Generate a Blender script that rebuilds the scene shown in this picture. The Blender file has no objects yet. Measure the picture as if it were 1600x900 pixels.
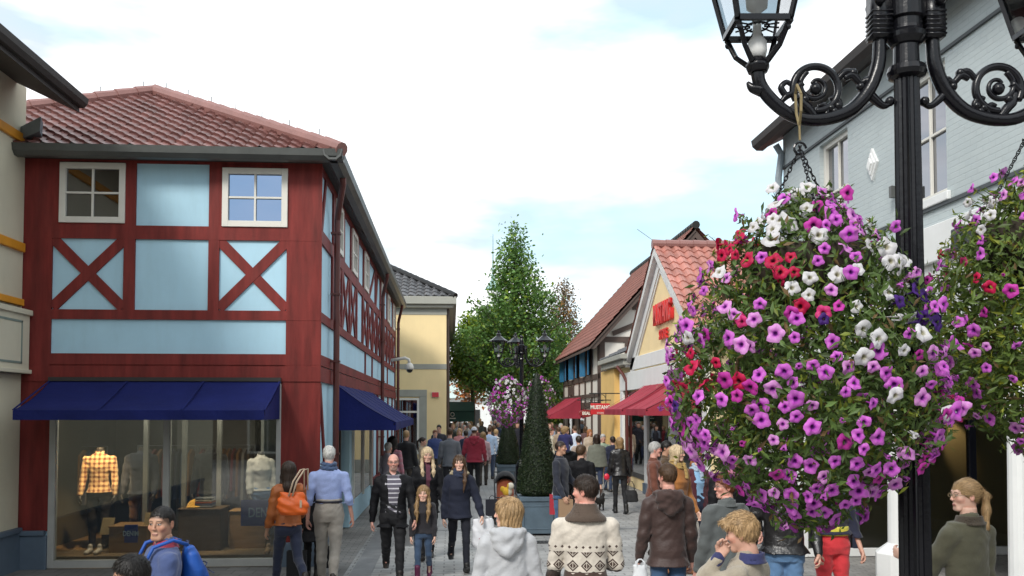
import bpy, bmesh, math, random
import numpy as np
from mathutils import Vector, Matrix
random.seed(7); np.random.seed(7)
R = math.radians
sc = bpy.context.scene
# ---------------------------------------------------------------- camera
F = 1400.0; TH = math.atan(95/1400); PI_ = math.atan(56.2/1400); PY0 = 586.8
cam = bpy.data.objects.new('camera', bpy.data.cameras.new('camera'))
sc.collection.objects.link(cam); sc.camera = cam
cam.location = (0, 0, 2.3); cam.rotation_euler = (R(90)+PI_, 0, -TH)
cam.data.sensor_width = 36; cam.data.lens = 36*F/1600; cam.data.shift_y = (PY0-450)/1600
cam.data.clip_end = 2000; cam.data.clip_start = .1
# ---------------------------------------------------------------- sky, sun, exposure
SUN_EL, SUN_AZ = 38, 212          # degrees; azimuth clockwise from +Y: high behind the camera, to the left
w = bpy.data.worlds.new('World'); sc.world = w; w.use_nodes = True
nt = w.node_tree; nt.nodes.clear()
def wn(t, **k):
    n = nt.nodes.new(t)
    for a, b in k.items(): setattr(n, a, b)
    return n
out = wn('ShaderNodeOutputWorld'); bg = wn('ShaderNodeBackground')
sky = wn('ShaderNodeTexSky', sky_type='NISHITA', sun_disc=False, sun_elevation=R(SUN_EL), sun_rotation=R(SUN_AZ))
bg.inputs[1].default_value = .1
tc = wn('ShaderNodeTexCoord'); mp = wn('ShaderNodeMapping'); mp.inputs['Scale'].default_value = (1.0, 1.0, 3.2)
mp.inputs['Location'].default_value = (.35, 0.1, .3)
nz = wn('ShaderNodeTexNoise'); nz.inputs['Scale'].default_value = 2.1; nz.inputs['Detail'].default_value = 7; nz.inputs['Roughness'].default_value = .52
cr = wn('ShaderNodeValToRGB'); cr.color_ramp.elements[0].position = .375; cr.color_ramp.elements[1].position = .53
cr.color_ramp.elements[0].color = (.18, .18, .18, 1); cr.color_ramp.elements[1].color = (1, 1, 1, 1)
nz2 = wn('ShaderNodeTexNoise'); nz2.inputs['Scale'].default_value = 3.3; nz2.inputs['Detail'].default_value = 5
cl = wn('ShaderNodeValToRGB'); cl.color_ramp.elements[0].position = .33; cl.color_ramp.elements[1].position = .47
cl.color_ramp.elements[0].color = (5.9, 6.7, 7.5, 1); cl.color_ramp.elements[1].color = (11.5, 11.6, 11.8, 1)
br = wn('ShaderNodeMix', data_type='RGBA', blend_type='MIX'); br.inputs[0].default_value = .55; br.inputs[7].default_value = (6.6, 10.2, 11.6, 1)
mx = wn('ShaderNodeMix', data_type='RGBA', blend_type='MIX')
L = nt.links.new
L(tc.outputs['Generated'], mp.inputs[0]); L(mp.outputs[0], nz.inputs['Vector']); L(mp.outputs[0], nz2.inputs['Vector'])
vd = wn('ShaderNodeVectorMath', operation='DOT_PRODUCT'); nrm_ = wn('ShaderNodeVectorMath', operation='NORMALIZE'); L(tc.outputs['Generated'], nrm_.inputs[0]); L(nrm_.outputs[0], vd.inputs[0])
bd = Vector((.262, 1, .27)).normalized(); vd.inputs[1].default_value = tuple(bd)     # a break in the clouds, low over the right hand roofs
gp = wn('ShaderNodeMapRange'); gp.inputs[1].default_value = .968; gp.inputs[2].default_value = .999; gp.inputs[4].default_value = .11; L(vd.outputs['Value'], gp.inputs[0])
sb_ = wn('ShaderNodeMath', operation='SUBTRACT'); L(nz.outputs['Fac'], sb_.inputs[0]); L(gp.outputs[0], sb_.inputs[1]); L(sb_.outputs[0], cr.inputs[0]); L(nz2.outputs['Fac'], cl.inputs[0]); L(cr.outputs[0], mx.inputs[0])
L(sky.outputs[0], br.inputs[6]); L(br.outputs[2], mx.inputs[6]); L(cl.outputs[0], mx.inputs[7])
L(mx.outputs[2], bg.inputs[0]); L(bg.outputs[0], out.inputs[0])
sun = bpy.data.objects.new('sun', bpy.data.lights.new('sun', 'SUN')); sc.collection.objects.link(sun)
sun.data.energy = 2.0; sun.data.angle = R(14); sun.data.color = (1, .96, .9)
az, el = R(SUN_AZ), R(SUN_EL)
sdir = Vector((math.sin(az)*math.cos(el), math.cos(az)*math.cos(el), math.sin(el)))
sun.rotation_euler = sdir.to_track_quat('Z', 'Y').to_euler()
sc.view_settings.view_transform = 'Standard'; sc.view_settings.look = 'None'
sc.view_settings.exposure = .45; sc.view_settings.gamma = 1; sc.view_settings.use_curve_mapping = False
sc.cycles.max_bounces = 6; sc.cycles.transparent_max_bounces = 8

# ---------------------------------------------------------------- photo pixel + a real distance -> world point
_f = Vector((math.sin(TH)*math.cos(PI_), math.cos(TH)*math.cos(PI_), math.sin(PI_)))
_r = Vector((math.cos(TH), -math.sin(TH), 0)); _u = _r.cross(_f)
def at(px, py, Y=None, X=None, Z=None):
    d = _r*((px-800)/F) - _u*((py-PY0)/F) + _f
    if Y is not None: t = Y/d.y
    elif X is not None: t = X/d.x
    else: t = (Z-2.3)/d.z
    return Vector((0, 0, 2.3)) + d*t
def ax(px, Y): return at(px, 643, Y=Y).x
def yat(px, X): return at(px, 643, X=X).y
def az_(py, Y, px=700): return at(px, py, Y=Y).z

# ---------------------------------------------------------------- materials
_M = {}
def mat(name, col, rough=.65, var=.12, vs=3.0, bump=0., bs=60., metal=0., attr=None, spec=.5, stretch=None, sheen=0., trans=0., coat=0., dirt=0., emit=None):
    if name in _M: return _M[name]
    m = bpy.data.materials.new(name); m.use_nodes = True; _M[name] = m
    n = m.node_tree.nodes; l = m.node_tree.links.new; b = n['Principled BSDF']
    b.inputs['Roughness'].default_value = rough; b.inputs['Metallic'].default_value = metal
    b.inputs['Specular IOR Level'].default_value = spec
    if sheen: b.inputs['Sheen Weight'].default_value = sheen
    if coat: b.inputs['Coat Weight'].default_value = coat; b.inputs['Coat Roughness'].default_value = .08
    tc = n.new('ShaderNodeTexCoord'); mp = n.new('ShaderNodeMapping'); l(tc.outputs['Object'], mp.inputs[0])
    if stretch: mp.inputs['Scale'].default_value = stretch
    nz = n.new('ShaderNodeTexNoise'); nz.inputs['Scale'].default_value = vs; nz.inputs['Detail'].default_value = 6; nz.inputs['Roughness'].default_value = .6
    l(mp.outputs[0], nz.inputs['Vector'])
    mr = n.new('ShaderNodeMapRange'); mr.inputs[1].default_value = .25; mr.inputs[2].default_value = .75
    mr.inputs[3].default_value = 1-var*1.3; mr.inputs[4].default_value = 1+var; l(nz.outputs[0], mr.inputs[0])
    mul = n.new('ShaderNodeMix'); mul.data_type = 'RGBA'; mul.blend_type = 'MULTIPLY'; mul.inputs[0].default_value = 1
    c = tuple(col)+(1,) if len(col) == 3 else col
    mul.inputs[6].default_value = c; l(mr.outputs[0], mul.inputs[7])
    src = mul.outputs[2]
    if attr:
        a = n.new('ShaderNodeAttribute'); a.attribute_name = attr
        if attr == 'Col': l(a.outputs['Color'], mul.inputs[6])
        else:
            m2 = n.new('ShaderNodeMix'); m2.data_type = 'RGBA'; m2.blend_type = 'MULTIPLY'; m2.inputs[0].default_value = 1
            l(src, m2.inputs[6]); l(a.outputs['Fac'], m2.inputs[7]); src = m2.outputs[2]
    if dirt:
        nd = n.new('ShaderNodeTexNoise'); nd.inputs['Scale'].default_value = 1.1; nd.inputs['Detail'].default_value = 8; nd.inputs['Roughness'].default_value = .7
        md = n.new('ShaderNodeMapping'); md.inputs['Scale'].default_value = (3, 3, .6); l(tc.outputs['Object'], md.inputs[0]); l(md.outputs[0], nd.inputs['Vector'])
        rd = n.new('ShaderNodeMapRange'); rd.inputs[1].default_value = .48; rd.inputs[2].default_value = .78; rd.inputs[4].default_value = dirt; l(nd.outputs[0], rd.inputs[0])
        m3 = n.new('ShaderNodeMix'); m3.data_type = 'RGBA'; m3.inputs[7].default_value = (.09, .085, .07, 1)
        l(rd.outputs[0], m3.inputs[0]); l(src, m3.inputs[6]); src = m3.outputs[2]
    l(src, b.inputs['Base Color'])
    if bump:
        nb = n.new('ShaderNodeTexNoise'); nb.inputs['Scale'].default_value = bs; nb.inputs['Detail'].default_value = 4; l(mp.outputs[0], nb.inputs['Vector'])
        bp = n.new('ShaderNodeBump'); bp.inputs['Strength'].default_value = bump; bp.inputs['Distance'].default_value = .01
        l(nb.outputs[0], bp.inputs['Height']); l(bp.outputs[0], b.inputs['Normal'])
    if trans:
        o = n['Material Output']; t = n.new('ShaderNodeBsdfTranslucent'); ms = n.new('ShaderNodeMixShader'); ms.inputs[0].default_value = trans
        l(src, t.inputs[0]); l(b.outputs[0], ms.inputs[1]); l(t.outputs[0], ms.inputs[2]); l(ms.outputs[0], o.inputs[0])
    if emit: b.inputs['Emission Color'].default_value = tuple(col)+(1,); b.inputs['Emission Strength'].default_value = emit
    return m
def brickmat(name, c1, c2, mortar, axes, bw, bh, msize=.012, rough=.8, bump=.5, var=.15, off=.5, dark=None):
    if name in _M: return _M[name]
    m = mat(name, c1, rough, var, 1.2, dirt=.3 if axes == 'XY' else 0); n = m.node_tree.nodes; l = m.node_tree.links.new; b = n['Principled BSDF']
    tc = n.new('ShaderNodeTexCoord'); sp = n.new('ShaderNodeSeparateXYZ'); cb = n.new('ShaderNodeCombineXYZ')
    l(tc.outputs['Object'], sp.inputs[0]); l(sp.outputs['XYZ'.index(axes[0])], cb.inputs[0]); l(sp.outputs['XYZ'.index(axes[1])], cb.inputs[1])
    bt = n.new('ShaderNodeTexBrick'); l(cb.outputs[0], bt.inputs['Vector'])
    bt.inputs['Scale'].default_value = 1; bt.inputs['Brick Width'].default_value = bw; bt.inputs['Row Height'].default_value = bh
    bt.inputs['Mortar Size'].default_value = msize; bt.inputs['Mortar Smooth'].default_value = .3; bt.offset = off; bt.inputs['Bias'].default_value = 0
    bt.inputs['Color1'].default_value = (*c1, 1); bt.inputs['Color2'].default_value = (*c2, 1); bt.inputs['Mortar'].default_value = (*mortar, 1)
    mul = [x for x in n if x.type == 'MIX' and x.blend_type == 'MULTIPLY'][0]; l(bt.outputs['Color'], mul.inputs[6])
    bp = n.new('ShaderNodeBump'); bp.inputs['Strength'].default_value = bump; bp.inputs['Distance'].default_value = .01; bp.invert = True
    l(bt.outputs['Fac'], bp.inputs['Height']); l(bp.outputs[0], b.inputs['Normal'])
    return m
def glass(name, tint=(.75, .8, .8), refl=.12, rough=.02, gl=(1, 1, 1)):
    if name in _M: return _M[name]
    m = bpy.data.materials.new(name); m.use_nodes = True; _M[name] = m
    n = m.node_tree.nodes; l = m.node_tree.links.new; n.remove(n['Principled BSDF']); o = n['Material Output']
    t = n.new('ShaderNodeBsdfTransparent'); t.inputs[0].default_value = (*tint, 1)
    g = n.new('ShaderNodeBsdfGlossy'); g.inputs['Roughness'].default_value = rough; g.inputs[0].default_value = (*gl, 1)
    fr = n.new('ShaderNodeFresnel'); fr.inputs[0].default_value = 1.5
    ad = n.new('ShaderNodeMath'); ad.operation = 'ADD'; ad.inputs[1].default_value = refl; ad.use_clamp = True
    nz = n.new('ShaderNodeTexNoise'); nz.inputs['Scale'].default_value = .7
    bp = n.new('ShaderNodeBump'); bp.inputs['Strength'].default_value = .04; bp.inputs['Distance'].default_value = .05
    l(nz.outputs[0], bp.inputs['Height']); l(bp.outputs[0], g.inputs['Normal'])
    ms = n.new('ShaderNodeMixShader'); l(fr.outputs[0], ad.inputs[0]); l(ad.outputs[0], ms.inputs[0]); l(t.outputs[0], ms.inputs[1]); l(g.outputs[0], ms.inputs[2]); l(ms.outputs[0], o.inputs[0])
    return m

# ---------------------------------------------------------------- mesh builder
def wloc(o):
    v = Vector((0, 0, 0))
    while o: v += o.location; o = o.parent
    return v
class MB:
    def __init__(s): s.v = []; s.f = []; s.m = []; s.cm = 0; s.fv = []
    def add(s, vs, fs):
        b = len(s.v); s.v += [tuple(x) for x in vs]
        for f in fs: s.f.append([b+i for i in f]); s.m.append(s.cm)
        return s
    def box(s, x0, x1, y0, y1, z0, z1):
        if x0 > x1: x0, x1 = x1, x0
        if y0 > y1: y0, y1 = y1, y0
        if z0 > z1: z0, z1 = z1, z0
        return s.add([(x, y, z) for z in (z0, z1) for y in (y0, y1) for x in (x0, x1)],
                     [(0, 2, 3, 1), (4, 5, 7, 6), (0, 1, 5, 4), (2, 6, 7, 3), (0, 4, 6, 2), (1, 3, 7, 5)])
    def quad(s, a, b, c, d): return s.add([a, b, c, d], [(0, 1, 2, 3)])
    def beam(s, p, q, w, d, n):          # rectangular bar p-q, width w across, depth d along n (starting at the line, outwards)
        p, q, n = Vector(p), Vector(q), Vector(n).normalized(); t = (q-p).normalized(); a = t.cross(n).normalized()*(w/2); n = n*d
        vs = [p-a, p+a, p+a+n, p-a+n, q-a, q+a, q+a+n, q-a+n]
        return s.add(vs, [(0, 3, 2, 1), (4, 5, 6, 7), (0, 1, 5, 4), (1, 2, 6, 5), (2, 3, 7, 6), (3, 0, 4, 7)])
    def prism(s, pts, off):              # polygon pts extruded by vector off
        n = len(pts); off = Vector(off); vs = [Vector(p) for p in pts]; vs += [p+off for p in vs]
        return s.add(vs, [list(range(n))[::-1], [n+i for i in range(n)]]+[(i, (i+1) % n, n+(i+1) % n, n+i) for i in range(n)])
    def tube(s, pts, r, n=10, cap=True, flute=0):
        P = [Vector(p) for p in pts]; k = len(P); rr = r if hasattr(r, '__len__') else [r]*k
        vs = []; up = Vector((0, 0, 1))
        t0 = (P[1]-P[0]).normalized()
        a = t0.cross(up); a = t0.cross(Vector((0, 1, 0))) if a.length < .05 else a
        a.normalize()
        for i, p in enumerate(P):
            t = (P[min(i+1, k-1)]-P[max(i-1, 0)]).normalized()
            a = (a-t*a.dot(t)).normalized(); b = t.cross(a)
            for j in range(n):
                q = 2*math.pi*j/n; fr = rr[i]*(1-(flute if j % 2 else 0))
                vs.append(p+a*math.cos(q)*fr+b*math.sin(q)*fr)
        fs = [(i*n+j, i*n+(j+1) % n, (i+1)*n+(j+1) % n, (i+1)*n+j) for i in range(k-1) for j in range(n)]
        if cap: fs += [list(range(n))[::-1], [(k-1)*n+j for j in range(n)]]
        return s.add(vs, fs)
    def lathe(s, c, prof, n=24, flute=0):  # profile [(r,z)], c = base centre
        c = Vector(c)
        vs = [c+Vector((r*(1-(flute if j % 2 else 0))*math.cos(2*math.pi*j/n), r*(1-(flute if j % 2 else 0))*math.sin(2*math.pi*j/n), z)) for r, z in prof for j in range(n)]
        k = len(prof)
        fs = [(i*n+j, i*n+(j+1) % n, (i+1)*n+(j+1) % n, (i+1)*n+j) for i in range(k-1) for j in range(n)]
        fs += [list(range(n))[::-1], [(k-1)*n+j for j in range(n)]]
        return s.add(vs, fs)
    def ball(s, c, r, n=12, m=8, sc3=(1, 1, 1)):
        c = Vector(c); vs = []
        for i in range(m+1):
            th = math.pi*i/m
            for j in range(n):
                vs.append(c+Vector((r*sc3[0]*math.sin(th)*math.cos(2*math.pi*j/n), r*sc3[1]*math.sin(th)*math.sin(2*math.pi*j/n), -r*sc3[2]*math.cos(th))))
        return s.add(vs, [(i*n+j, i*n+(j+1) % n, (i+1)*n+(j+1) % n, (i+1)*n+j) for i in range(m) for j in range(n)])
    def build(s, name, m, parent=None, smooth=False, bevel=0, local=False):
        off = Vector((0, 0, 0)) if (parent is None or local) else wloc(parent)
        me = bpy.data.meshes.new(name)
        if parent is None and not local:
            bb = np.array(s.v); lo, hi = bb.min(0), bb.max(0); off = Vector(((lo[0]+hi[0])/2, (lo[1]+hi[1])/2, lo[2]))
        me.from_pydata([tuple(Vector(v)-off) for v in s.v], [], s.f)
        ms = m if isinstance(m, (list, tuple)) else [m]
        for x in ms: me.materials.append(x)
        if len(ms) > 1: me.polygons.foreach_set('material_index', s.m)
        bm = bmesh.new(); bm.from_mesh(me); bmesh.ops.recalc_face_normals(bm, faces=bm.faces); bm.to_mesh(me); bm.free()
        if smooth: me.polygons.foreach_set('use_smooth', [True]*len(me.polygons))
        o = bpy.data.objects.new(name, me); sc.collection.objects.link(o)
        if parent is None: o.location = off if not local else (0, 0, 0)
        else: o.parent = parent
        if bevel:
            b = o.modifiers.new('bevel', 'BEVEL'); b.width = bevel; b.segments = 2; b.limit_method = 'ANGLE'
        return o
def tag(o, label=None, cat=None, group=None, kind=None):
    if label and len(label.split()) > 16: print('LONGLABEL', len(label.split()), label)
    if label: o['label'] = label
    if cat: o['category'] = cat
    if group: o['group'] = group
    if kind: o['kind'] = kind
    return o
def empty(name, loc, label=None, cat=None, group=None, kind=None, rz=0):
    o = bpy.data.objects.new(name, None); sc.collection.objects.link(o); o.location = loc; o.rotation_euler.z = rz
    o.empty_display_size = .2
    return tag(o, label, cat, group, kind)
def rawmesh(name, V, Fc, mats, parent=None, smooth=True, mi=None, col=None, quads=True):
    V = np.asarray(V, dtype=np.float32); Fc = np.asarray(Fc, dtype=np.int32)
    me = bpy.data.meshes.new(name); k = Fc.shape[1]
    me.vertices.add(len(V)); me.vertices.foreach_set('co', V.ravel())
    me.loops.add(Fc.size); me.loops.foreach_set('vertex_index', Fc.ravel())
    me.polygons.add(len(Fc)); me.polygons.foreach_set('loop_start', np.arange(0, Fc.size, k, dtype=np.int32))
    me.update(calc_edges=True)
    me.polygons.foreach_set('use_smooth', np.full(len(Fc), smooth))
    for m in (mats if isinstance(mats, (list, tuple)) else [mats]): me.materials.append(m)
    if mi is not None: me.polygons.foreach_set('material_index', np.asarray(mi, dtype=np.int32))
    if col is not None:
        a = me.color_attributes.new('Col', 'FLOAT_COLOR', 'POINT'); c4 = np.ones((len(V), 4), np.float32); c4[:, :3] = col; a.data.foreach_set('color', c4.ravel())
    me.update()
    o = bpy.data.objects.new(name, me); sc.collection.objects.link(o)
    if parent: o.parent = parent
    return o
def text(name, s, loc, size, m, parent, rot=(R(90), 0, 0), ext=.006, sx=1, align='CENTER', bold=0):
    c = bpy.data.curves.new(name, 'FONT'); c.body = s; c.size = size; c.extrude = ext; c.align_x = align; c.align_y = 'CENTER'; c.offset = bold
    c.resolution_u = 3
    t = bpy.data.objects.new(name, c); sc.collection.objects.link(t)
    me = bpy.data.meshes.new_from_object(t); bpy.data.objects.remove(t); bpy.data.curves.remove(c)
    me.materials.clear(); me.materials.append(m)
    o = bpy.data.objects.new(name, me); sc.collection.objects.link(o); o.scale = (sx, 1, 1); o.rotation_euler = rot
    o.location = Vector(loc)-(wloc(parent) if parent else Vector()); o.parent = parent
    return o
def tiled(name, O, U, V, poly, m, parent, tw=.22, th=.27, amp=.028, lip=.03):
    O, U, V = Vector(O), Vector(U).normalized(), Vector(V).normalized(); N = U.cross(V).normalized()
    if N.z < 0: N = -N
    us = [p[0] for p in poly]; vs_ = [p[1] for p in poly]; u0 = math.floor(min(us)/tw)*tw; v0 = math.floor(min(vs_)/th)*th
    nu = int(math.ceil((max(us)-u0)/tw)); nv = int(math.ceil((max(vs_)-v0)/th)); K = 6
    prof = [amp*(math.sin(2*math.pi*k/K)+.35*math.sin(4*math.pi*k/K+.6)) for k in range(K+1)]
    V3 = []; F3 = []; var = []
    off = wloc(parent)
    rng = random.Random(3)
    for r in range(nv):
        for c in range(nu):
            b = len(V3); dv = rng.uniform(-.006, .006); q = rng.uniform(.78, 1.12)
            for (v, h) in ((v0+r*th, 0.), (v0+r*th, lip), (v0+(r+1)*th+.01, .0)):
                for k in range(K+1):
                    u = u0+(c+k/K)*tw
                    V3.append(O+U*u+V*(v+dv*(h > 0))+N*(prof[k]+h)-off)
            n = K+1
            for a in (0, 1):
                for k in range(K): F3.append((b+a*n+k, b+a*n+k+1, b+(a+1)*n+k+1, b+(a+1)*n+k)); var.append(q)
    me = bpy.data.meshes.new(name); me.from_pydata([tuple(v) for v in V3], [], F3)
    bm = bmesh.new(); bm.from_mesh(me)
    lay = bm.faces.layers.float.new('var'); bm.faces.ensure_lookup_table()
    for i, f in enumerate(bm.faces): f[lay] = var[i]
    cx = sum(us)/len(us); cy = sum(vs_)/len(vs_); k = len(poly)
    for i in range(k):
        a, b = poly[i], poly[(i+1) % k]; e = (b[0]-a[0], b[1]-a[1]); n2 = (e[1], -e[0])
        if (cx-a[0])*n2[0]+(cy-a[1])*n2[1] > 0: n2 = (-n2[0], -n2[1])
        bmesh.ops.bisect_plane(bm, geom=bm.verts[:]+bm.edges[:]+bm.faces[:], plane_co=O+U*a[0]+V*a[1]-off, plane_no=U*n2[0]+V*n2[1], clear_outer=True)
    bmesh.ops.recalc_face_normals(bm, faces=[])
    bm.to_mesh(me); bm.free(); me.materials.append(m)
    o = bpy.data.objects.new(name, me); sc.collection.objects.link(o); o.parent = parent
    return o
def ridge(name, p, q, m, parent, r=.11, step=.35):
    p, q = Vector(p), Vector(q); L_ = (q-p).length; n = max(2, int(L_/step)); t = (q-p)/n; mb = MB()
    for i in range(n): mb.tube([p+t*i, p+t*(i+1.06)], [r*1.06, r*.9], 10)
    return mb.build(name, m, parent, smooth=False)
# ================================================================ STRUCTURE
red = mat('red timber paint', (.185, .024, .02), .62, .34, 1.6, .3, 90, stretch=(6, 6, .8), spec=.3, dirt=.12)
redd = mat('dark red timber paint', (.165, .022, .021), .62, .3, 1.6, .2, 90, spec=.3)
redpipe = mat('brown red pipe paint', (.11, .028, .022), .45, .15)
blu = mat('light blue render', (.42, .65, .78), .8, .07, .9, .2, 140, dirt=.10)
wht = mat('white window paint', (.68, .66, .6), .5, .06)
white = mat('white column paint', (.74, .75, .74), .5, .05, dirt=.06)
tile_p = mat('pink glazed roof tile', (.20, .088, .078), .38, .25, 2.5, .1, 60, attr='var', dirt=.25)
tile_s = mat('salmon roof tile', (.45, .19, .15), .5, .2, 2.5, .1, 60, attr='var', dirt=.15)
tile_b = mat('brown red roof tile', (.20, .075, .055), .6, .22, 2.5, .1, 60, attr='var', dirt=.3)
tile_k = mat('dark grey roof tile', (.09, .09, .095), .45, .2, 2.5, .1, 60, attr='var')
ridge_p = mat('pink ridge tile', (.25, .12, .105), .5, .15)
gut = mat('weathered zinc gutter', (.085, .09, .085), .45, .25, 2, .1, 30, stretch=(1, 1, 1))
soff = mat('dark soffit board', (.035, .03, .028), .7)
navy = mat('navy awning canvas', (.011, .017, .11), .85, .22, 1.5, .5, 22, spec=.2, stretch=(1, 1, 1))
crim = mat('crimson awning canvas', (.33, .038, .06), .8, .2, 1.5, .5, 22, spec=.2)
plin = mat('blue grey plinth paint', (.10, .14, .19), .6, .15, 2)
crea = mat('cream render', (.64, .60, .46), .8, .06, 1, .2, 120, dirt=.08)
orng = mat('orange trim paint', (.72, .30, .02), .55)
yel = mat('yellow render', (.84, .66, .36), .85, .05, 1, .2, 120, dirt=.05)
greyt = mat('grey stone trim', (.33, .33, .29), .8, .08)
timb = mat('brown timber', (.075, .05, .04), .7, .2, 3, .2, 60)
inf = mat('off white infill render', (.66, .63, .57), .85, .05, 1)
dark = mat('dark shop interior', (.02, .02, .02), .9)
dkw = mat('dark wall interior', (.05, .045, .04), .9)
gls = glass('shop glass', (.68, .71, .70), .045)
glsb = glass('sky reflection tinted glass', (.05, .07, .1), .5, gl=(.36, .50, .74))  # blue of the reflected sky is put into the gloss colour
glsd = glass('dark window glass', (.15, .15, .16), .12)
glsg = glass('grey window glass', (.35, .36, .38), .45, gl=(.55, .56, .6))

# ground sheet, street paving, kerb line
def plane(name, x0, x1, y0, y1, z, m):
    mb = MB().box(x0, x1, y0, y1, z-.003, z); return tag(mb.build(name, m), kind='structure')
grd = brickmat('ground paving', (.33, .32, .30), (.26, .255, .245), (.16, .155, .15), 'XY', .21, .105, .008, .75, .35, .28)
plane('ground', -250, 250, -20, 700, 0, grd)
pv = brickmat('street clinker paving', (.42, .42, .41), (.33, .33, .325), (.20, .20, .195), 'XY', .3, .15, .012, .55, .5, .24)
plane('street', -1.5, 4.6, 2, 60, .004, pv)
pv2 = brickmat('pavement slab paving', (.21, .205, .195), (.17, .165, .16), (.1, .1, .095), 'XY', .3, .3, .01, .6, .4, .25)
plane('pavement_left', -14, -1.5, 4, 13.57, .008, pv2)
plane('pavement_crossing', -1.5, 5.3, 4, 11.7, .008, brickmat('crossing paving', (.36, .34, .31), (.28, .265, .245), (.17, .165, .155), 'XY', .2, .1, .01, .7, .5, .28))
gl_ = mat('gutter stone', (.24, .245, .25), .5, .2, 4)
for nm, x in (('gutter_strip_left', -1.42), ('gutter_strip_right', 4.45)):
    tag(MB().box(x, x+.3, 11.7, 60, .005, .012).build(nm, gl_), kind='structure')
for k, y in enumerate((11.6, 17.4, 23.5)):
    tag(MB().box(-1.1, 4.4, y, y+.16, .005, .0125).build('paving_band', gl_), kind='structure')
g = at(850, 848, Z=0)
dm = MB(); dm.box(g.x-.3, g.x+.3, g.y-.15, g.y+.15, .008, .014)
dc = dm.build('drain_cover', mat('cast iron drain', (.03, .03, .03), .6)); tag(dc, 'dark iron drain cover set in the paving before the topiary planter', 'drain cover')
dg = MB()
for i in range(9): dg.box(g.x-.28+.065*i, g.x-.25+.065*i, g.y-.13, g.y+.13, .014, .02)
dg.build('grate_bar', mat('iron bar', (.06, .06, .06), .5), dc)

# ---------------- red half timbered shop
FY = 13.6; XR = -2.0; YE = 32.0
XL = -9.3
def zf(py): return at(290, py, Y=FY).z
ZT = at(300, 229, Y=13.14).z
rb = empty('half_timbered_shop', (-5.6, FY, 0), 'red half timbered shop with light blue panels and pink tiled hip roof', 'shop')
# walls (front wall stops round the window opening)
wl, wr = ax(80, FY), ax(440, FY)
mb = MB(); mb.box(XL, XR, FY, FY+.25, 2.72, ZT); mb.box(XL, wl, FY, FY+.25, .02, 2.72); mb.box(wr, XR, FY, FY+.25, .02, 2.72)
mb.box(XR-.25, XR, FY+.25, YE, 2.75, ZT); mb.box(XR-.25, XR, FY+.25, 15.4, .02, 2.75); mb.box(XR-.25, XR, 17.9, YE, .02, 2.75)
mb.box(XL, XR, YE, YE+.25, .02, ZT); mb.box(XL, XL+.25, FY+.25, YE, .02, ZT)
mb.build('wall', blu, rb)
P = lambda px: ax(px, FY)
mb = MB(); q = FY-.035; e = FY
def fr(px0, px1, py0, py1, m=mb, d=.035):
    m.box(P(px0) if px0 > -900 else XL, P(px1), FY-d, FY, zf(py1), zf(py0))
XC = ax(501, FY)
fr(-999, 78, 240, 592); fr(446, 501, 240, 592, d=.034)
for a, b in ((190, 208), (323, 340)): fr(a, b, 256, 487)
mb.box(XL, XR+.035, FY-.037, FY, zf(375), zf(354)); mb.box(XL, XR+.037, FY-.038, FY, zf(500), zf(485))
mb.box(XL, XR+.037, FY-.037, FY, zf(570), zf(553)); mb.box(XL, XR+.02, FY-.02, FY, zf(573), zf(569.5));
for a_, b_ in ((88, 192), (344, 447)): mb.box(P(a_), P(b_), FY-.03, FY, zf(264), zf(255)); mb.box(P(a_), P(b_), FY-.03, FY, zf(356), zf(349))
mb.box(XL, XR+.0, FY-.03, FY, zf(257), zf(256))
if 1: mb.box(XL, XR+.05, FY-.05, FY, zf(596), zf(572.5))
mb.box(XL, XR+.035, FY-.033, FY, zf(256), ZT)
mb.box(P(78), P(90), FY-.032, FY, zf(355), zf(256)); mb.box(P(190), P(192), FY-.03, FY, zf(355), zf(256)); mb.box(P(323), P(345), FY-.032, FY, zf(355), zf(256))
for a, b in ((79, 190), (340, 446)):
    for s_ in (0, 1):
        x0, x1 = (P(a), P(b)) if s_ else (P(b), P(a))
        mb.beam((x0, FY, zf(482)), (x1, FY, zf(376)), .15, .028+.004*s_, (0, -1, 0))
# ground floor red piers
mb.box(XL, P(80), FY-.032, FY, .56, zf(592)); mb.box(P(440), P(501), FY-.032, FY, .36, zf(592))
tf = mb.build('timber_frame', red, rb)
# side timbers
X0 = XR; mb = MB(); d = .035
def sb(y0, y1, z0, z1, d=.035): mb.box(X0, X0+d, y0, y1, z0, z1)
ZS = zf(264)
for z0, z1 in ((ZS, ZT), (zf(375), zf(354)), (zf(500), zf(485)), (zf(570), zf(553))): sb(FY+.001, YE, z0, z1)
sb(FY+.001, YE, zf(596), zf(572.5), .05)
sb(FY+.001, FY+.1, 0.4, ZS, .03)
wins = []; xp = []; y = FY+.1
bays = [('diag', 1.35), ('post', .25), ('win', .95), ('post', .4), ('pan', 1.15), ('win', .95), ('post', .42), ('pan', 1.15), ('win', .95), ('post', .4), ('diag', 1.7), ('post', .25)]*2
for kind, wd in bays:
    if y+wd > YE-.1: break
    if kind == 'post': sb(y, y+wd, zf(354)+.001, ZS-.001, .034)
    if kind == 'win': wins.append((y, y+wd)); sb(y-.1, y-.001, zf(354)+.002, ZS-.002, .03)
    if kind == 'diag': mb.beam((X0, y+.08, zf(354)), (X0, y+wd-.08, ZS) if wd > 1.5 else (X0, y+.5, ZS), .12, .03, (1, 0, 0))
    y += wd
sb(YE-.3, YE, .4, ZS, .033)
y = FY+1.45; k = 0
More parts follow.
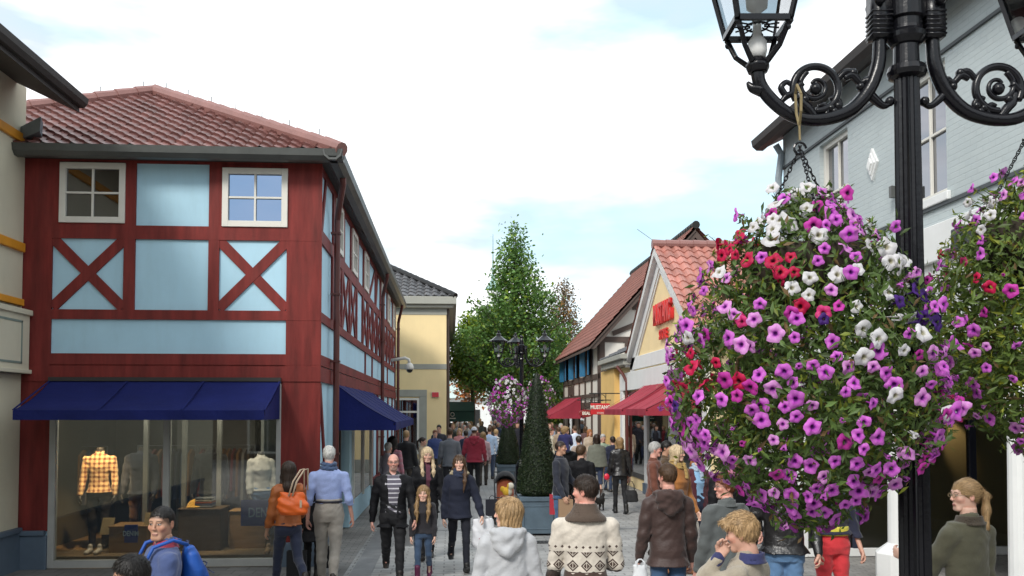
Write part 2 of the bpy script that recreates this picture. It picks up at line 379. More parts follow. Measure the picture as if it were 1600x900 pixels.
while y < YE-1.2:
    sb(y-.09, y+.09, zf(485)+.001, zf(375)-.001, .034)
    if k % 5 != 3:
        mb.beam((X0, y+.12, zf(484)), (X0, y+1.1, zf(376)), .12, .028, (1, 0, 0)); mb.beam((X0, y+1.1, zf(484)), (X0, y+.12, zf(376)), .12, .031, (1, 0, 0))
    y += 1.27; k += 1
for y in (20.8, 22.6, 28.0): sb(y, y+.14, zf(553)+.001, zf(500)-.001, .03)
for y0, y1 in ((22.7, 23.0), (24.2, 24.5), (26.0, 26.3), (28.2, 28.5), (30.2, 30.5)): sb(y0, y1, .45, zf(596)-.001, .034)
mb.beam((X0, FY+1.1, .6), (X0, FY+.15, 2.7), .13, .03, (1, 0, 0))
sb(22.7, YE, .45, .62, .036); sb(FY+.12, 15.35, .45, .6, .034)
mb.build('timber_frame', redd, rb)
mb = MB()
mb.box(XL, P(80), FY-.08, FY-.034, .0, .5); mb.box(XL, P(77), FY-.12, FY-.034, .5, .57); mb.build('plinth', plin, rb, bevel=.012); mb = MB(); mb.box(P(440), XR+.07, FY-.08, FY-.034, 0, .36)
mb.build('plinth', plin, rb, bevel=.012); MB().box(XR+.037, XR+.08, FY+.001, 15.38, 0, .44).build('plinth', plin, rb); MB().box(XR+.037, XR+.08, 22.7, YE, 0, .44).build('plinth', plin, rb)
# front windows
def window(x0, x1, z0, z1, y, par, gm, fm=wht, nx=2, nz_=2, fw=.08, bar=.03, dep=.06, axis='x', sgn=-1, name='window'):
    """window in a wall facing -Y (axis x) or facing sgn*X (axis y, y=wall coordinate)"""
    mb = MB()
    def b(a0, a1, c0, c1, d0, d1, m=mb):
        if axis == 'x': m.box(a0, a1, y+sgn*d0, y+sgn*d1, c0, c1)
        else: m.box(y+sgn*d0, y+sgn*d1, a0, a1, c0, c1)
    D = dep
    b(x0, x0+fw, z0, z1, -.02, D); b(x1-fw, x1, z0, z1, -.02, D); b(x0+fw, x1-fw, z0, z0+fw, -.02, D); b(x0+fw, x1-fw, z1-fw, z1, -.02, D)
    for i in range(1, nx): c = x0+(x1-x0)*i/nx; b(c-bar/2, c+bar/2, z0+fw, z1-fw, .012, D-.015)
    for i in range(1, nz_): c = z0+(z1-z0)*i/nz_; b(x0+fw, x1-fw, c-bar/2, c+bar/2, .012, D-.017)
    f = mb.build(name, fm, par, bevel=.004)
    g = MB(); b(x0+fw, x1-fw, z0+fw, z1-fw, .002, .010, g); g.build('pane', gm, f)
    return f
window(P(88), P(191.5), zf(351), zf(258), FY, rb, glsd, fw=.09)
window(P(344), P(447), zf(354), zf(262), FY, rb, glsb, fw=.09)
for (a, b) in wins: window(a, b, zf(353), ZS, XR, rb, glsd, axis='y', sgn=1, fw=.09)
# shop window with mullion
mb = MB(); y0, y1 = FY-.05, FY+.06
mb.box(wl, wl+.09, y0, y1, .02, 2.72); mb.box(wr-.07, wr, y0, y1, .02, 2.72); mb.box(wl, wr, y0+.002, y1, .02, .13); mb.box(wl, wr, y0+.002, y1, 2.62, 2.72)
mb.box(P(257), P(267), y0+.004, y1, .13, 2.62)
sw = mb.build('shop_window_frame', mat('grey window frame', (.4, .4, .38), .5), rb, bevel=.006)
MB().box(wl+.09, wr-.07, FY+.0, FY+.008, .13, 2.62).build('pane', gls, sw)
# interior (room behind glass)
mb = MB(); mb.box(XL+.26, XR-.27, 17.4, 17.45, .0, 2.9); mb.box(XL+.26, XR-.27, FY+.26, 17.4, 2.8, 2.86)
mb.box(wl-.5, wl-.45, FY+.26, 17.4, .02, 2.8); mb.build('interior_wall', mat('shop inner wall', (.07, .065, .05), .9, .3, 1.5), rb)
MB().box(wl-.45, XR-.27, FY+.26, 17.4, .012, .14).build('interior_floor', mat('display floor boards', (.16, .11, .06), .6, .3, 3), rb)
mb = MB()
for i, (x, c, zt) in enumerate(((-4.9, 0, 2.6), (-4.3, 0, 2.4), (-3.75, 0, 2.7))): mb.box(x, x+.07, 14.7, 14.77, .14, zt)
mb.box(-5.0, -3.6, 16.8, 16.9, .14, 2.2); mb.build('interior_shelf', mat('shop fitting grey', (.22, .22, .2), .6), rb)
# downpipes and gutters
GX = -1.6
mb = MB()
prof = [(0, 0), (.02, -.09), (.09, -.15), (.2, -.15), (.27, -.09), (.29, .01), (.27, .01), (.25, -.07), (.19, -.12), (.1, -.12), (.04, -.07), (.02, 0)]
# front gutter at Y 13.15.., z top 6.3
zt = ZT
mb.prism([(XL-.2, 13.42-a, zt+b) for a, b in prof], (GX-XL+.2+.0, 0, 0)); mb.build('gutter', gut, rb)
mb = MB(); mb.prism([(GX-.29+a, 13.13, zt+b) for a, b in prof], (0, YE+.2-13.13, 0)); mb.build('gutter', gut, rb)
mb = MB(); mb.box(XL-.2, GX-.25, 13.38, 13.6, ZT-.1, ZT-.04); mb.box(XR, GX-.25, 13.6, YE+.2, ZT-.1, ZT-.04); mb.build('soffit', soff, rb)
for y, far in ((14.75, 0), (24.6, 0), (31.8, 0)):
    x = XR+.13; m_ = MB(); m_.tube([(GX-.12, y-.55, ZT-.14), (GX-.12, y-.5, ZT-.22), (x+.03, y-.1, ZT-.58), (x, y, ZT-.7), (x, y, ZT-.9), (x, y, .05)], .05, 10)
    for z in (5.2, 4.2, 3.1, 1.6): m_.box(XR+.03, x+.06, y-.06, y+.06, z, z+.03)
    m_.build('downpipe', redpipe, rb, smooth=False)
# roof
A = at(243, 146, Y=16.55); RZ = ZT-.02; EF = Vector((XL-.1, 13.2, RZ)); ER = Vector((GX-.03, 13.2, RZ))
Vd = (Vector((A.x, A.y, A.z))-Vector((A.x, 13.2, RZ))); hl = Vd.length
tiled('roof', (EF.x, 13.2, RZ), (1, 0, 0), Vd, [(0, 0), (ER.x-EF.x, 0), (A.x-EF.x, hl)], tile_p, rb, tw=.205, th=.25, amp=.033, lip=.042)
Vs = Vector((A.x-ER.x, 0, A.z-RZ)); sl = Vs.length; run = A.y-13.2
tiled('roof', (ER.x, 13.2, RZ), (0, 1, 0), Vs, [(0, 0), (YE+.3-13.2, 0), (YE+.3-13.2, sl), (run, sl)], tile_p, rb, tw=.3, th=.4)
Vl = Vector((A.x-EF.x, 0, A.z-RZ))
MB().quad(EF, A, (A.x, YE+.3, A.z), (EF.x, YE+.3, RZ)).build('roof', tile_p, rb)
up = Vector((0, 0, .04))
ridge('ridge_tile', A+up, ER+up, ridge_p, rb, .12); ridge('ridge_tile', EF+up, A+up, ridge_p, rb, .12); ridge('ridge_tile', A+up, (A.x, YE+.3, A.z+.04), ridge_p, rb)
mb = MB()
for i in range(7):
    p = A.lerp(ER, (i+.5)/7.2)+Vector((0, 0, .15)); mb.tube([p, p+Vector((0, 0, .1))], .007, 5); p = A.lerp(EF, (i+.3)/7)+Vector((0, 0, .15)); mb.tube([p, p+Vector((0, 0, .1))], .007, 5)
mb.build('lightning_rod', gut, rb)
# awnings (canvas with folded valance)
def awning(par, a0, a1, w0, out, zt, zb, val, m, axis, sgn, lab=None, seams=3):
    """a0,a1 along the wall; w0 wall coordinate; out projection; axis 'x' faces -Y, 'y' faces sgn X"""
    def c(a, o, z): return (a, w0-o, z) if axis == 'x' else (w0+sgn*o, a, z)
    mb = MB(); t = .012; th_ = Vector((0, 0, -.012))
    n = 9
    def sagz(f): return zt+(zb-zt)*f-.045*math.sin(math.pi*f)
    for i in range(seams*2):
        b0 = a0+(a1-a0)*i/(seams*2); b1 = a0+(a1-a0)*(i+1)/(seams*2)
        for k in range(n-1):
            f0, f1 = k/(n-1), (k+1)/(n-1)
            pts = [Vector(c(b0, out*f0, sagz(f0))), Vector(c(b1, out*f0, sagz(f0))), Vector(c(b1, out*f1, sagz(f1))), Vector(c(b0, out*f1, sagz(f1)))]
            mb.prism(pts, th_)
    for a in (a0, a1):
        s_ = .008 if a == a0 else -.008
        pts = [Vector(c(a, 0, zt))]+[Vector(c(a, out*k/(n-1), sagz(k/(n-1)))) for k in range(1, n)]+[Vector(c(a, out, zb-val)), Vector(c(a, 0, zb-val))]
        mb.prism(pts, Vector(c(a+s_, 0, 0))-Vector(c(a, 0, 0)))
    for i in range(seams+1):
        a = a0+(a1-a0)*i/seams; mb.beam(c(a, .01, zt+.004), c(a, out, zb+.004), .03, .006, (0, 0, 1))
    aw = mb.build('awning', m, par)
    mb = MB(); N_ = 24
    for i in range(N_):
        b0 = a0+(a1-a0)*i/N_; b1 = a0+(a1-a0)*(i+1)/N_; wv = lambda j: .008*math.sin(j*1.1)
        p = [Vector(c(b0, out, zb)), Vector(c(b1, out, zb)), Vector(c(b1, out+wv(i+1), zb-val)), Vector(c(b0, out+wv(i), zb-val))]
        mb.prism(p, Vector(c(0, .01, 0))-Vector(c(0, 0, 0)))
    mb.build('valance', m, aw)
    mb = MB(); mb.beam(c(a0, out-.02, zb-.02), c(a1, out-.02, zb-.02), .03, .03, (0, 0, -1)); mb.build('awning_bar', mat('dark bar', (.03, .03, .04), .4), aw)
    return aw
awning(rb, P(80), P(438), FY-.05, 1.1, zf(596), zf(596)-.45+.02, .13, navy, 'x', -1)
awning(rb, 15.4, 22.4, XR+.055, 1.0, 2.76, 2.12, .14, navy, 'y', 1, seams=6)
MB().box(P(78), P(440), FY-.09, FY-.05, zf(596), zf(592)+.02).build('awning_box', soff, rb)
# side shop entrance below the awning
mb = MB(); mb.box(XR-1.2, XR-1.15, 15.4, 17.9, 0.02, 2.75); mb.box(XR-1.15, XR-.25, 17.9, 17.95, .02, 2.75); mb.build('doorway_wall', mat('grey doorway wall', (.3, .31, .3), .8), rb)
mb = MB(); mb.box(XR-.12, XR-.05, 15.42, 15.5, .02, 2.7); mb.box(XR-.12, XR-.05, 16.9, 16.98, .02, 2.7); mb.box(XR-.12, XR-.05, 15.5, 16.9, 2.6, 2.7); mb.box(XR-.12, XR-.05, 15.5, 16.9, .02, .1)
dr = mb.build('door', mat('dark door frame', (.05, .05, .055), .4), rb); MB().box(XR-.09, XR-.08, 15.5, 16.9, .1, 2.6).build('pane', glsd, dr)
mb = MB(); mb.box(XR+.001, XR+.012, 18.4, 22.5, .5, 2.3); o_ = mb.build('shop_window_pane', glsd, rb)
mb = MB()
for y in (18.3, 20.4, 22.5): mb.box(XR+.001, XR+.05, y, y+.09, .45, 2.4)
mb.build('shop_window_frame', wht, rb)
window(24.6, 26.0, .65, 2.6, XR, rb, glsd, axis='y', sgn=1, fw=.1, nz_=1, name='window')

# ---------------- cream building on the left edge
cb = empty('cream_shop', (-8, 8, 0), 'cream rendered building with orange trim and dark overhanging roof at the left edge', 'building')
XK = ax(31, 13.56); EX = -5.4; EZ = at(124, 176, X=EX).z; WT = EZ+.45
mb = MB(); mb.box(-14, XK, 3, 13.55, .01, WT); mb.prism([(XK, 13.2, WT), (-12.2, 13.2, WT), (-12.2, 13.2, WT+2.48)], (0, .34, 0))
w_ = mb.build('wall', crea, cb)
mb = MB(); X = XK
def zk(py, px=15): return at(px, py, X=XK).z
z1, z2 = zk(381), zk(469)
mb.box(X, X+.06, 4, 13.5, z1-.06, z1+.07); mb.box(X, X+.06, 4, 13.5, z2-.05, z2+.05)
z3 = at(10, 203, X=XK).z; mb.box(X, X+.055, 4, 13.5, z3-.06, z3+.07)
mb.build('orange_trim', orng, cb, bevel=.01)
mb = MB(); zt_, zb_ = zk(481), zk(583); mb.box(X, X+.13, 4, 13.53, zb_, zt_); mb.box(X, X+.17, 4, 13.54, zt_-.08, zt_); mb.box(X, X+.17, 4, 13.54, zb_, zb_+.06)
fb = mb.build('fascia_board', crea, cb, bevel=.01)
mb = MB()
y0, y1 = 11, 13.3
for a in ((y0, y1, zb_+.14, zb_+.17), (y0, y1, zt_-.2, zt_-.17), (y0, y0+.03, zb_+.14, zt_-.17), (y1-.03, y1, zb_+.14, zt_-.17)): mb.box(X+.131, X+.138, *a)
mb.build('fascia_line', mat('grey green line', (.2, .25, .22), .7), cb)
xq = ax(20, 13.3)
mb = MB(); mb.box(XK-.3, XK-.01, 13.56, 13.58, 0, 1)
mb = MB(); mb.box(XK-.02, XK+.02, 12.2, 13.53, .6, zb_); mb.build('pillar', crea, cb)
mb = MB(); mb.box(XK, XK+.06, 4, 13.52, .0, .55); mb.box(XK, XK+.09, 4, 13.53, .55, .62); mb.build('plinth', plin, cb, bevel=.01)
# roof with deep eave
yE = at(124, 176, X=EX).y
sx = (EX-XK); rz = .47
mb = MB(); O = Vector((EX, 2, EZ)); up_ = Vector((-sx*6, 0, rz*6*sx))
mb.prism([O, O+up_, O+up_+Vector((0, yE-2, 0)), O+Vector((0, yE-2, 0))], (0, 0, .2)); mb.build('roof', soff, cb)
tiled('roof_tile', (EX-.02, 2, EZ+.22), (0, 1, 0), up_, [(0, 0), (yE-2, 0), (yE-2, up_.length), (0, up_.length)], tile_k, cb, th=.33)
mb = MB(); mb.prism([(EX+.13-a, 2, EZ+.2+b) for a, b in [(x*.7, y*.9) for x, y in prof]], (0, yE-2, 0)); mb.build('gutter', soff, cb)
mb = MB(); p = [at(20, 222, Y=13.45), at(62, 205, Y=13.2), at(64, 182, Y=13.2), at(22, 203, Y=13.45)]
mb.prism(p, (-.1, .3, 0)); mb.build('flashing', mat('lead flashing', (.16, .2, .23), .5), cb)

# ---------------- yellow building at the end of the left row
yb = empty('yellow_corner_building', (-2.2, 34, 0), 'pale yellow rendered building with dark grey tiled roof beyond the red shop', 'building')
YY = 34.0; xr = ax(697, YY)
mb = MB(); mb.box(-9, xr, YY, 52, .01, az_(474, YY)); mb.build('wall', yel, yb)
mb = MB(); z = az_(492, YY); zt2 = az_(466, YY)
mb.box(-9.02, xr+.02, YY-.02, 52, z, az_(480, YY)); mb.build('frieze', greyt, yb)
mb = MB(); za, zb2 = az_(480, YY), az_(465, YY); xe = ax(713, YY-.35)
mb.box(-9.4, xe, YY-.35, 52.4, za+.08, zb2); mb.box(-9.3, xe-.12, YY-.22, 52.3, za-.04, za+.08); mb.build('cornice', greyt, yb, bevel=.02)
mb = MB(); mb.box(-9.01, xr+.015, YY-.02, 52, az_(577, YY), az_(569, YY)); mb.box(-9.01, xr+.012, YY-.015, 52, 0, .5); mb.build('string_course', greyt, yb)
mb = MB(); mb.box(ax(600, YY), ax(667, YY), YY-.06, YY-.001, az_(620, YY), az_(609, YY)); mb.box(ax(655, YY), ax(667, YY), YY-.055, YY-.001, .02, az_(620, YY)); mb.build('window_surround', greyt, yb, bevel=.01)
f_ = window(ax(600, YY), ax(655, YY), .7, az_(622, YY), YY, yb, glsg, nx=1, nz_=1, fw=.08)
mb = MB(); mb.box(ax(604, YY), ax(652, YY), YY-.05, YY-.012, az_(645, YY), az_(642, YY)); mb.build('transom', wht, yb)
rbx = az_(465, YY); pk = Vector((ax(610, YY), 0, 0))
top = at(600, 408, Y=YY+3.3); EYf = YY-.3
Vd2 = Vector((0, 3.6, top.z-rbx)); 
tiled('roof', (-9.4, EYf, rbx+.02), (1, 0, 0), Vd2, [(0, 0), (xe+9.35, 0), (xe+9.35-3.4, Vd2.length), (3.4, Vd2.length)], tile_k, yb, tw=.3, th=.36, amp=.035)
a_ = Vector((xe-.05, EYf, rbx+.03)); b_ = Vector((xe-3.45, EYf+3.6, top.z+.05))
ridge('ridge_tile', b_, a_, tile_k, yb, .13)
MB().quad(a_, (xe-.05, 52.3, rbx+.03), (b_.x, 49, b_.z), b_).build('roof', tile_k, yb)
mb = MB(); x = xr+.06
for y in (YY+.15, 41, 47): mb.tube([(x, y, za), (x, y, .1)], .05, 8)
mb.build('downpipe', timb, yb)
mb = MB()
for y in (36, 39.5, 43, 46.5): mb.box(xr, xr+.05, y, y+1.3, 3.6, 5.2); mb.box(xr, xr+.05, y, y+1.5, .4, 2.4)
mb.build('shutter', timb, yb)
# alarm box
al = MB().box(ax(675, YY), ax(685.5, YY), YY-.1, YY, az_(620.5, YY), az_(613, YY)).build('alarm_box', mat('red alarm', (.6, .05, .06), .4), None, bevel=.01)
tag(al, 'small red alarm box with white rim on the yellow corner wall', 'alarm box')
MB().box(ax(674.4, YY), ax(686, YY), YY-.06, YY-.003, az_(621, YY), az_(612.5, YY)).build('rim', wht, al)
# dome camera hanging from an arm at the end of the red facade
cp = at(640, 575, Y=29.5)
ce = empty('security_camera', cp, 'white dome security camera on a curved arm beside the last downpipe of the red facade', 'security camera')
mb = MB(); mb.tube([(XR+.04, 29.5, cp.z+.25), (cp.x-.15, 29.5, cp.z+.33), (cp.x-.03, 29.5, cp.z+.28), (cp.x, 29.5, cp.z+.14)], .05, 8); mb.build('arm', wht, ce, smooth=True)
mb = MB(); mb.lathe((cp.x, 29.5, cp.z-.05), [(.13, 0), (.14, .07), (.11, .17), (.05, .22)], 14); mb.build('housing', wht, ce, smooth=True)
MB().ball((cp.x, 29.5, cp.z-.05), .11, 12, 8).build('dome', mat('dark dome', (.02, .02, .02), .1), ce, smooth=True)

# ---------------- gable shop on the right (wall X = 5.5 faces the street)
XG = 5.5
gs = empty('gable_shop', (XG+3, 22, 0), 'yellow shop with white trimmed gable, red letters and salmon tiled roof', 'shop')
YA, ZA = 23.1, 6.6; yf, yn, zb3 = 26.9, 19.3, 3.9
def dpt(px): return F*XG/(px-705)*1.0
mb = MB(); pts = [(XG, 31, .01), (XG, 31, 3.7), (XG, yf, 3.7), (XG, yf-.3, zb3+.1), (XG, YA, ZA-.25), (XG, yn+.3, zb3+.1), (XG, yn, 3.7), (XG, 14.6, 3.7), (XG, 14.6, .01)]
mb.prism(pts, (.3, 0, 0)); mb.box(XG+.3, 14, 14.6, 14.9, .01, 3.7); mb.build('wall', yel, gs)
# gable trim boards
def rk(off, wd, dx, m, nm):
    mb = MB()
    for (ye, s_) in ((yf+.25, 1), (yn-.25, -1)):
        a = Vector((XG, ye, zb3-.12)); b = Vector((XG, YA, ZA))
        t = (b-a).normalized(); nrm = Vector((0, -t.z, t.y))
        if nrm.z > 0: nrm = -nrm
        a2 = a+nrm*off; b2 = b+nrm*off; b2 = Vector((XG, YA, a2.z+(b2.z-a2.z)*((YA-a2.y)/(b2.y-a2.y))))
        mb.prism([a2, b2, Vector((XG, YA, b2.z-wd/abs(t.y))), a2+nrm*wd], (dx, 0, 0))
    return mb.build(nm, m, gs)
rk(0, .16, -.20, mat('grey barge board', (.62, .62, .6), .6), 'barge_board'); rk(.16, .26, -.06, white, 'rake_board'); rk(.47, .06, -.04, white, 'rake_board')
mb = MB(); mb.box(XG-.06, XG, yn-.1, yf+.1, zb3-.35, zb3+.02); mb.build('frieze', white, gs, bevel=.01)
for (a_, b_) in ((yf-.05, yf+4), (14.6, yn+.05)):
    mb = MB(); mb.box(XG-.3, XG+.2, a_, b_, 3.72, 3.9); mb.box(XG-.4, XG+.2, a_-.1 if a_ > 20 else a_, b_+.1, 3.9, 4.05); mb.build('eave_gutter', greyt, gs, bevel=.015)
# roof slopes of the cross gable, ridge runs to the right
run_ = YA-(yn-.35); Vn = Vector((0, run_, ZA+.06-(zb3-.1))); Xs = XG-.22
tiled('roof', (Xs, yn-.35, zb3-.1), (1, 0, 0), Vn, [(0, 0), (6.5, 0), (6.5, Vn.length), (0, Vn.length)], tile_s, gs, tw=.27, th=.36, amp=.035)
Vn2 = Vector((0, -(yf+.35-YA), ZA+.06-(zb3-.1)))
tiled('roof', (Xs, yf+.35, zb3-.1), (1, 0, 0), Vn2, [(0, 0), (6.5, 0), (6.5, Vn2.length), (0, Vn2.length)], tile_s, gs, tw=.27, th=.36, amp=.035)
ridge('ridge_tile', (Xs-.02, YA, ZA+.1), (Xs+6.5, YA, ZA+.1), ridge_p, gs, .12)
Vm = Vector((2.6, 0, 1.3))
tiled('roof', (XG-.35, 14.6, 4.06), (0, 1, 0), Vm, [(0, 0), (yn-14.6, 0), (yn-14.6, Vm.length), (0, Vm.length)], tile_s, gs, tw=.27, th=.36)
tiled('roof', (XG-.35, yf, 4.06), (0, 1, 0), Vm, [(0, 0), (4.0, 0), (4.0, Vm.length), (0, Vm.length)], tile_k, gs, tw=.27, th=.36)
mb = MB(); mb.tube([(Xs, YA, ZA+.2), (Xs-.35, YA+.3, ZA+.55)], .007, 5); mb.build('lightning_rod', gut, gs)
# pilasters, openings
mb = MB()
mb.box(XG-.10, XG, 18.7, 28.5, 2.95, 3.5); mb.build('frieze', white, gs, bevel=.012)
for y in (28.3, 24.75, 21.9, 21.45, 18.9, 15.2):
    o_ = MB().box(XG-.09, XG, y-.2, y+.2, .3, 2.949).build('pilaster', white, gs, bevel=.012)
    MB().box(XG-.13, XG, y-.24, y+.24, .01, .3).build('plinth', plin, o_)
for y0, y1 in ((25.0, 28.0), (22.2, 24.5), (19.2, 21.2)):
    mb = MB(); mb.box(XG-.03, XG-.001, y0, y1, .35, 2.9); f_ = mb.build('shop_window', mat('shop window dark frame', (.05, .05, .05), .5), gs)
    MB().box(XG-.045, XG-.035, y0+.12, y1-.12, .5, 2.8).build('pane', glsd, f_)
    mb = MB()
    for k in range(4): mb.box(XG-.034, XG-.032, y0+.3+k*.5, y0+.6+k*.5, .7+.3*(k % 2), 1.6+.2*(k % 3))
    mb.build('window_display', mat('pale display', (.45, .43, .4), .8), f_)
mb = MB(); x = XG-.1; mb.tube([(x-.25, 27.6, 3.7), (x-.1, 27.4, 3.45), (x, 27.3, 3.2), (x, 27.3, .1)], .05, 8); mb.build('downpipe', redpipe, gs)
# recessed yellow bay between the shops
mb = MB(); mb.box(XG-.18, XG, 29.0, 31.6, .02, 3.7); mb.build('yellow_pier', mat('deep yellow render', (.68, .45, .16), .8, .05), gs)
# fascia lettering on the gable
redl = mat('red letter', (.62, .03, .03), .4)
text('lettering', 'MUSTANG', (XG-.06, 22.7, 4.83), .74, redl, gs, (R(90), 0, R(-90)), .05, .55, bold=.02)
text('lettering', 'STORE', (XG-.06, 22.65, 4.28), .36, redl, gs, (R(90), 0, R(-90)), .03, .8, bold=.005)
awning(gs, 22.3, 24.8, XG-.1, 1.12, 3.02, 2.36, .15, crim, 'y', -1, seams=3)
awning(gs, 19.5, 21.7, XG-.1, 1.12, 3.02, 2.36, .15, crim, 'y', -1, seams=3)

# ---------------- half timbered house with blue shutters
hh = empty('timber_gable_house', (8, 33, 0), 'brown and white half timbered house with blue shutters and steep brown tiled roof', 'house')
XH, YH, ZH = 5.5, 33.0, az_(525, 32.5); YB = 43.5; XP, ZP = 9.05, az_(350, 32.6)
mb = MB(); mb.box(XH, 14, YH, YB, .01, ZH); mb.prism([(XH, YH, ZH), (2*XP-XH, YH, ZH), (XP, YH, ZP-.25)], (0, .3, 0)); mb.build('wall', inf, hh)
mb = MB(); q = YH
def hb(x0, x1, z0, z1, d=.05): mb.box(x0, x1, YH-d, YH, z0, z1)
for z in (.05, 2.45, 2.85, 3.55, ZH-.15): hb(XH, 12, z, z+.2)
hb(6.75, 11.3, 6.1, 6.3)
for x in (XH, XH+.95, 7.4, 8.4): hb(x, x+.2, .05, ZH, .045)
for x in (6.9, 8.0, 8.95): hb(x, x+.18, ZH, ZH+(x-XH)*1.1, .04)
mb.beam((6.0, YH, 5.2), (8.4, YH, 6.2), .18, .055, (0, -1, 0)); mb.beam((8.2, YH, 6.2), (8.95, YH, 8.2), .16, .055, (0, -1, 0)); mb.beam((9.9, YH, 6.2), (9.1, YH, 8.2), .16, .056, (0, -1, 0))
def vb(y0, y1, z0, z1, d=.05): mb.box(XH-d, XH, y0, y1, z0, z1)
for z, h_ in ((2.42, .25), (2.85, .14), (3.52, .2), (ZH-.1, .2)): vb(YH, YB, z, z+h_)
for y in (YH, 34.6, 36.3, 38, 39.8, 41.5, YB-.25): vb(y, y+.22, .05, ZH, .045)
mb.build('timber_frame', timb, hh)
shm = mat('blue shutter paint', (.03, .17, .33), .5)
for y0, y1 in ((34.9, 36.1), (38.3, 39.6), (41.8, 42.9)):
    window(y0, y1, 3.75, ZH-.1, XH, hh, glsd, axis='y', sgn=-1, fm=timb, fw=.08)
    for yy, s_ in ((y0, -1), (y1, 1)):
        mb = MB(); mb.prism([(XH-.06, yy, 3.72), (XH-.20, yy+s_*.50, 3.72), (XH-.20, yy+s_*.50, ZH-.12), (XH-.06, yy, ZH-.12)], (-.035, -s_*.02, 0)); mb.build('shutter', shm, hh, bevel=.006)
mb = MB(); mb.box(XH-.08, XH-.05, 40.0, 41.2, 3.02, 3.45); mb.build('wall_sign_board', timb, hh)
for y0, y1 in ((36.6, 37.9), (40.1, 41.4)): MB().box(XH-.02, XH-.01, y0, y1, .3, 2.4).build('shop_window_pane', glsd, hh)
awning(hh, 37.5, 42.5, XH-.05, 1.3, 2.9, 2.15, .15, crim, 'y', -1, seams=3)
Er = XH-.45; Vr = Vector((XP-Er, 0, ZP-(ZH-.35)))
tiled('roof', (Er, YH-.5, ZH-.3), (0, 1, 0), Vr, [(0, 0), (YB+.8-YH, 0), (YB+.8-YH, Vr.length), (0, Vr.length)], tile_b, hh, tw=.25, th=.34)
Vr2 = Vector((-(XP-Er), 0, ZP-(ZH-.35)))
tiled('roof', (2*XP-Er, YH-.5, ZH-.3), (0, 1, 0), Vr2, [(0, 0), (YB+.8-YH, 0), (YB+.8-YH, Vr.length), (0, Vr.length)], tile_b, hh, tw=.25, th=.34)
ridge('ridge_tile', (XP, YH-.55, ZP+.08), (XP, YB+.8, ZP+.08), tile_b, hh, .14)
mb = MB(); y = YH-.45
for s_ in (1, -1):
    a = Vector((XP-s_*(XP-Er), y, ZH-.42)); b = Vector((XP, y, ZP-.1)); mb.prism([a, b, b+Vector((0, 0, -.28)), a+Vector((s_*.2, 0, -.02))], (0, .07, 0))
mb.prism([(Er, YH-.5, ZH-.38), (XP, YH-.5, ZP-.08), (XP, YH-.5, ZP-.16), (Er, YH-.5, ZH-.46)], (0, YB-YH+1.2, 0)); mb.build('barge_board', timb, hh)

# hanging shop signs
def hsign(px, py, Y, wd, ht, lab, txt, oval=False, sz=.3, txt2=None):
    p = at(px, py, Y=Y); e = empty('hanging_sign', (p.x, Y, p.z-ht/2), lab, 'sign', 'hanging shop signs')
    mb = MB()
    if oval:
        n = 28; mb.prism([(p.x+wd/2*math.cos(2*math.pi*i/n), Y, p.z+ht/2*math.sin(2*math.pi*i/n)) for i in range(n)], (0, .06, 0))
    else: mb.box(p.x-wd/2, p.x+wd/2, Y, Y+.06, p.z-ht/2, p.z+ht/2)
    mb.build('board', mat('dark red sign', (.24, .02, .02), .4) if oval else mat('bright red sign', (.6, .025, .03), .4), e, bevel=.01)
    text('lettering', txt, (p.x, Y-.008, p.z+(.05 if txt2 else 0)), sz, mat('cream letter', (.8, .75, .65), .5), e, ext=.004, sx=.8, bold=.006)
    if txt2: text('lettering', txt2, (p.x, Y-.008, p.z-.13), sz*.45, mat('cream letter', (.8,)*3), e, ext=.004)
    mb = MB(); zt = p.z+ht/2; mb.tube([(XH+.1, Y+.03, zt+.32), (p.x-wd/2-.05, Y+.03, zt+.32)], .018, 6)
    mb.tube([(p.x-wd*.3, Y+.03, zt-.02), (p.x-wd*.3, Y+.03, zt+.33)], .012, 6); mb.tube([(p.x+wd*.3, Y+.03, zt-.02), (p.x+wd*.3, Y+.03, zt+.33)], .012, 6)
    c0 = Vector((p.x+wd*.1, Y+.03, zt+.18)); mb.tube([c0+Vector((.1*math.cos(t_*.5), 0, .1*math.sin(t_*.5))) for t_ in range(12)], .012, 5)
    mb.build('bracket', mat('black iron', (.015, .015, .015), .5), e)
hsign(938, 639, 28.5, .62, .36, 'bright red rectangular hanging sign beside the crimson awnings', 'MUSTANG', sz=.17, txt2='STORE')
hsign(916, 646, 29.6, .5, .25, 'dark red oval hanging sign on an iron bracket by the timber house', 'EGAL', True, sz=.14)

# ---------------- grey painted brick building, right foreground
XW = 5.4
gb = empty('grey_brick_building', (XW+2, 9, 0), 'pale blue grey painted brick building on white columns at the right edge', 'building')
gbr = brickmat('pale blue grey painted brick', (.47, .525, .53), (.45, .505, .515), (.43, .485, .495), 'YZ', .21, .065, .006, .75, .55, .06)
wallw = [(yat(1331, XW), yat(1286, XW)), (yat(1487, XW), yat(1418, XW)), (6.2, 7.2), (3.9, 4.9)]; zw0, zw1 = 4.7, 6.2
mb = MB(); YF = 14.15; zc = 4.15
def seg(y0, y1, z0, z1): mb.box(XW, XW+.3, y0, y1, z0, z1)
ys = [YF]+[v for a, b in wallw for v in (b, a)]+[1.5]
seg(1.5, YF, zc, zw0); seg(1.5, YF, zw1, 6.95)
for i in range(0, len(ys), 2): seg(ys[i+1], ys[i], zw0, zw1)
mb.prism([(XW+.3, YF-.3, 3.2), (14, YF-.3, 3.2), (14, YF-.3, 9.8), (11.4, YF-.3, 9.8), (XW+.3, YF-.3, 6.8)], (0, .3, 0)); mb.build('wall', gbr, gb)
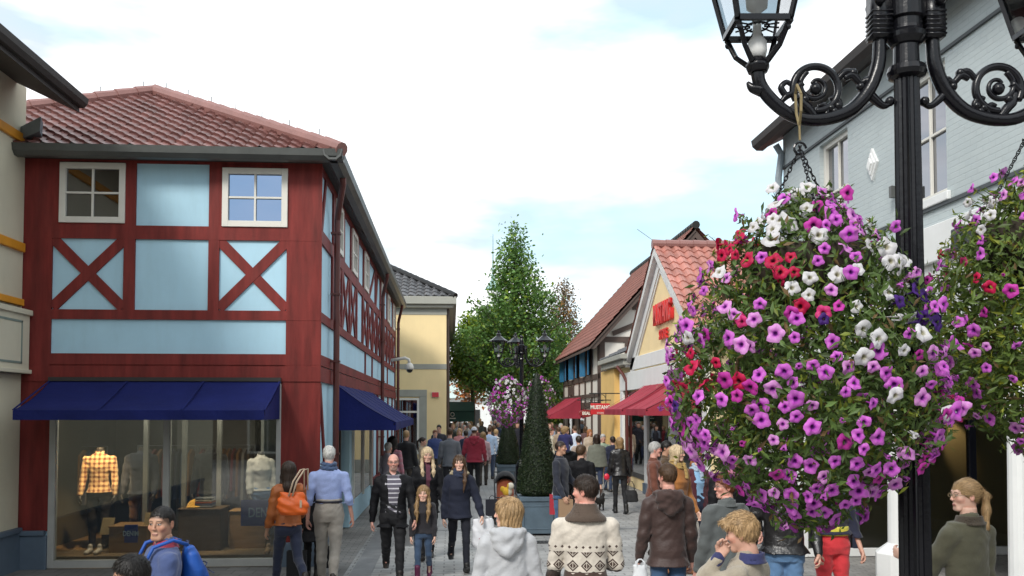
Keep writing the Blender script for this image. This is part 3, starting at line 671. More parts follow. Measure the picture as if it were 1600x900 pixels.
mb = MB(); mb.box(XW-.03, XW, 1.5, YF, 4.56, 4.6); mb.box(XW-.03, XW, 1.5, YF, 6.24, 6.275); mb.box(XW-.02, XW, 1.5, YF, 4.12, 4.15)
mb.build('string_course', mat('dark grey line', (.06, .07, .075), .6), gb)
mb = MB(); mb.box(XW-.10, XW+.35, 1.5, YF+.05, 3.95, 4.36)
mb.box(XW-.03, XW+.5, 1.5, YF, 2.95, 3.95)
for a, b in wallw: mb.box(XW-.05, XW, a-.08, b+.08, 4.6, 4.7)
mb.build('white_band', white, gb, bevel=.01)
for a, b in wallw: window(a, b, zw0, zw1, XW+.12, gb, glsg, axis='y', sgn=-1, fw=.07, nz_=2, nx=2, dep=.06)
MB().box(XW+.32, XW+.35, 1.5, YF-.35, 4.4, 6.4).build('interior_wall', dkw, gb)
# eave and roof
GEX = at(1178, 640, Y=14.45).x+.19; GEZ = at(1178, 231, Y=14.45).z
mb = MB(); mb.prism([(GEX, 1.5, GEZ-.02), (XW+.3, 1.5, GEZ+.25), (XW+6, 1.5, GEZ+3.6), (XW+6, 1.5, GEZ+3.8), (GEX, 1.5, GEZ+.12)], (0, 14.5-1.5, 0)); mb.build('roof', soff, gb)
mb = MB(); mb.prism([(GEX+.1-a, 1.5, GEZ+.1+b) for a, b in prof], (0, 14.45-1.5, 0)); mb.build('gutter', soff, gb)
mb = MB(); mb.tube([(GEX+.1, 14.1, GEZ-.05), (GEX+.2, 14.12, GEZ-.2), (XW-.1, 14.1, 6.1), (XW-.1, 14.1, 5.9), (XW-.1, 14.1, .1)], .055, 10); mb.build('downpipe', mat('grey zinc pipe', (.22, .26, .29), .4), gb)
d_ = at(1365, 257, X=XW)
mb = MB()
for k, r_ in enumerate((.19, .13, .07)): mb.prism([(XW, d_.y, d_.z+r_*1.1), (XW, d_.y+r_*.75, d_.z), (XW, d_.y, d_.z-r_*1.1), (XW, d_.y-r_*.75, d_.z)], (-.03-.02*k, 0, 0))
mb.build('diamond_ornament', white, gb)
fl = at(1520, 372, X=XW-.25); fe = empty('floodlight', (fl.x, fl.y, fl.z-.1), 'black square floodlight fixed to the white band of the grey brick building', 'floodlight')
mb = MB(); mb.box(fl.x-.15, fl.x+.1, fl.y-.14, fl.y+.14, fl.z-.11, fl.z+.11); mb.build('housing', mat('black lamp housing', (.02, .025, .03), .45), fe, bevel=.015)
MB().box(fl.x+.1, XW-.1, fl.y-.03, fl.y+.03, fl.z-.03, fl.z+.03).build('bracket', gut, fe)
fl = at(1397, 300, X=XW-.05); mb = MB(); mb.box(XW-.1, XW, fl.y-.03, fl.y+.03, fl.z-.07, fl.z+.07); o_ = mb.build('wall_bracket', gut, None); tag(o_, 'small grey metal bracket on the grey brick wall beside the lamp post', 'bracket')
# columns
for px_ in (1402, 1594):
    y = yat(px_, XW); c = Vector((XW-.02, y, 0)); cl_ = MB(); n = 8
    def octo(r, z0, z1, r2=None):
        r2 = r2 or r
        cl_.lathe((c.x, c.y, 0), [(r, z0), (r2, z1)], 8)
    cl_.lathe((c.x, c.y, 0), [(.27, 0.01), (.27, .6), (.12, .72)], 4 if False else 8)
    cl_.lathe((c.x, c.y, 0), [(.115, .7), (.1, 2.22), (.13, 2.25), (.14, 2.34), (.14, 2.96)], 16)
    cl_.build('column', white, gb, bevel=.006)
# arcade end shopfront
YS = 13.9
mb = MB(); mb.box(XW, XW+.22, YS-.05, YS+.2, .01, 3.2); mb.box(XW+.22, 14, YS-.03, YS+.1, 2.55, 3.2); mb.box(XW+.22, 14, YS-.04, YS+.1, .01, .14)
mb.build('shopfront_frame', white, gb, bevel=.01)
mb = MB()
for x in (6.35, 7.15, 8.3, 9.4, 10.4): mb.box(x, x+.1, YS-.04, YS+.08, .14, 2.55)
mb.build('mullion', mat('dark blue mullion', (.03, .035, .06), .4), gb)
MB().box(XW+.22, 14, YS, YS+.01, .14, 2.55).build('shopfront_pane', gls, gb)
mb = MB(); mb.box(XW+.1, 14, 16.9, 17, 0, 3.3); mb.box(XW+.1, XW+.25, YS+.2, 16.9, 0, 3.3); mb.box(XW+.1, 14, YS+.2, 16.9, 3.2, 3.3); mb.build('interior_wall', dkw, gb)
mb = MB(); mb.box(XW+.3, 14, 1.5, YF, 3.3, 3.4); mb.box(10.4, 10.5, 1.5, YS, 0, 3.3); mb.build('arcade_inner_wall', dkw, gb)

# ---------------- far white building, church spire
Yw = 72
fw_ = empty('far_white_building', (ax(735, Yw), Yw, 0), 'white rendered building half hidden by trees at the end of the street', 'building')
mb = MB(); x0, x1 = ax(640, Yw), ax(900, Yw); mb.box(x0, x1, Yw, Yw+8, .01, az_(638, Yw)+1.0); mb.build('wall', white, fw_)
MB().prism([(x0, Yw-.5, az_(622, Yw)), (x1, Yw-.5, az_(622, Yw)), (x1, Yw+5, az_(575, Yw)), (x0, Yw+5, az_(575, Yw))], (0, .3, 0)).build('roof', mat('pale green roof', (.42, .5, .47), .7), fw_)
mb = MB()
for a, b in ((735, 750), (768, 790)): mb.box(ax(a, Yw), ax(b, Yw), Yw-.04, Yw, .1, az_(640, Yw))
mb.build('door', dark, fw_)
Yc = 95
ch = empty('church_tower', (ax(768, Yc), Yc, 0), 'slender pale tower with green spire behind the tall green tree', 'tower')
cx = ax(770, Yc); s = Yc/F
mb = MB(); mb.lathe((cx, Yc, 0), [(22*s, 0), (22*s, az_(520, Yc))], 6); mb.build('tower_base', mat('slate grey', (.2, .22, .23), .7), ch)
mb = MB(); mb.lathe((cx, Yc, az_(495, Yc)), [(10*s, 0), (10*s, 40*s)], 8); mb.build('belfry', white, ch)
mb = MB(); mb.lathe((cx, Yc, 0), [(34*s, az_(530, Yc)), (30*s, az_(520, Yc)), (12*s, az_(488, Yc)), (11*s, az_(486, Yc))], 8); mb.build('roof', mat('slate grey', (.2,)*3), ch)
mb = MB(); mb.lathe((cx, Yc, 0), [(14*s, az_(452, Yc)), (12*s, az_(450, Yc)), (4*s, az_(438, Yc)), (1.6*s, az_(425, Yc)), (.9*s, az_(400, Yc)), (.5*s, az_(365, Yc))], 8); mb.build('spire', mat('verdigris copper', (.25, .38, .36), .6), ch)
# cafe canopy with a small emblem
Yp = 48; p = at(712, 648, Y=Yp); cn = empty('cafe_canopy', (p.x, Yp, 0), 'dark green cafe canopy with a pale emblem beyond the yellow corner building', 'canopy')
gcan = mat('dark green canopy canvas', (.03, .09, .07), .7)
x0, x1 = ax(690, Yp), ax(741, Yp); z0, z1 = az_(659, Yp), az_(642, Yp)
mb = MB(); mb.box(x0, x1, Yp, Yp+.04, z0, z1); mb.prism([(x0, Yp, z1), (x1, Yp, z1), (x1, Yp+1.4, z1+.5), (x0, Yp+1.4, z1+.5)], (0, 0, -.04)); mb.build('canvas', gcan, cn)
mb = MB(); mb.tube([(x0+.1, Yp+.6, .01), (x0+.1, Yp+.6, z1)], .03, 6); mb.tube([(x1-.1, Yp+.6, .01), (x1-.1, Yp+.6, z1)], .03, 6); mb.build('post', soff, cn)
mb = MB(); c0 = Vector((ax(707, Yp), Yp-.01, (z0+z1)/2+.1)); mb.tube([c0+Vector((.1*math.cos(i*.55), 0, .1*math.sin(i*.55))) for i in range(13)], .02, 5); mb.box(c0.x-.17, c0.x+.17, Yp-.012, Yp-.002, c0.z-.24, c0.z-.18); mb.build('emblem', mat('cream letter', (.8,)*3), cn)

# unseen building added behind the camera to give the shop glass something to mirror
bb_ = empty('added_reflection_building', (0, -16, 0), 'unseen brown brick building added behind the camera for the shop glass reflections', 'building')
bw_ = brickmat('brown brick', (.16, .10, .07), (.12, .075, .05), (.2, .18, .15), 'XZ', .22, .07, .01)
MB().box(-40, 30, -24, -16, 0, 5.6).build('wall', bw_, bb_)
MB().prism([(-40.5, -15.4, 5.6), (-40.5, -24.6, 5.6), (-40.5, -20, 8.4)], (71, 0, 0)).build('roof', tile_k, bb_)
for i in range(12):
    x = -36+i*5.4; window(x, x+1.3, 3.4, 4.9, -16, bb_, glsd, sgn=1, fw=.1); window(x-.6, x+2.2, .3, 2.6, -16, bb_, glsd, sgn=1, fw=.1, nx=3, nz_=1, name='shop_window')
# ================================================================ PLANTS AND LAMPS
def rotmats(dirs, spin):
    """rows: rotation taking +Z to dirs, spun about it"""
    d = dirs/np.linalg.norm(dirs, axis=1, keepdims=True); up = np.tile([0., 0., 1.], (len(d), 1)); up[np.abs(d[:, 2]) > .95] = [1., 0., 0.]
    a = np.cross(up, d); a /= np.linalg.norm(a, axis=1, keepdims=True); b = np.cross(d, a)
    c, s = np.cos(spin)[:, None], np.sin(spin)[:, None]; a2 = a*c+b*s; b2 = -a*s+b*c
    return np.stack([a2, b2, d], axis=2)
def scatter(TV, TF, pos, dirs, spin, scl, col, tcol=None):
    TV = np.asarray(TV, float); n = len(pos); Rm = rotmats(np.asarray(dirs, float), np.asarray(spin))
    V = np.einsum('nij,vj->nvi', Rm, TV)*np.asarray(scl)[:, None, None]+np.asarray(pos)[:, None, :]
    Fc = (np.asarray(TF)[None]+(np.arange(n)*len(TV))[:, None, None]).reshape(-1, len(TF[0]))
    C = np.repeat(np.asarray(col)[:, None, :], len(TV), axis=1)
    if tcol is not None: C = C*np.asarray(tcol)[None]
    return V.reshape(-1, 3), Fc, C.reshape(-1, 3)
# leaf: folded narrow blade along +X, lying in XY
LV = [(-.5, 0, 0), (-.1, .17, .04), (.5, 0, -.06), (-.1, -.17, .04), (-.1, 0, 0)]
LF = [(0, 4, 1), (4, 2, 1), (0, 3, 4), (4, 3, 2)]
leafm = mat('leaf', (.05, .1, .02), .5, .15, 20, attr='Col', trans=.3, spec=.4)
rs = np.random.RandomState(5)
def unit(n, r=rs):
    v = r.normal(size=(n, 3)); return v/np.linalg.norm(v, axis=1, keepdims=True)
def leafcol(n, base, var=.3, yel_=.1, r=rs):
    c = np.tile(base, (n, 1))*(1+r.uniform(-var, var, (n, 1))); k = r.rand(n) < yel_
    c[k] = c[k]*np.array([2.2, 1.6, .8]); return c

# ---------- trees
def tree(name, px, Y, ytop, hw_px, zc, base, n, lab, cat='tree', leaf=.22, yl=.1, nb=70, conic=1., gappy=.25, upa=.6, seed=1, parts=True, grp=None):
    r = np.random.RandomState(seed); x = ax(px, Y); H = az_(ytop, Y); HW = hw_px*Y/F
    e = empty(name, (x, Y, 0), lab, cat, grp); mb = MB()
    mb.tube([(x, Y, 0.0), (x+.05, Y, H*.3), (x-.05, Y, H*.65), (x, Y, H*.97)], [H*.022, H*.017, H*.009, .015], 8)
    P_, N_ = [], []
    for i in range(nb):
        t = (i+.5)/nb; z0 = zc+(H-zc)*t*.97
        L = HW*max(.08, (1-t)**conic)*r.uniform(.55, 1.2)*(1 if t > .12 else .8); a = i*2.399+r.uniform(-.3, .3)
        d = Vector((math.cos(a), math.sin(a), 0)); q0 = Vector((x, Y, z0-L*upa*.35)); pts = [q0]
        for k in range(1, 5): f = k/4; pts.append(q0+d*L*f+Vector((r.normal()*.06, r.normal()*.06, L*upa*f**1.3)))
        mb.tube(pts, [max(.02, .035*L)*(1-.8*k/4) for k in range(5)], 5)
        m_ = max(3, int(n/nb*(L/HW)**1.2*1.6/(1+.0)))
        f = r.beta(2.2, 1.2, m_); idx = np.minimum((f*4).astype(int), 3); ff = f*4-idx; PA = np.array([tuple(p) for p in pts])
        c = PA[idx]*(1-ff[:, None])+PA[idx+1]*ff[:, None]; ncl = max(2, int(m_/26)); cc = c[r.randint(0, m_, ncl)]+r.normal(size=(ncl, 3))*L*.12
        sel = r.randint(0, ncl, m_); mixk = r.rand(m_, 1) < (1-gappy)*.75
        p = np.where(mixk, cc[sel]+r.normal(size=(m_, 3))*leaf*1.25, c+r.normal(size=(m_, 3))*leaf*1.1)
        P_.append(p)
    p = np.concatenate(P_); m_ = len(p); dirs = unit(m_, r); dirs[:, 2] = np.abs(dirs[:, 2])+.25
    mb.build('trunk', mat('bark', (.09, .07, .05), .9, .3, 6), e)
    lv = np.array(LV)*np.array([1, 1.9, 1])
    V, Fc, C = scatter(lv, LF, p-np.array([x, Y, 0]), dirs, r.rand(m_)*6.3, leaf*r.uniform(.6, 1.2, m_), leafcol(m_, base, .35, yl, r))
    rawmesh('crown', V, Fc, leafm, e, smooth=False, col=C)
    return e
tree('sweetgum_tree', 806, 46, 346, 104, 3.0, (.10, .20, .045), 32000, 'tall pointed green sweetgum tree behind the far street lamp', leaf=.21, nb=84, conic=.85, gappy=.15, seed=3, yl=.12)
tree('maple_tree', 738, 50, 492, 48, 3.8, (.15, .24, .03), 11000, 'bright yellow green maple tree beside the yellow corner building', leaf=.21, nb=70, conic=.5, seed=4, yl=.25)
tree('autumn_tree', 882, 62, 432, 42, 3.5, (.15, .11, .06), 8000, 'thin brownish autumn tree right of the tall green tree', leaf=.2, nb=70, conic=.5, gappy=.3, seed=5, yl=.2)
tree('maple_tree', 872, 51, 520, 34, .8, (.10, .16, .03), 9000, 'low green tree beside the blue shuttered house', leaf=.2, nb=60, conic=.4, seed=6, yl=.3)
tree('maple_tree', 785, 56, 480, 60, 4, (.07, .14, .04), 8000, 'dark green tree in front of the church tower', leaf=.3, nb=60, conic=.5, seed=7)
tree('autumn_tree', 733, 58, 545, 26, 3, (.28, .12, .05), 1600, 'small reddish orange tree left of the tall green tree', leaf=.28, nb=30, conic=.4, gappy=.5, seed=8, yl=.1)
# far wood that reads as one mass
r = np.random.RandomState(9); n = 9000; xx = r.uniform(ax(765, 85), ax(960, 85), n); zt = 5.5+1.3*np.sin(xx*.9)+.8*np.sin(xx*2.3)
p = np.stack([xx, 84+r.uniform(-2, 2, n), zt*r.rand(n)**.6], 1)
V, Fc, C = scatter(np.array(LV)*[1, 2, 1], LF, p, unit(n, r), r.rand(n)*6, r.uniform(.4, .8, n), leafcol(n, (.045, .085, .025), .4, .15, r))
tag(rawmesh('far_trees', V, Fc, leafm, None, smooth=False, col=C), 'dense dark green far trees closing the end of the street', 'trees', kind='stuff')

# ---------- topiary cones in square planters
tpm = mat('planter blue grey paint', (.085, .125, .16), .55, .2, 4, dirt=.15)
def topiary(px, Y, wid, zpl, ztop, lab, seed, n=9000):
    r = np.random.RandomState(seed); x = ax(px, Y); e = empty('topiary_planter', (x, Y, 0), lab, 'planter', 'cone topiaries in square planters')
    h = wid/2; mb = MB(); k = .93
    mb.add([(x-h*k, Y-h*k, .04), (x+h*k, Y-h*k, .04), (x+h*k, Y+h*k, .04), (x-h*k, Y+h*k, .04), (x-h, Y-h, zpl), (x+h, Y-h, zpl), (x+h, Y+h, zpl), (x-h, Y+h, zpl)],
           [(0, 1, 5, 4), (1, 2, 6, 5), (2, 3, 7, 6), (3, 0, 4, 7), (0, 3, 2, 1), (4, 5, 6, 7)])
    pl = mb.build('planter', tpm, e, bevel=.01)
    mb = MB(); mb.box(x-h-.02, x+h+.02, Y-h-.02, Y+h+.02, zpl-.06, zpl+.02)
    mb.box(x-h*.82, x+h*.82, Y-h-.005, Y-h*.93, zpl-.16, zpl-.14); mb.box(x-h*.82, x+h*.82, Y-h*.97, Y-h*.9, .12, .14)
    for s_ in (-1, 1): mb.beam((x+s_*h*.8, Y-h*.93, .12), (x+s_*h*.84, Y-h*.985, zpl-.14), .02, .02, (0, -1, 0))
    mb.build('planter_rim', tpm, pl, bevel=.006)
    H = ztop-zpl
    def rad(t): return wid*.55*np.minimum(1, (t*9+.55))*(1-t)**.72+.035
    m_ = n; t = 1-np.sqrt(r.rand(m_)); a = r.rand(m_)*2*np.pi; rr = rad(t)*(1+.03*np.sin(a*5+t*20))*r.uniform(.86, 1.03, m_)
    p = np.stack([rr*np.cos(a), rr*np.sin(a), zpl+t*H], 1); d = np.stack([np.cos(a), np.sin(a), .3+0*a], 1)+r.normal(size=(m_, 3))*.5
    V, Fc, C = scatter(np.array(LV)*[1, 1.2, 1], LF, p, d, r.rand(m_)*6.3, .035*r.uniform(.7, 1.4, m_), leafcol(m_, (.022, .040, .014), .35, .06, r))
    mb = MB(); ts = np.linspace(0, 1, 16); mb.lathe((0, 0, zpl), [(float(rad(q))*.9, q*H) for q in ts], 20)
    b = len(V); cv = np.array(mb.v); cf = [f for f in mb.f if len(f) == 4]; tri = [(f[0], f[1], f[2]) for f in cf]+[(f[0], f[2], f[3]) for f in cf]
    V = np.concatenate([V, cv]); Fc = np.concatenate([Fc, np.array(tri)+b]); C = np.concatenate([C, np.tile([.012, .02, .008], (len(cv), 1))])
    rawmesh('foliage', V, Fc, leafm, e, smooth=False, col=C); return e
topiary(838.5, 16.9, .66, .70, 3.02, 'clipped cone topiary in a blue grey square planter, the nearer and larger of two', 1, 16000)
topiary(794, 27, .66, .70, 2.3, 'clipped cone topiary under the far flower baskets, the farther of two', 2)

# ---------- street lamps with scrolled arms
blk = mat('black cast iron paint', (.005, .005, .007), .24, .2, 5, .12, 40, spec=.35)
lgl = glass('lantern glass', (.85, .87, .88), .06)
opal = mat('opal lamp globe', (.7, .7, .68), .4)
def arm_geo(mb, s_, det=1):
    """arm in the XZ plane pointing to s_*X, local to pole axis (x=0); heights absolute"""
    class _S:                                     # smooth the control points and radii before sweeping
        def tube(s, pts, r, n):
            rr = list(r) if hasattr(r, '__len__') else [r]*len(pts); P_, Q = [], []; k = len(pts); m = 4 if det else 1
            for i in range(k-1):
                a, b, c_, d = (np.array(pts[max(i-1, 0)]), np.array(pts[i]), np.array(pts[i+1]), np.array(pts[min(i+2, k-1)]))
                for j in range(m):
                    t = j/m; P_.append(tuple(.5*((2*b)+(-a+c_)*t+(2*a-5*b+4*c_-d)*t*t+(-a+3*b-3*c_+d)*t**3))); Q.append(rr[i]*(1-t)+rr[i+1]*t)
            P_.append(tuple(pts[-1])); Q.append(rr[-1]); real.tube(P_, Q, n)
        def __getattr__(s, k): return getattr(real, k)
    real = mb; mb = _S()
    def T(pts): return [(s_*a, 0, b) for a, b in pts]
    N = 10 if det else 5
    cv = [(.115, 3.98), (.115, 3.88), (.125, 3.79), (.165, 3.69), (.24, 3.605), (.34, 3.565), (.44, 3.56), (.52, 3.59), (.59, 3.65), (.635, 3.715), (.645, 3.77)]
    mb.tube(T(cv), [.027, .029, .031, .031, .030, .028, .027, .028, .029, .029, .031], N)
    mb.tube(T([(.645, 3.765), (.645, 3.79), (.645, 3.80), (.645, 3.83)]), [.04, .052, .052, .03], N)
    # tail scrolls
    mb.tube(T([(.63, 3.69), (.67, 3.70), (.69, 3.725)]), [.03, .02, .006], 6)
    mb.tube(T([(.17, 3.68), (.13, 3.64), (.10, 3.62), (.075, 3.63)]), [.022, .018, .015, .012], 6); mb.ball((s_*.075, 0, 3.64), .022, 8, 6)
    # big C scroll with an inner curl
    c = (.395, 3.695); R0 = .098
    pts = []
    for k in range(17 if det else 9):
        q = math.radians(-30+k*(300/(16 if det else 8))); pts.append((c[0]+math.cos(q)*R0*(1-.0*k), c[1]+math.sin(q)*R0))
    mb.tube(T(pts[:]), [.017]*len(pts), 7)
    pts = [(c[0]+.075*math.cos(q)*(1-k/14), c[1]+.01+.075*math.sin(q)*(1-k/14)) for k, q in [(k, math.radians(60-k*38)) for k in range(11)]]
    mb.tube(T(pts), [.014-.0006*k for k in range(11)], 6); mb.ball((s_*c[0], 0, c[1]), .028, 8, 6)
    mb.tube(T([(.455, 3.72), (.50, 3.675), (.525, 3.66), (.55, 3.63)]), [.018, .015, .016, .01], 6)
    mb.tube(T([(.40, 3.57), (.43, 3.61), (.455, 3.635), (.47, 3.68)]), [.02, .022, .02, .012], 6)
    mb.tube(T([(.52, 3.66), (.545, 3.70), (.52, 3.725), (.50, 3.71)]), [.014, .015, .012, .008], 6); mb.tube(T([(.30, 3.735), (.265, 3.77), (.235, 3.765), (.225, 3.74)]), [.012, .015, .014, .01], 6); mb.tube(T([(.36, 3.57), (.345, 3.60), (.36, 3.625), (.385, 3.62)]), [.012, .013, .012, .008], 6)
    mb.tube(T([(.27, 3.74), (.235, 3.755), (.20, 3.72), (.17, 3.735), (.155, 3.70)]), [.014, .018, .014, .018, .012], 6)
    for b in ((.232, 3.765), (.20, 3.705), (.30, 3.62), (.315, 3.595), (.44, 3.65), (.33, 3.61)): mb.ball((s_*b[0], 0, b[1]), .02, 7, 5)
    mb.tube(T([(.30, 3.60), (.29, 3.63), (.31, 3.655), (.335, 3.65)]), [.014, .013, .012, .01], 6)
    # bracket plate at the pole
    for sx in (0,): mb.box(s_*.075, s_*.155, -.04, .04, 3.91, 4.14)
    for k in range(6): mb.box(s_*.072, s_*.159, -.043, .043, 3.92+k*.02, 3.928+k*.02)
    for y in (-.05, .05): mb.ball((s_*.13, y, 4.07), .025, 8, 6)
def lantern(par, s_, axis_rot, det=1, x=.645):
    zb = 3.83; c = Vector((s_*x, 0, 0)); mb = MB()
    w0, w1, z0, z1 = .105, .165, zb+.13, zb+.44
    # socket legs
    for a in range(4):
        q = math.pi/4+a*math.pi/2; d = Vector((math.cos(q), math.sin(q), 0))
        mb.tube([c+Vector((0, 0, zb-.03)), c+d*.05+Vector((0, 0, zb-.02)), c+d*.105+Vector((0, 0, zb+.03)), c+d*.15+Vector((0, 0, z0-.01))], [.016, .014, .012, .012], 6)
        mb.ball(c+d*.145+Vector((0, 0, z0-.035)), .014, 6, 5)
        mb.beam(c+d*w0*1.414+Vector((0, 0, z0)), c+d*w1*1.414+Vector((0, 0, z1)), .02, .018, d)
    for a in range(4):
        q = a*math.pi/2; d = Vector((math.cos(q), math.sin(q), 0)); e = Vector((-d.y, d.x, 0))
        for (w_, z) in ((w0, z0), (w1, z1)): mb.beam(c+d*w_-e*w_+Vector((0, 0, z)), c+d*w_+e*w_+Vector((0, 0, z)), .024, .02, d)
    mb.lathe(c, [(w1*1.6, z1), (w1*1.6, z1+.015), (w1*1.15, z1+.06), (.10, z1+.13), (.07, z1+.15), (.06, z1+.19), (.075, z1+.2), (.03, z1+.24)], 8)
    mb.ball(c+Vector((0, 0, z1+.27)), .035, 8, 6)
    for k in range(12 if det else 6): q = k*math.pi/6*(1 if det else 2); mb.tube([c+Vector((.03*math.cos(q), .03*math.sin(q), z0+.01)), c+Vector((.095*math.cos(q), .095*math.sin(q), z0+.005))], .004, 4)
    mb.tube([c+Vector((.05*math.cos(i*.5), .05*math.sin(i*.5), z0+.008)) for i in range(14)], .005, 4)
    o = mb.build('lantern', blk, par, local=True); o.rotation_euler.z = axis_rot
    g = MB()
    for a in range(4):
        q = a*math.pi/2; d = Vector((math.cos(q), math.sin(q), 0)); e = Vector((-d.y, d.x, 0))
        g.quad(c+d*w0-e*w0+Vector((0, 0, z0)), c+d*w0+e*w0+Vector((0, 0, z0)), c+d*w1+e*w1+Vector((0, 0, z1)), c+d*w1-e*w1+Vector((0, 0, z1)))
    g.build('glass_pane', lgl, o, local=True)
    mb = MB(); mb.lathe(c, [(.035, zb), (.042, zb+.03), (.04, zb+.07), (.018, zb+.1), (.018, zb+.2), (.045, zb+.22), (.05, zb+.28), (.03, zb+.34)], 14); mb.build('bulb', opal, o, smooth=True, local=True)
    return o
def street_lamp(px, Y, lab, arms, det=1):
    x = ax(px, Y); e = empty('street_lamp', (x, Y, 0), lab, 'street lamp', 'cast iron street lamps')
    mb = MB(); n = 32 if det else 12
    mb.lathe((0, 0, 0), [(.2, .01), (.2, .15), (.17, .2), (.17, .8), (.12, .9), (.1, .95)], n)
    mb.lathe((0, 0, 0), [(.068, .95), (.064, 1.9), (.056, 2.9), (.052, 3.74)], n, flute=.13 if det else 0)
    mb.lathe((0, 0, 0), [(.052, 3.735), (.075, 3.745), (.083, 3.765), (.075, 3.79), (.055, 3.80)], n)
    mb.lathe((0, 0, 0), [(.054, 3.80), (.052, 3.88), (.062, 3.885), (.08, 3.91), (.083, 3.93), (.07, 3.945), (.066, 3.96), (.066, 3.99), (.08, 4.0), (.08, 4.16), (.06, 4.18), (.05, 4.3), (.03, 4.35)], n)
    mb.ball((0, 0, 4.39), .05, 12, 8)
    mb.build('post', blk, e, smooth=False, local=True)
    for a in arms:
        m_ = MB(); arm_geo(m_, 1, det); o = m_.build('arm', blk, e, smooth=True, local=True); o.rotation_euler.z = a
        lantern(e, 1, a, det)
    return e, Vector((x, Y, 0))
lampE, lampP = street_lamp(1426, 3.7, 'black cast iron street lamp in the right foreground with flower baskets on its scrolled arms', (math.pi-TH, -TH))
lamp2, lamp2P = street_lamp(815, 25, 'far black three armed street lamp behind the topiary cones', (math.pi-.1, -.1, math.pi/2+.2), 0)

# ---------- hanging petunia baskets
def flowermesh(name, rim, mid, cen, throat=1, seed=0):
    n = 20; rings = [(.003, -.016, cen), (.008, -.004, cen), (.016, .002, mid), (.027, .003, rim), (.036, .0, rim), (.041, -.004, rim)]
    V, C = [], []
    for i, (rr, z, c) in enumerate(rings):
        for j in range(n):
            a = 2*math.pi*j/n; lob = 1+(.10*math.cos(5*a)+(.05*math.sin(2*a+seed)+.05*math.sin(3*a+2*seed)+.025*math.sin(11*a+seed)))*(i/5.)**2; zz = z+(.0045*math.cos(5*a+1)+.006*math.sin(2*a+seed)+.003*math.sin(3*a+seed))*(i/5.); cc = np.array(c)*(.9 if (j % 4 == 0 and i > 1) else 1)
            V.append((rr*lob*math.cos(a), rr*lob*math.sin(a), zz)); C.append(cc)
    for (rr, z) in ((.010, -.008), (.005, -.03), (.003, -.05)):
        for j in range(n): a = 2*math.pi*j/n; V.append((rr*math.cos(a), rr*math.sin(a), z)); C.append(np.array(mid)*.7)
    V.append((0, 0, -.016)); C.append(cen)
    Fc = [(i*n+j, i*n+(j+1) % n, (i+1)*n+(j+1) % n, (i+1)*n+j) for i in range(5) for j in range(n)]
    k0 = 6*n; Fc += [(k0+i*n+j, k0+i*n+(j+1) % n, k0+(i+1)*n+(j+1) % n, k0+(i+1)*n+j) for i in range(2) for j in range(n)]
    Fc += [(5*n+j, 5*n+(j+1) % n, k0+(j+1) % n, k0+j) for j in range(0)]
    Fc += [(9*n, j, (j+1) % n, (j+1) % n) for j in range(0)]
    return np.array(V), np.array(Fc), np.array(C)
FC = {'purple': ((.72, .17, .70), (.55, .07, .56), (.09, .005, .14)), 'lilac': ((.80, .34, .76), (.64, .16, .62), (.14, .01, .2)), 'crimson': ((.60, .012, .085), (.55, .008, .05), (.06, .002, .01)),
      'pink': ((.72, .045, .22), (.6, .02, .15), (.12, .005, .03)), 'white': ((.80, .78, .80), (.74, .72, .72), (.35, .33, .22)), 'violet': ((.07, .018, .20), (.05, .01, .15), (.01, .002, .03)), 'magenta': ((.62, .05, .42), (.4, .02, .25), (.05, .002, .05))}
petal = mat('petal', (.6, .1, .6), .55, .08, 60, attr='Col', trans=.28, spec=.3)
FM = {}
for i, (k, c) in enumerate(FC.items()):
    for v_ in range(4): FM[k+'_%d' % v_] = flowermesh(k, [q*(1-.06*v_) for q in c[0]], c[1], c[2], seed=i*5+v_*1.7)
    V_, F_, C_ = FM[k+'_3']; V_ = V_.copy(); V_[:, :2] *= .38; V_[:, 2] = V_[:, 2]*1.2+(V_[:, 2] > -.01)*.02; FM[k+'_4'] = (V_, F_, C_*.8)
def flower_data(k):
    V, Fc, C = FM[k]; me = bpy.data.meshes.get('flower_'+k)
    if not me:
        o = rawmesh('flower_'+k, V, Fc, petal, None, col=C); me = o.data; bpy.data.objects.remove(o)
    return me
def prof_interp(prof, z):
    zs = [p[0] for p in prof][::-1]; rr = [p[1] for p in prof][::-1]; return np.interp(z, zs, rr)
BP = [(300, 24), (335, 62), (370, 102), (410, 138), (470, 165), (530, 190), (590, 205), (650, 207), (700, 188), (740, 145), (780, 98), (815, 50), (840, 15)]
BP = [(2.3+(643-y)/378., r_/378.) for y, r_ in BP]
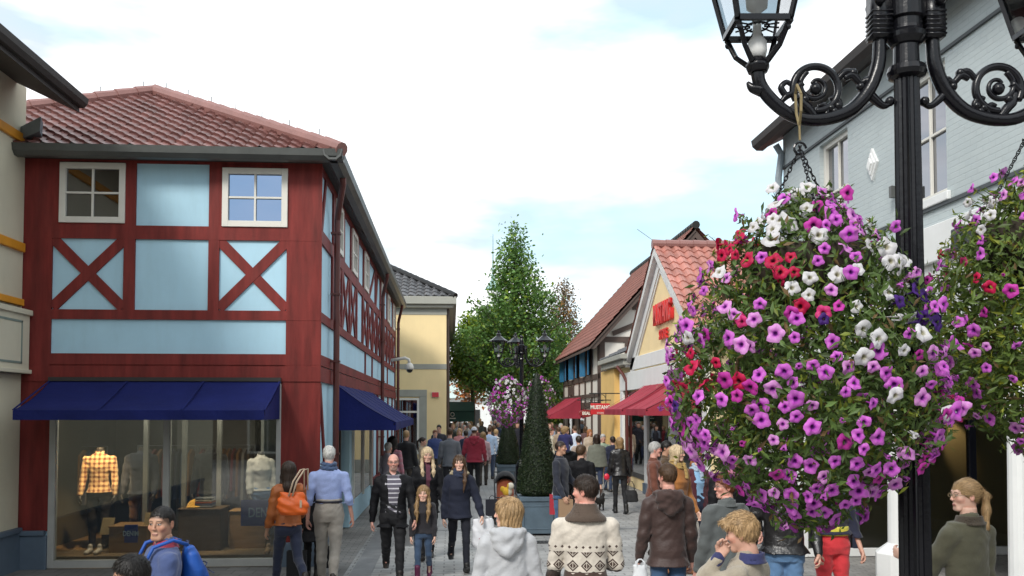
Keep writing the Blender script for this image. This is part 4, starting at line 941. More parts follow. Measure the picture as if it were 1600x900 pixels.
def basket(hook, c, sc_, lab, nleaf, nfl, npart, clusters, seed, leafs=.05, fls=1.0, basecol=(.08, .135, .03), yl=.16, det=1, zoff=0.):
    """hook: point where the chains meet; c: x,y of the plant axis; profile heights scaled about hook"""
    r = np.random.RandomState(seed); H0 = 3.39
    e = empty('hanging_flower_basket', (c[0], c[1], hook.z-1.2*sc_), lab, 'flower basket', 'petunia baskets hanging from the street lamps'); off = np.array(wloc(e))
    zt, zbm = BP[0][0], BP[-1][0]
    def Z(z): return hook.z+(z-H0)*sc_
    def samp(n, lo, hi, zbias=None):
        out_ = []
        while len(out_) < n:
            z = r.uniform(zbm, zt); R_ = prof_interp(BP, z)
            if r.rand() < (R_/.58)**(1.0 if lo > .5 else 1.5)+.05+(.35 if z > 2.98 and lo > .5 else 0): out_.append((z, R_))
        q = np.array(out_); a = r.rand(n)*2*np.pi; ruf = 1+.07*np.sin(3*a+seed)+.05*np.sin(7*a+q[:, 0]*9); u = r.uniform(lo**2, hi**2, n)**.5
        rad = q[:, 1]*u*ruf
        p = np.stack([c[0]+rad*np.cos(a)*sc_, c[1]+rad*np.sin(a)*sc_*.9, Z(q[:, 0])], 1)
        nz_ = (q[:, 0]-2.75)*.9; d = np.stack([np.cos(a), np.sin(a), nz_], 1); return p, d, a, q[:, 0]
    # foliage
    p, d, a, z = samp(nleaf, .35, 1.03); m_ = len(p)
    cl_ = p+0; k = r.randint(0, m_, m_//9); near_ = k[r.randint(0, len(k), m_)]; mv = r.rand(m_) < .35
    p[mv] = p[near_[mv]]+r.normal(size=(mv.sum(), 3))*.035*sc_
    col = leafcol(m_, basecol, .4, yl, r); br_ = r.rand(m_) < .05; col[br_] = np.array([.16, .10, .04])*r.uniform(.5, 1.2, (br_.sum(), 1))
    dd = d+r.normal(size=(m_, 3))*.7+np.array([0, 0, .35])
    V, Fc, C = scatter(np.array(LV)*[1, .95, 1], LF, p-off, dd, r.rand(m_)*6.3, leafs*r.uniform(.5, 1.25, m_), col)
    Vs, Fs, Cs = [V], [Fc], [C]; nb = len(V)
    # straggling stems that carry small leaves past the outline
    ns = int(260 if det else 40); ps, ds, a_s, zs = samp(ns, .85, .98); tips = []
    mb = MB()
    for i in range(ns):
        L_ = r.uniform(.04, .12)*sc_*(1 if zs[i] > 2.4 else .45); d0 = Vector(ds[i])+Vector(r.normal(size=3)*.35); d0.normalize(); drop = -.5 if zs[i] < 2.9 else .25
        q = [Vector(ps[i])+d0*L_*t+Vector((0, 0, drop*L_*t*t)) for t in (0, .35, .7, 1)]
        mb.tube([tuple(v-Vector(off)) for v in q], [.0022, .002, .0017, .0012], 4, cap=False); tips.append((q[-1], d0))
        lp = np.array([tuple(q[1].lerp(q[3], f)+Vector(r.normal(size=3)*.008)) for f in r.rand(7)])
        V2, F2, C2 = scatter(np.array(LV)*[1, .8, 1], LF, lp-off, unit(7, r), r.rand(7)*6, leafs*.75*r.uniform(.5, 1.1, 7), leafcol(7, np.array(basecol)*1.25, .3, .2, r))
        Vs.append(V2); Fs.append(F2+nb); Cs.append(C2); nb += len(V2)
    sv = np.array(mb.v); sf = np.array([(f[0], f[1], f[2]) for f in mb.f]+[(f[0], f[2], f[3]) for f in mb.f]); Vs.append(sv); Fs.append(sf+nb); Cs.append(np.tile([.09, .13, .04], (len(sv), 1)))
    rawmesh('foliage', np.concatenate(Vs), np.concatenate(Fs), leafm, e, smooth=False, col=np.concatenate(Cs))
    # flowers
    p, d, a, z = samp(nfl*4, .97, 1.06); keep = []; md = .047*sc_*fls
    for i in range(len(p)):
        if len(keep) >= nfl: break
        if all(((p[i]-p[j])**2).sum() > md*md for j in keep[-400:]): keep.append(i)
    fl = []
    for i in keep:
        pp = p[i]; dn = d[i]+r.normal(size=3)*.28+np.array([0, -.15, .12]); fl.append((pp, dn))
    for q, d0 in tips[:int(len(tips)*.45)]: fl.append((np.array(q), np.array(d0)+r.normal(size=3)*.2))
    camp = np.array([0, 0, 2.3]); items = []
    for pp, dn in fl:
        v = pp-camp; s_ = F/v[1]; ppx = 705+v[0]*s_; ppy = 643-v[2]*s_
        ck = None
        if r.rand() < .93:
            best = 9
            for (cx_, cy_, cr_, nm, pr) in clusters:
                q_ = math.hypot(ppx-cx_, (ppy-cy_))/cr_
                if q_ < 1 and q_ < best and r.rand() < pr: best = q_; ck = nm
        if ck is None: ck = r.choice(['purple', 'lilac', 'purple', 'magenta', 'purple', 'violet', 'white', 'pink'], p=[.42, .28, .14, .10, .02, .01, .015, .015]) if True else None
        front = -(dn[1])/np.linalg.norm(dn)+(-(pp[1]-c[1]))
        items.append((front, pp, dn, ck+'_%d' % (r.randint(0, 4) if r.rand() > .1 else 4), r.uniform(.52, .88)*fls*sc_*(1.12 if ck == 'white' else 1)))
    items.sort(key=lambda t: -t[0])
    for (fr_, pp, dn, ck, s_) in items[:npart]:
        o = bpy.data.objects.new('flower', flower_data(ck)); sc.collection.objects.link(o); o.parent = e; o.location = Vector(pp-off); o.scale = (s_*r.uniform(.9, 1.05), s_, s_)
        o.rotation_euler = Vector(dn).to_track_quat('Z', 'Y').to_euler(); o.rotation_euler.rotate_axis('Z', r.rand()*6)
    rest = items[npart:]; byk = {}
    for it in rest: byk.setdefault(it[3], []).append(it)
    Vs, Fs, Cs, nb = [], [], [], 0
    for k, its in byk.items():
        V, Fc, C = FM[k]; m_ = len(its)
        V2, F2, C2 = scatter(V, Fc, np.array([t[1] for t in its])-off, np.array([t[2] for t in its]), r.rand(m_)*6.3, [t[4] for t in its], np.ones((m_, 3)), C)
        Vs.append(V2); Fs.append(F2+nb); Cs.append(C2); nb += len(V2)
    if nb: tag(rawmesh('flowers', np.concatenate(Vs), np.concatenate(Fs), petal, e, col=np.concatenate(Cs)), kind='stuff')
    # bowl, chains, hook
    zr = Z(2.95); mb = MB(); mb.lathe((c[0], c[1], zr-.3*sc_), [(.05*sc_, 0), (.16*sc_, .05*sc_), (.23*sc_, .17*sc_), (.26*sc_, .3*sc_)], 16); mb.build('bowl', mat('dark coir', (.03, .022, .014), .95), e, smooth=True)
    for k in range(3 if det else 0):
        q = k*2.1+.4; b_ = Vector((c[0]+.25*sc_*math.cos(q), c[1]+.25*sc_*math.sin(q), zr)); m2 = MB(); n = 26
        for i in range(n):
            f = i/n; cc = hook.lerp(b_, f); t = (b_-hook).normalized(); sd = t.cross(Vector((0, 1, 0))).normalized() if i % 2 else t.cross(Vector((1, 0, 0))).normalized()
            pts = [cc+t*.014*math.cos(g)+sd*.007*math.sin(g) for g in [j*math.pi/4 for j in range(9)]]
            m2.tube(pts, .0024, 4)
        m2.build('chain', blk, e)
    return e
def zpt(px, py, Y): return at(px, py, Y=Y)
hk = zpt(1250, 232, 3.66); cA = zpt(1263, 560, 3.66)
clA = [(1235, 310, 55, 'white', .95), (1250, 250, 50, 'white', .95), (1200, 385, 45, 'white', .7), (1285, 385, 45, 'white', .6), (1180, 400, 60, 'crimson', .5), (1160, 375, 40, 'crimson', .8), (1235, 405, 40, 'crimson', .6),
       (1300, 440, 38, 'white', .6), (1340, 480, 30, 'white', .5), (1400, 400, 60, 'white', .7), (1400, 530, 42, 'white', .75), (1440, 510, 50, 'white', .75), (1440, 650, 40, 'white', .6), (1340, 380, 50, 'purple', .7), (1460, 480, 40, 'violet', .8),
       (1275, 485, 22, 'crimson', .9), (1165, 510, 20, 'pink', .9), (1100, 590, 42, 'crimson', .9), (1140, 585, 26, 'crimson', .9), (1080, 560, 30, 'crimson', .7), (1160, 610, 25, 'magenta', .8)]
bA = basket(hk, (cA.x, 3.66), 1.0, 'large hanging basket of purple, white and crimson petunias left of the foreground lamp post', 17000, 540, 100, clA, 11)
mb = MB(); top_ = zpt(1250, 160, 3.66); a0 = off_ = wloc(bA)
mb.tube([top_+Vector((-.012, -.045, .02)), top_+Vector((-.012, -.04, -.05)), top_+Vector((-.004, 0, -.10)), top_+Vector((-.004, .03, -.04)), top_+Vector((-.004, .04, .05)), top_+Vector((-.012, 0, .075)), top_+Vector((-.012, -.045, .02))], .006, 6)
mb.tube([top_+Vector((-.004, 0, -.09)), hk+Vector((0, 0, .035))], .005, 6); mb.build('strap', mat('ochre strap', (.22, .17, .08), .7), bA)
mb = MB(); mb.tube([hk+Vector((.026*math.cos(q*.5), 0, .026*math.sin(q*.5))) for q in range(11)], .005, 6); mb.build('hook', blk, bA)
hk2 = zpt(1600, 232, 3.74); cB = zpt(1617, 560, 3.74)
clB = [(1590, 320, 50, 'white', .7), (1560, 350, 40, 'purple', .6), (1515, 385, 25, 'crimson', .8), (1570, 425, 22, 'crimson', .9), (1525, 410, 25, 'pink', .7), (1475, 480, 45, 'violet', .9), (1500, 340, 30, 'purple', .9), (1590, 480, 90, 'green', 1.), (1500, 660, 30, 'crimson', .8)]
clB = [c_ for c_ in clB if c_[3] != 'green']
bB = basket(hk2+Vector((0, 0, .03)), (cB.x, 3.74), .86, 'greener hanging petunia basket cut off by the right edge of the picture', 14000, 120, 60, clB, 12, basecol=(.10, .155, .03), yl=.16)
bB2 = bB
# far baskets
for (px, Y, sd, lab, dr) in ((793, 24.6, 21, 'hanging basket full of small purple and white petunias left of the far topiary cone', 0), (843, 25.2, 22, 'sparser hanging basket of purple petunias right of the far lamp post, behind the topiary', .12)):
    h_ = at(px, 592-dr*100, Y=Y); w_ = 400
    cl2 = [(px+12, 612, 20, 'white', .6), (px-8, 600, 14, 'white', .4), (px-20, 615, 16, 'magenta', .5)]
    basket(Vector((h_.x, Y, 3.48)), (h_.x, Y), 1.0 if dr == 0 else .8, lab, 1800, 330 if dr == 0 else 120, 0, cl2, sd, leafs=.09, fls=1.15, det=0)
# ================================================================ PEOPLE (implicit surfaces -> one continuous mesh each)
def smin(a, b, k):
    h = np.maximum(k-np.abs(a-b), 0)/k; return np.minimum(a, b)-h*h*k*.25
class Fld:
    def __init__(s, lo, hi, res):
        s.lo = np.array(lo, float); s.res = res; s.n = np.ceil((np.array(hi)-s.lo)/res).astype(int)+1
        s.f = np.full(s.n, 1., np.float32); s.ax = [s.lo[i]+np.arange(s.n[i])*res for i in range(3)]
    def sub(s, lo, hi):
        i0 = np.clip(np.floor((np.array(lo)-s.lo)/s.res).astype(int), 0, s.n); i1 = np.clip(np.ceil((np.array(hi)-s.lo)/s.res).astype(int)+1, 0, s.n)
        sl = tuple(slice(a, b) for a, b in zip(i0, i1)); x = s.ax[0][sl[0]][:, None, None]; y = s.ax[1][sl[1]][None, :, None]; z = s.ax[2][sl[2]][None, None, :]
        return sl, x, y, z
    def cap(s, a, b, ra, rb, k=.02, cut=False, fl=(1, 1, 1)):
        a = np.array(a, float); b = np.array(b, float); m = max(ra, rb)*max(1/min(fl), 1)+k+s.res*2
        sl, x, y, z = s.sub(np.minimum(a, b)-m, np.maximum(a, b)+m)
        if 0 in s.f[sl].shape: return s
        ba = b-a; L2 = max(ba@ba, 1e-9); px, py, pz = x-a[0], y-a[1], z-a[2]
        h = np.clip((px*ba[0]+py*ba[1]+pz*ba[2])/L2, 0, 1)
        d = np.sqrt(((px-h*ba[0])*fl[0])**2+((py-h*ba[1])*fl[1])**2+((pz-h*ba[2])*fl[2])**2)-(ra+(rb-ra)*h)
        s.f[sl] = np.maximum(s.f[sl], -d) if cut else smin(s.f[sl], d, k); return s
    def chain(s, pts, rr, k=.02, **kw):
        for i in range(len(pts)-1): s.cap(pts[i], pts[i+1], rr[i], rr[i+1], k, **kw)
        return s
    def ell(s, c, r, k=.02, cut=False):
        c = np.array(c, float); r = np.array(r, float); m = r+k+s.res*2; sl, x, y, z = s.sub(c-m, c+m)
        if 0 in s.f[sl].shape: return s
        q = np.sqrt(((x-c[0])/r[0])**2+((y-c[1])/r[1])**2+((z-c[2])/r[2])**2); d = (q-1)*r.min()
        s.f[sl] = np.maximum(s.f[sl], -d) if cut else smin(s.f[sl], d, k); return s
    def loft(s, rows, t=0., k=.02, p=2.3, hollow=0):
        """rows (z, cx, cy, a, b)"""
        R_ = np.array(rows); R_ = R_[np.argsort(R_[:, 0])]; m = t+k+s.res*2; A, B = R_[:, 3].max(), R_[:, 4].max()
        lo = [R_[:, 1].min()-A-m, R_[:, 2].min()-B-m, R_[0, 0]-m]; hi = [R_[:, 1].max()+A+m, R_[:, 2].max()+B+m, R_[-1, 0]+m]
        sl, x, y, z = s.sub(lo, hi)
        if 0 in s.f[sl].shape: return s
        g = lambda j: np.interp(z, R_[:, 0], R_[:, j])
        a, b = g(3)+t, g(4)+t; q = (np.abs((x-g(1))/a)**p+np.abs((y-g(2))/b)**p)**(1/p); d = (q-1)*np.minimum(a, b)
        if hollow: d = np.maximum(d, -(d+hollow))
        d = np.maximum(d, np.maximum(R_[0, 0]-z, z-R_[-1, 0])); s.f[sl] = smin(s.f[sl], d.astype(np.float32), k); return s
    def cutf(s, fn):           # keep where fn<0
        x = s.ax[0][:, None, None]; y = s.ax[1][None, :, None]; z = s.ax[2][None, None, :]; s.f = np.maximum(s.f, fn(x, y, z).astype(np.float32)); return s
    def disp(s, fn):
        x = s.ax[0][:, None, None]; y = s.ax[1][None, :, None]; z = s.ax[2][None, None, :]; s.f = s.f+fn(x, y, z).astype(np.float32); return s
    def mesh(s):
        f = s.f.copy(); f[0] = f[-1] = 1; f[:, 0] = f[:, -1] = 1; f[:, :, 0] = f[:, :, -1] = 1; ins = f < 0
        c = np.zeros(tuple(s.n-1), np.int8)
        for dx in (0, 1):
            for dy in (0, 1):
                for dz in (0, 1): c += ins[dx:s.n[0]-1+dx, dy:s.n[1]-1+dy, dz:s.n[2]-1+dz]
        I = np.argwhere((c > 0) & (c < 8)); idx = np.full(c.shape, -1, np.int32); idx[I[:, 0], I[:, 1], I[:, 2]] = np.arange(len(I))
        cor = np.array([(a, b, d) for a in (0, 1) for b in (0, 1) for d in (0, 1)]); val = np.stack([f[I[:, 0]+q[0], I[:, 1]+q[1], I[:, 2]+q[2]] for q in cor], 1)
        acc = np.zeros((len(I), 3)); cnt = np.zeros(len(I))
        for i in range(8):
            for j in range(i+1, 8):
                if np.abs(cor[i]-cor[j]).sum() != 1: continue
                vi, vj = val[:, i], val[:, j]; x = (vi < 0) != (vj < 0); t = vi[x]/(vi[x]-vj[x]); acc[x] += cor[i]+(cor[j]-cor[i])*t[:, None]; cnt[x] += 1
        V = s.lo+(I+acc/np.maximum(cnt, 1)[:, None])*s.res; Fs = []
        for a in range(3):
            b, d = (a+1) % 3, (a+2) % 3; s0 = [slice(None)]*3; s1 = [slice(None)]*3; s0[a] = slice(0, -1); s1[a] = slice(1, None)
            A0, A1 = ins[tuple(s0)], ins[tuple(s1)]; E = np.argwhere(A0 != A1)
            if not len(E): continue
            flip = A0[E[:, 0], E[:, 1], E[:, 2]]; q = []
            for (db, dd) in ((-1, -1), (0, -1), (0, 0), (-1, 0)):
                e = E.copy(); e[:, b] += db; e[:, d] += dd; q.append(idx[e[:, 0], e[:, 1], e[:, 2]])
            q = np.stack(q, 1); q[~flip] = q[~flip][:, ::-1]; Fs.append(q)
        Fc = np.concatenate(Fs) if Fs else np.zeros((0, 4), int); return V, Fc
def rotz(p, a):
    c, s = math.cos(a), math.sin(a); p = np.asarray(p, float); return np.stack([p[..., 0]*c-p[..., 1]*s, p[..., 0]*s+p[..., 1]*c, p[..., 2]], -1)
def rotx(p, a):
    c, s = math.cos(a), math.sin(a); p = np.asarray(p, float); return np.stack([p[..., 0], p[..., 1]*c-p[..., 2]*s, p[..., 1]*s+p[..., 2]*c], -1)
# ---- head template, H = .235 m, face towards -Y, origin at mid height
SK = dict(dummy=(.05, .045, .04), fair=(.60, .34, .25), pink=(.64, .33, .26), tan=(.47, .26, .17), light=(.68, .42, .32))
_H = {}
def head_mesh(sex, skin, beard, hi, smile=0):
    key = (sex, skin, beard, hi)
    if key in _H: return _H[key]
    f = Fld((-.1, -.135, -.19), (.1, .125, .13), .0045 if hi else .009); m = 1 if sex == 'm' else 0
    f.ell((0, .012, .028), (.075, .094, .090), .01).ell((0, -.018, -.045), (.057+.003*m, .066, .066), .03)
    f.cap((-.022, -.062, -.098), (.022, -.062, -.098), .016+.003*m, .016+.003*m, .03)
    f.cap((-.036, -.071, .026), (.036, -.071, .026), .013, .013, .025).cap((0, -.086, .012), (0, -.103, -.026), .006, .009, .014)
    f.ell((-.011, -.098, -.030), (.008, .008, .007), .008).ell((.011, -.098, -.030), (.008, .008, .007), .008)
    for s_ in (-1, 1):
        f.ell((s_*.043, -.062, -.022), (.020, .018, .018), .025)
        f.ell((s_*.031, -.094, .004), (.014, .012, .010), .01, cut=True)
        f.ell((s_*.031, -.076, .004), (.013, .013, .011), .004)
        f.ell((s_*.076, .012, -.006), (.009, .019, .031), .008).ell((s_*.083, .006, -.004), (.004, .010, .018), .004, cut=True)
    f.cap((-.017, -.0845, -.061), (.017, -.0845, -.061), .0045, .0045, .008).cap((-.013, -.0845, -.070), (.013, -.0845, -.070), .005, .005, .008)
    f.chain([(0, .022, -.04), (0, .028, -.12), (0, .034, -.185)], [.05, .046+.006*m, .054+.006*m], .03)
    V, Fc = f.mesh(); sk = np.array(SK[skin]); C = np.tile(sk, (len(V), 1)); x, y, z = V.T; fr = y < -.03
    def put(mask, c, a=1.): C[mask] = C[mask]*(1-a)+np.array(c)*a
    put(fr & (np.hypot(np.abs(x)-.045, z+.03) < .025), sk*np.array([1.08, .80, .78]), .5); put((y < -.09) & (z < -.01) & (z > -.045), sk*np.array([1.05, .85, .8]), .5); put(np.abs(x) > .077, sk*np.array([1.0, .72, .7]), .6)
    if beard:
        put(fr & (z < -.045) & (z > -.115) & (np.abs(x) < .035) & ((z < -.078) | (z > -.056) | (np.abs(x) > .022)), (.16, .11, .08), .7 if beard > .5 else .3)
        put((z < -.05) & (y < .0) & (z > -.12), (.25, .2, .18), .25)
    put(fr & (np.abs(z+.066) < .008) & (np.abs(x) < .021-.3*np.abs(z+.066)), (.45, .15, .13) if sex == 'f' else (.43, .21, .17), .8); put(fr & (np.abs(z+.0655) < .002) & (np.abs(x) < .02), (.12, .03, .03), .8)
    ex = np.abs(x)-.031; put(fr & ((ex/.0145)**2+((z-.004)/.0052)**2 < 1), (.42, .37, .34)); put(fr & (np.hypot(ex, z-.004) < .0066), (.03, .025, .02)); put(fr & (np.abs(z-.0115) < .0026) & (np.abs(ex) < .016), (.05, .03, .025), .9)
    put(fr & (np.abs(z-.027+.25*np.abs(ex)) < .0042) & (np.abs(ex) < .019), (.10, .065, .04), .75)
    _H[key] = (V, Fc, C); return _H[key]
# ---- hand template: wrist at origin, fingers down -Z, thumb towards -Y, palm towards -X
_HD = {}
def hand_mesh(curl, hi):
    key = (curl, hi)
    if key in _HD: return _HD[key]
    f = Fld((-.11, -.075, -.22), (.04, .06, .03), .0042 if hi else .009); f.cap((0, 0, .025), (0, 0, -.01), .024, .022, .02, fl=(1.2, 1, 1))
    for i, (y, L_, r_) in enumerate(((-.027, .072, .0092), (-.009, .080, .0096), (.009, .074, .0092), (.026, .060, .0082))):
        kn = np.array([0, y, -.088+.004*abs(i-1)]); f.cap((0, y*.55, -.015), kn, .016, .0125, .018, fl=(1.15, 1, 1)); p = kn; a = .15+curl*.45; sp = (i-1.5)*.05
        for seg_, ll in enumerate((.45, .31, .24)):
            d = np.array([-math.sin(a), math.sin(sp), -math.cos(a)]); q = p+d*L_*ll; f.cap(p, q, r_*(1-.08*seg_), r_*(.94-.1*seg_), .004); p = q; a += curl*.75+.12
    t0 = np.array([-.004, -.018, -.022]); t1 = np.array([-.016, -.044, -.055]); t2 = t1+np.array([-.016-.01*curl, -.006+.012*curl, -.030]); t3 = t2+np.array([-.012-.006*curl, .004+.008*curl, -.022])
    f.chain([t0, t1, t2, t3], [.016, .013, .0105, .0085], .012); _HD[key] = f.mesh(); return _HD[key]
def cloth(name, c, rough=.85, sheen=.2, bump=.35, bs=55, **k): return mat(name, c, rough, .14, 6, bump, bs, sheen=sheen, **k)
hairm = {}
def hairmat(c):
    if c in hairm: return hairm[c]
    m = mat('hair_%d' % len(hairm), c, .45, .38, 14, .9, 120, stretch=(7, 7, .8), spec=.35); hairm[c] = m; return m
HC = dict(black=(.012, .010, .009), dark=(.030, .018, .012), brown=(.075, .04, .02), auburn=(.16, .05, .022), ginger=(.32, .13, .05), blond=(.38, .245, .12), pale=(.52, .40, .25), grey=(.40, .39, .37), white=(.62, .61, .58), dbl=(.25, .155, .07))
def person(px, Y, h, face=0, lab='', sex='m', hair='short', hc='brown', skin='fair', top='jacket', tc=(.02, .02, .02), hem=.47, inner=None, bot=(.02, .025, .05), shoes=(.02, .015, .012),
           walk=0., arms=((.1, .12, .25), (.1, .12, .25)), hturn=0, htilt=0, build=1., wide=1., collar=None, scarf=None, hood=None, belt=None, beard=0, glasses=None, curl=(.5, .5), extra=None, res=None,
           topm=None, grp=None, cat='person', name='person', legw=1., flare=1., open_=0, zoff=0., boots=None, noshoes=False, lean=0., sleeve=None, innerm=None, x=None, legs=None, hat=None, cuffs=None, headless=False, faceless=False):
    """face: heading in degrees, 0 looks at the camera, + turns to the picture's right; hturn relative to the body, same sense"""
    hi = Y < 11; rr = res or (.0095 if Y < 9.5 else .012 if Y < 15 else .018 if Y < 22 else .025); X = ax(px, Y) if x is None else x
    e = empty(name, (X, Y, zoff), lab, cat, grp, rz=R(face)); r = np.random.RandomState(int(px*7+Y*13) % 9999)
    HS = (.226 if h > 1.55 else .205+.027*max(0, (h-1.15)/.4)); s_h = HS/.235; wd = wide*build
    shz = .815*h; shx = (.118 if sex == 'm' else .102)*h*wide; hipx = .052*h; nk = h-HS
    # legs
    J = {}
    ph = walk
    L_ang = legs or ((ph*26, max(0, -ph)*38+4), (-ph*26, max(0, ph)*38+4)) if True else None
    ank = []
    for i, s_ in ((0, 1), (1, -1)):
        a, kb = R(L_ang[i][0]), R(L_ang[i][1]); hp = np.array([s_*hipx, 0, .50*h]); kn = hp+np.array([s_*.004, -math.sin(a), -math.cos(a)])*.235*h; b = a-kb
        an = kn+np.array([0, -math.sin(b), -math.cos(b)])*.222*h; J['leg', i] = (hp, kn, an, b); ank.append(an[2])
    drop = min(ank)-.042*h
    def dz(p): p = np.array(p, float); p[2] -= drop; return p
    for i in (0, 1): hp, kn, an, b = J['leg', i]; J['leg', i] = (dz(hp), dz(kn), dz(an), b)
    D = drop
    for i, s_ in ((0, 1), (1, -1)):
        pt, ab, el = arms[i][:3]; inn = arms[i][3] if len(arms[i]) > 3 else 0; S = np.array([s_*shx*.93, .006*h, shz-D-.026*h])
        d1 = np.array([s_*math.sin(ab), -math.sin(pt)*math.cos(ab), -math.cos(pt)*math.cos(ab)]); E_ = S+d1*.172*h; pe = pt+el
        d2 = np.array([s_*math.sin(ab*.6-inn), -math.sin(pe)*math.cos(ab*.6-inn), -math.cos(pe)*math.cos(ab*.6-inn)]); W_ = E_+d2*.148*h; J['arm', i] = (S, E_, W_, d2)
    prof_m = [(.455, .0, .088, .060), (.50, .0, .098, .074), (.54, .002, .097, .074), (.60, -.002, .085, .062), (.66, -.004, .088, .063), (.72, -.006, .098, .068), (.77, 0, .104, .066), (.81, .004, .095, .055), (.838, .006, .058, .044), (.86, .01, .034, .034)]
    prof_f = [(.455, .0, .090, .060), (.50, .004, .103, .078), (.54, .004, .098, .072), (.61, 0, .075, .056), (.66, -.002, .078, .058), (.72, -.012, .089, .070), (.77, 0, .090, .060), (.81, .004, .082, .048), (.838, .006, .050, .040), (.86, .01, .030, .030)]
    PR = prof_m if sex == 'm' else prof_f
    ln = lambda z: -math.tan(lean)*(z-.5)*h if z > .5 else 0
    rows = [(z*h-D, 0, cy*h+ln(z), a*h*wd*(.9 if z < .7 else .93), b*h*build*.92) for z, cy, a, b in PR]
    ext = .24*h+.1; mx_ = max(abs(J['arm', i][2][0]) for i in (0, 1))+.16; ymn = min([J['arm', i][k][1] for i in (0, 1) for k in (1, 2)]+[J['leg', i][k][1] for i in (0, 1) for k in (1, 2)])-.22; ymx = max([J['arm', i][k][1] for i in (0, 1) for k in (1, 2)]+[J['leg', i][k][1] for i in (0, 1) for k in (1, 2)]+[.1])+.2
    BX = ((-max(mx_, .32*h*.9), ymn, -.03), (max(mx_, .32*h*.9), ymx, h+.1)); zt_arm = max([J['arm', i][k][2] for i in (0, 1) for k in (1, 2)])+.1
    def new(z0, z1, rs_=rr): return Fld((BX[0][0], BX[0][1], z0), (BX[1][0], BX[1][1], z1), rs_)
    # ---- body
    f = new(-.02, max(nk-D+.04, zt_arm), rr*1.15); f.loft(rows, -.022, .03)
    for i in (0, 1):
        hp, kn, an, b = J['leg', i]; f.chain([hp, kn, an], [.034*h, .020*h, .013*h], .03); f.cap(an, an+np.array([0, -.03*h, -.015*h]), .012*h, .01*h, .02)
        S, E_, W_, d2 = J['arm', i]; f.chain([S, E_, W_], ([.019*h, .016*h, .0145*h] if sleeve is None and top and top != 'poncho' else [.025*h, .021*h, .0155*h]), .03)
    f.cap((0, .012*h+ln(.82), .82*h-D), (0, .012*h+ln(.9), nk-D+.02), .032*h, .030*h, .03)
    V, Fc = f.mesh(); C = np.tile(SK[skin], (len(V), 1)); Vs, Fs, Cs = [V], [Fc], [C]; nb = len(V)
    hc_c = np.array([0, ln(.93)-.004, h-D-HS/2]); 
    def hx(P_):
        P_ = np.asarray(P_, float)*s_h; P_ = rotx(P_, htilt); P_ = rotz(P_, R(hturn)); return P_+hc_c
    if not headless:
        V, Fc, C = head_mesh(sex, skin, beard, Y < 16); C = C.copy(); sb_m = np.clip((V[:, 2]+.80*V[:, 1]+.030)/.02, 0, 1)*(V[:, 2] > -.075)*(hair in ('short', 'crop', 'boy', 'mid', 'shag'))*(np.abs(V[:, 0]) < .078); C = C*(1-.75*sb_m[:, None])+np.array(HC[hc])*.75*sb_m[:, None]; Vs.append(hx(V)); Fs.append(Fc+nb); Cs.append(C*(1 if not faceless else .5)); nb += len(V)
    for i, s_ in ((0, 1), (1, -1)):
        S, E_, W_, d2 = J['arm', i]; V, Fc = hand_mesh(curl[i], hi); V = V*np.array([s_, 1, 1])*(h/1.78)*1.0
        d = d2/np.linalg.norm(d2); fwd = np.array([0, -1., 0])
        if abs(d[1]) > .8: fwd = np.array([0, 0, 1.])
        yax = -(fwd-d*(fwd@d)); yax /= np.linalg.norm(yax); zax = -d; xax = np.cross(yax, zax)
        V = V[:, :1]*xax+V[:, 1:2]*yax+V[:, 2:3]*zax+W_+d*.012
        Fc = Fc[:, ::-1] if s_ < 0 else Fc; Vs.append(V); Fs.append(Fc+nb); Cs.append(np.tile(SK[skin], (len(V), 1))*.97); nb += len(V); J['hand', i] = W_+d*.1
    skinm = mat('skin', (.6, .35, .26), .5, .06, 30, .08, 200, attr='Col')
    rawmesh('body', np.concatenate(Vs), np.concatenate(Fs), skinm, e, col=np.concatenate(Cs))
    def wr(amp, fq=1.): 
        q = r.rand(6)*6.3
        return lambda x, y, z: amp*(np.sin(x*31*fq+z*24*fq+q[0])*np.sin(z*39*fq-y*22+q[1])+.6*np.sin(z*67*fq+x*30+q[2])*np.sin(y*45+x*51*fq+q[3])+.75*np.sin(z*92*fq+11*np.sin(x*8+y*6+q[4])+q[5])*np.clip(np.sin(x*17+z*9+q[1]+y*10), 0, 1))
    # ---- trousers
    if bot is not None:
        f = new(-.0, .66*h-D); lt = .012*legw; f.loft([q_ for q_ in rows if q_[0] < .63*h-D]+[(.625*h-D, 0, ln(.62), rows[3][3], rows[3][4])], .010*legw, .03)
        for i in (0, 1):
            hp, kn, an, b = J['leg', i]; f.chain([hp+np.array([0, .006, -.02]), (hp+kn)/2, kn], [(.052*h)*legw, .044*h*legw, .034*h*legw+.004], .03); f.chain([kn, (kn+an)/2+np.array([0, .012*h, .01*h]), an+np.array([0, 0, -.01*h])], [.034*h*legw+.004, .033*h*legw*(.5+.5*flare), (.022*h+.012*legw)*flare], .02)
        f.disp(wr(.0035 if legw > .95 else .002)); f.cutf(lambda x, y, z: z-((hem+.035)*h-D)+0*x+0*y) if hem < .57 and not open_ else None; f.cutf(lambda x, y, z: (.03+boots)*h-z+0*x+0*y) if boots else None; V, Fc = f.mesh(); m_ = bot if not isinstance(bot, tuple) else cloth('trousers_%.3f_%.3f_%.3f' % bot, bot)
        rawmesh('trousers', V, Fc, m_, e)
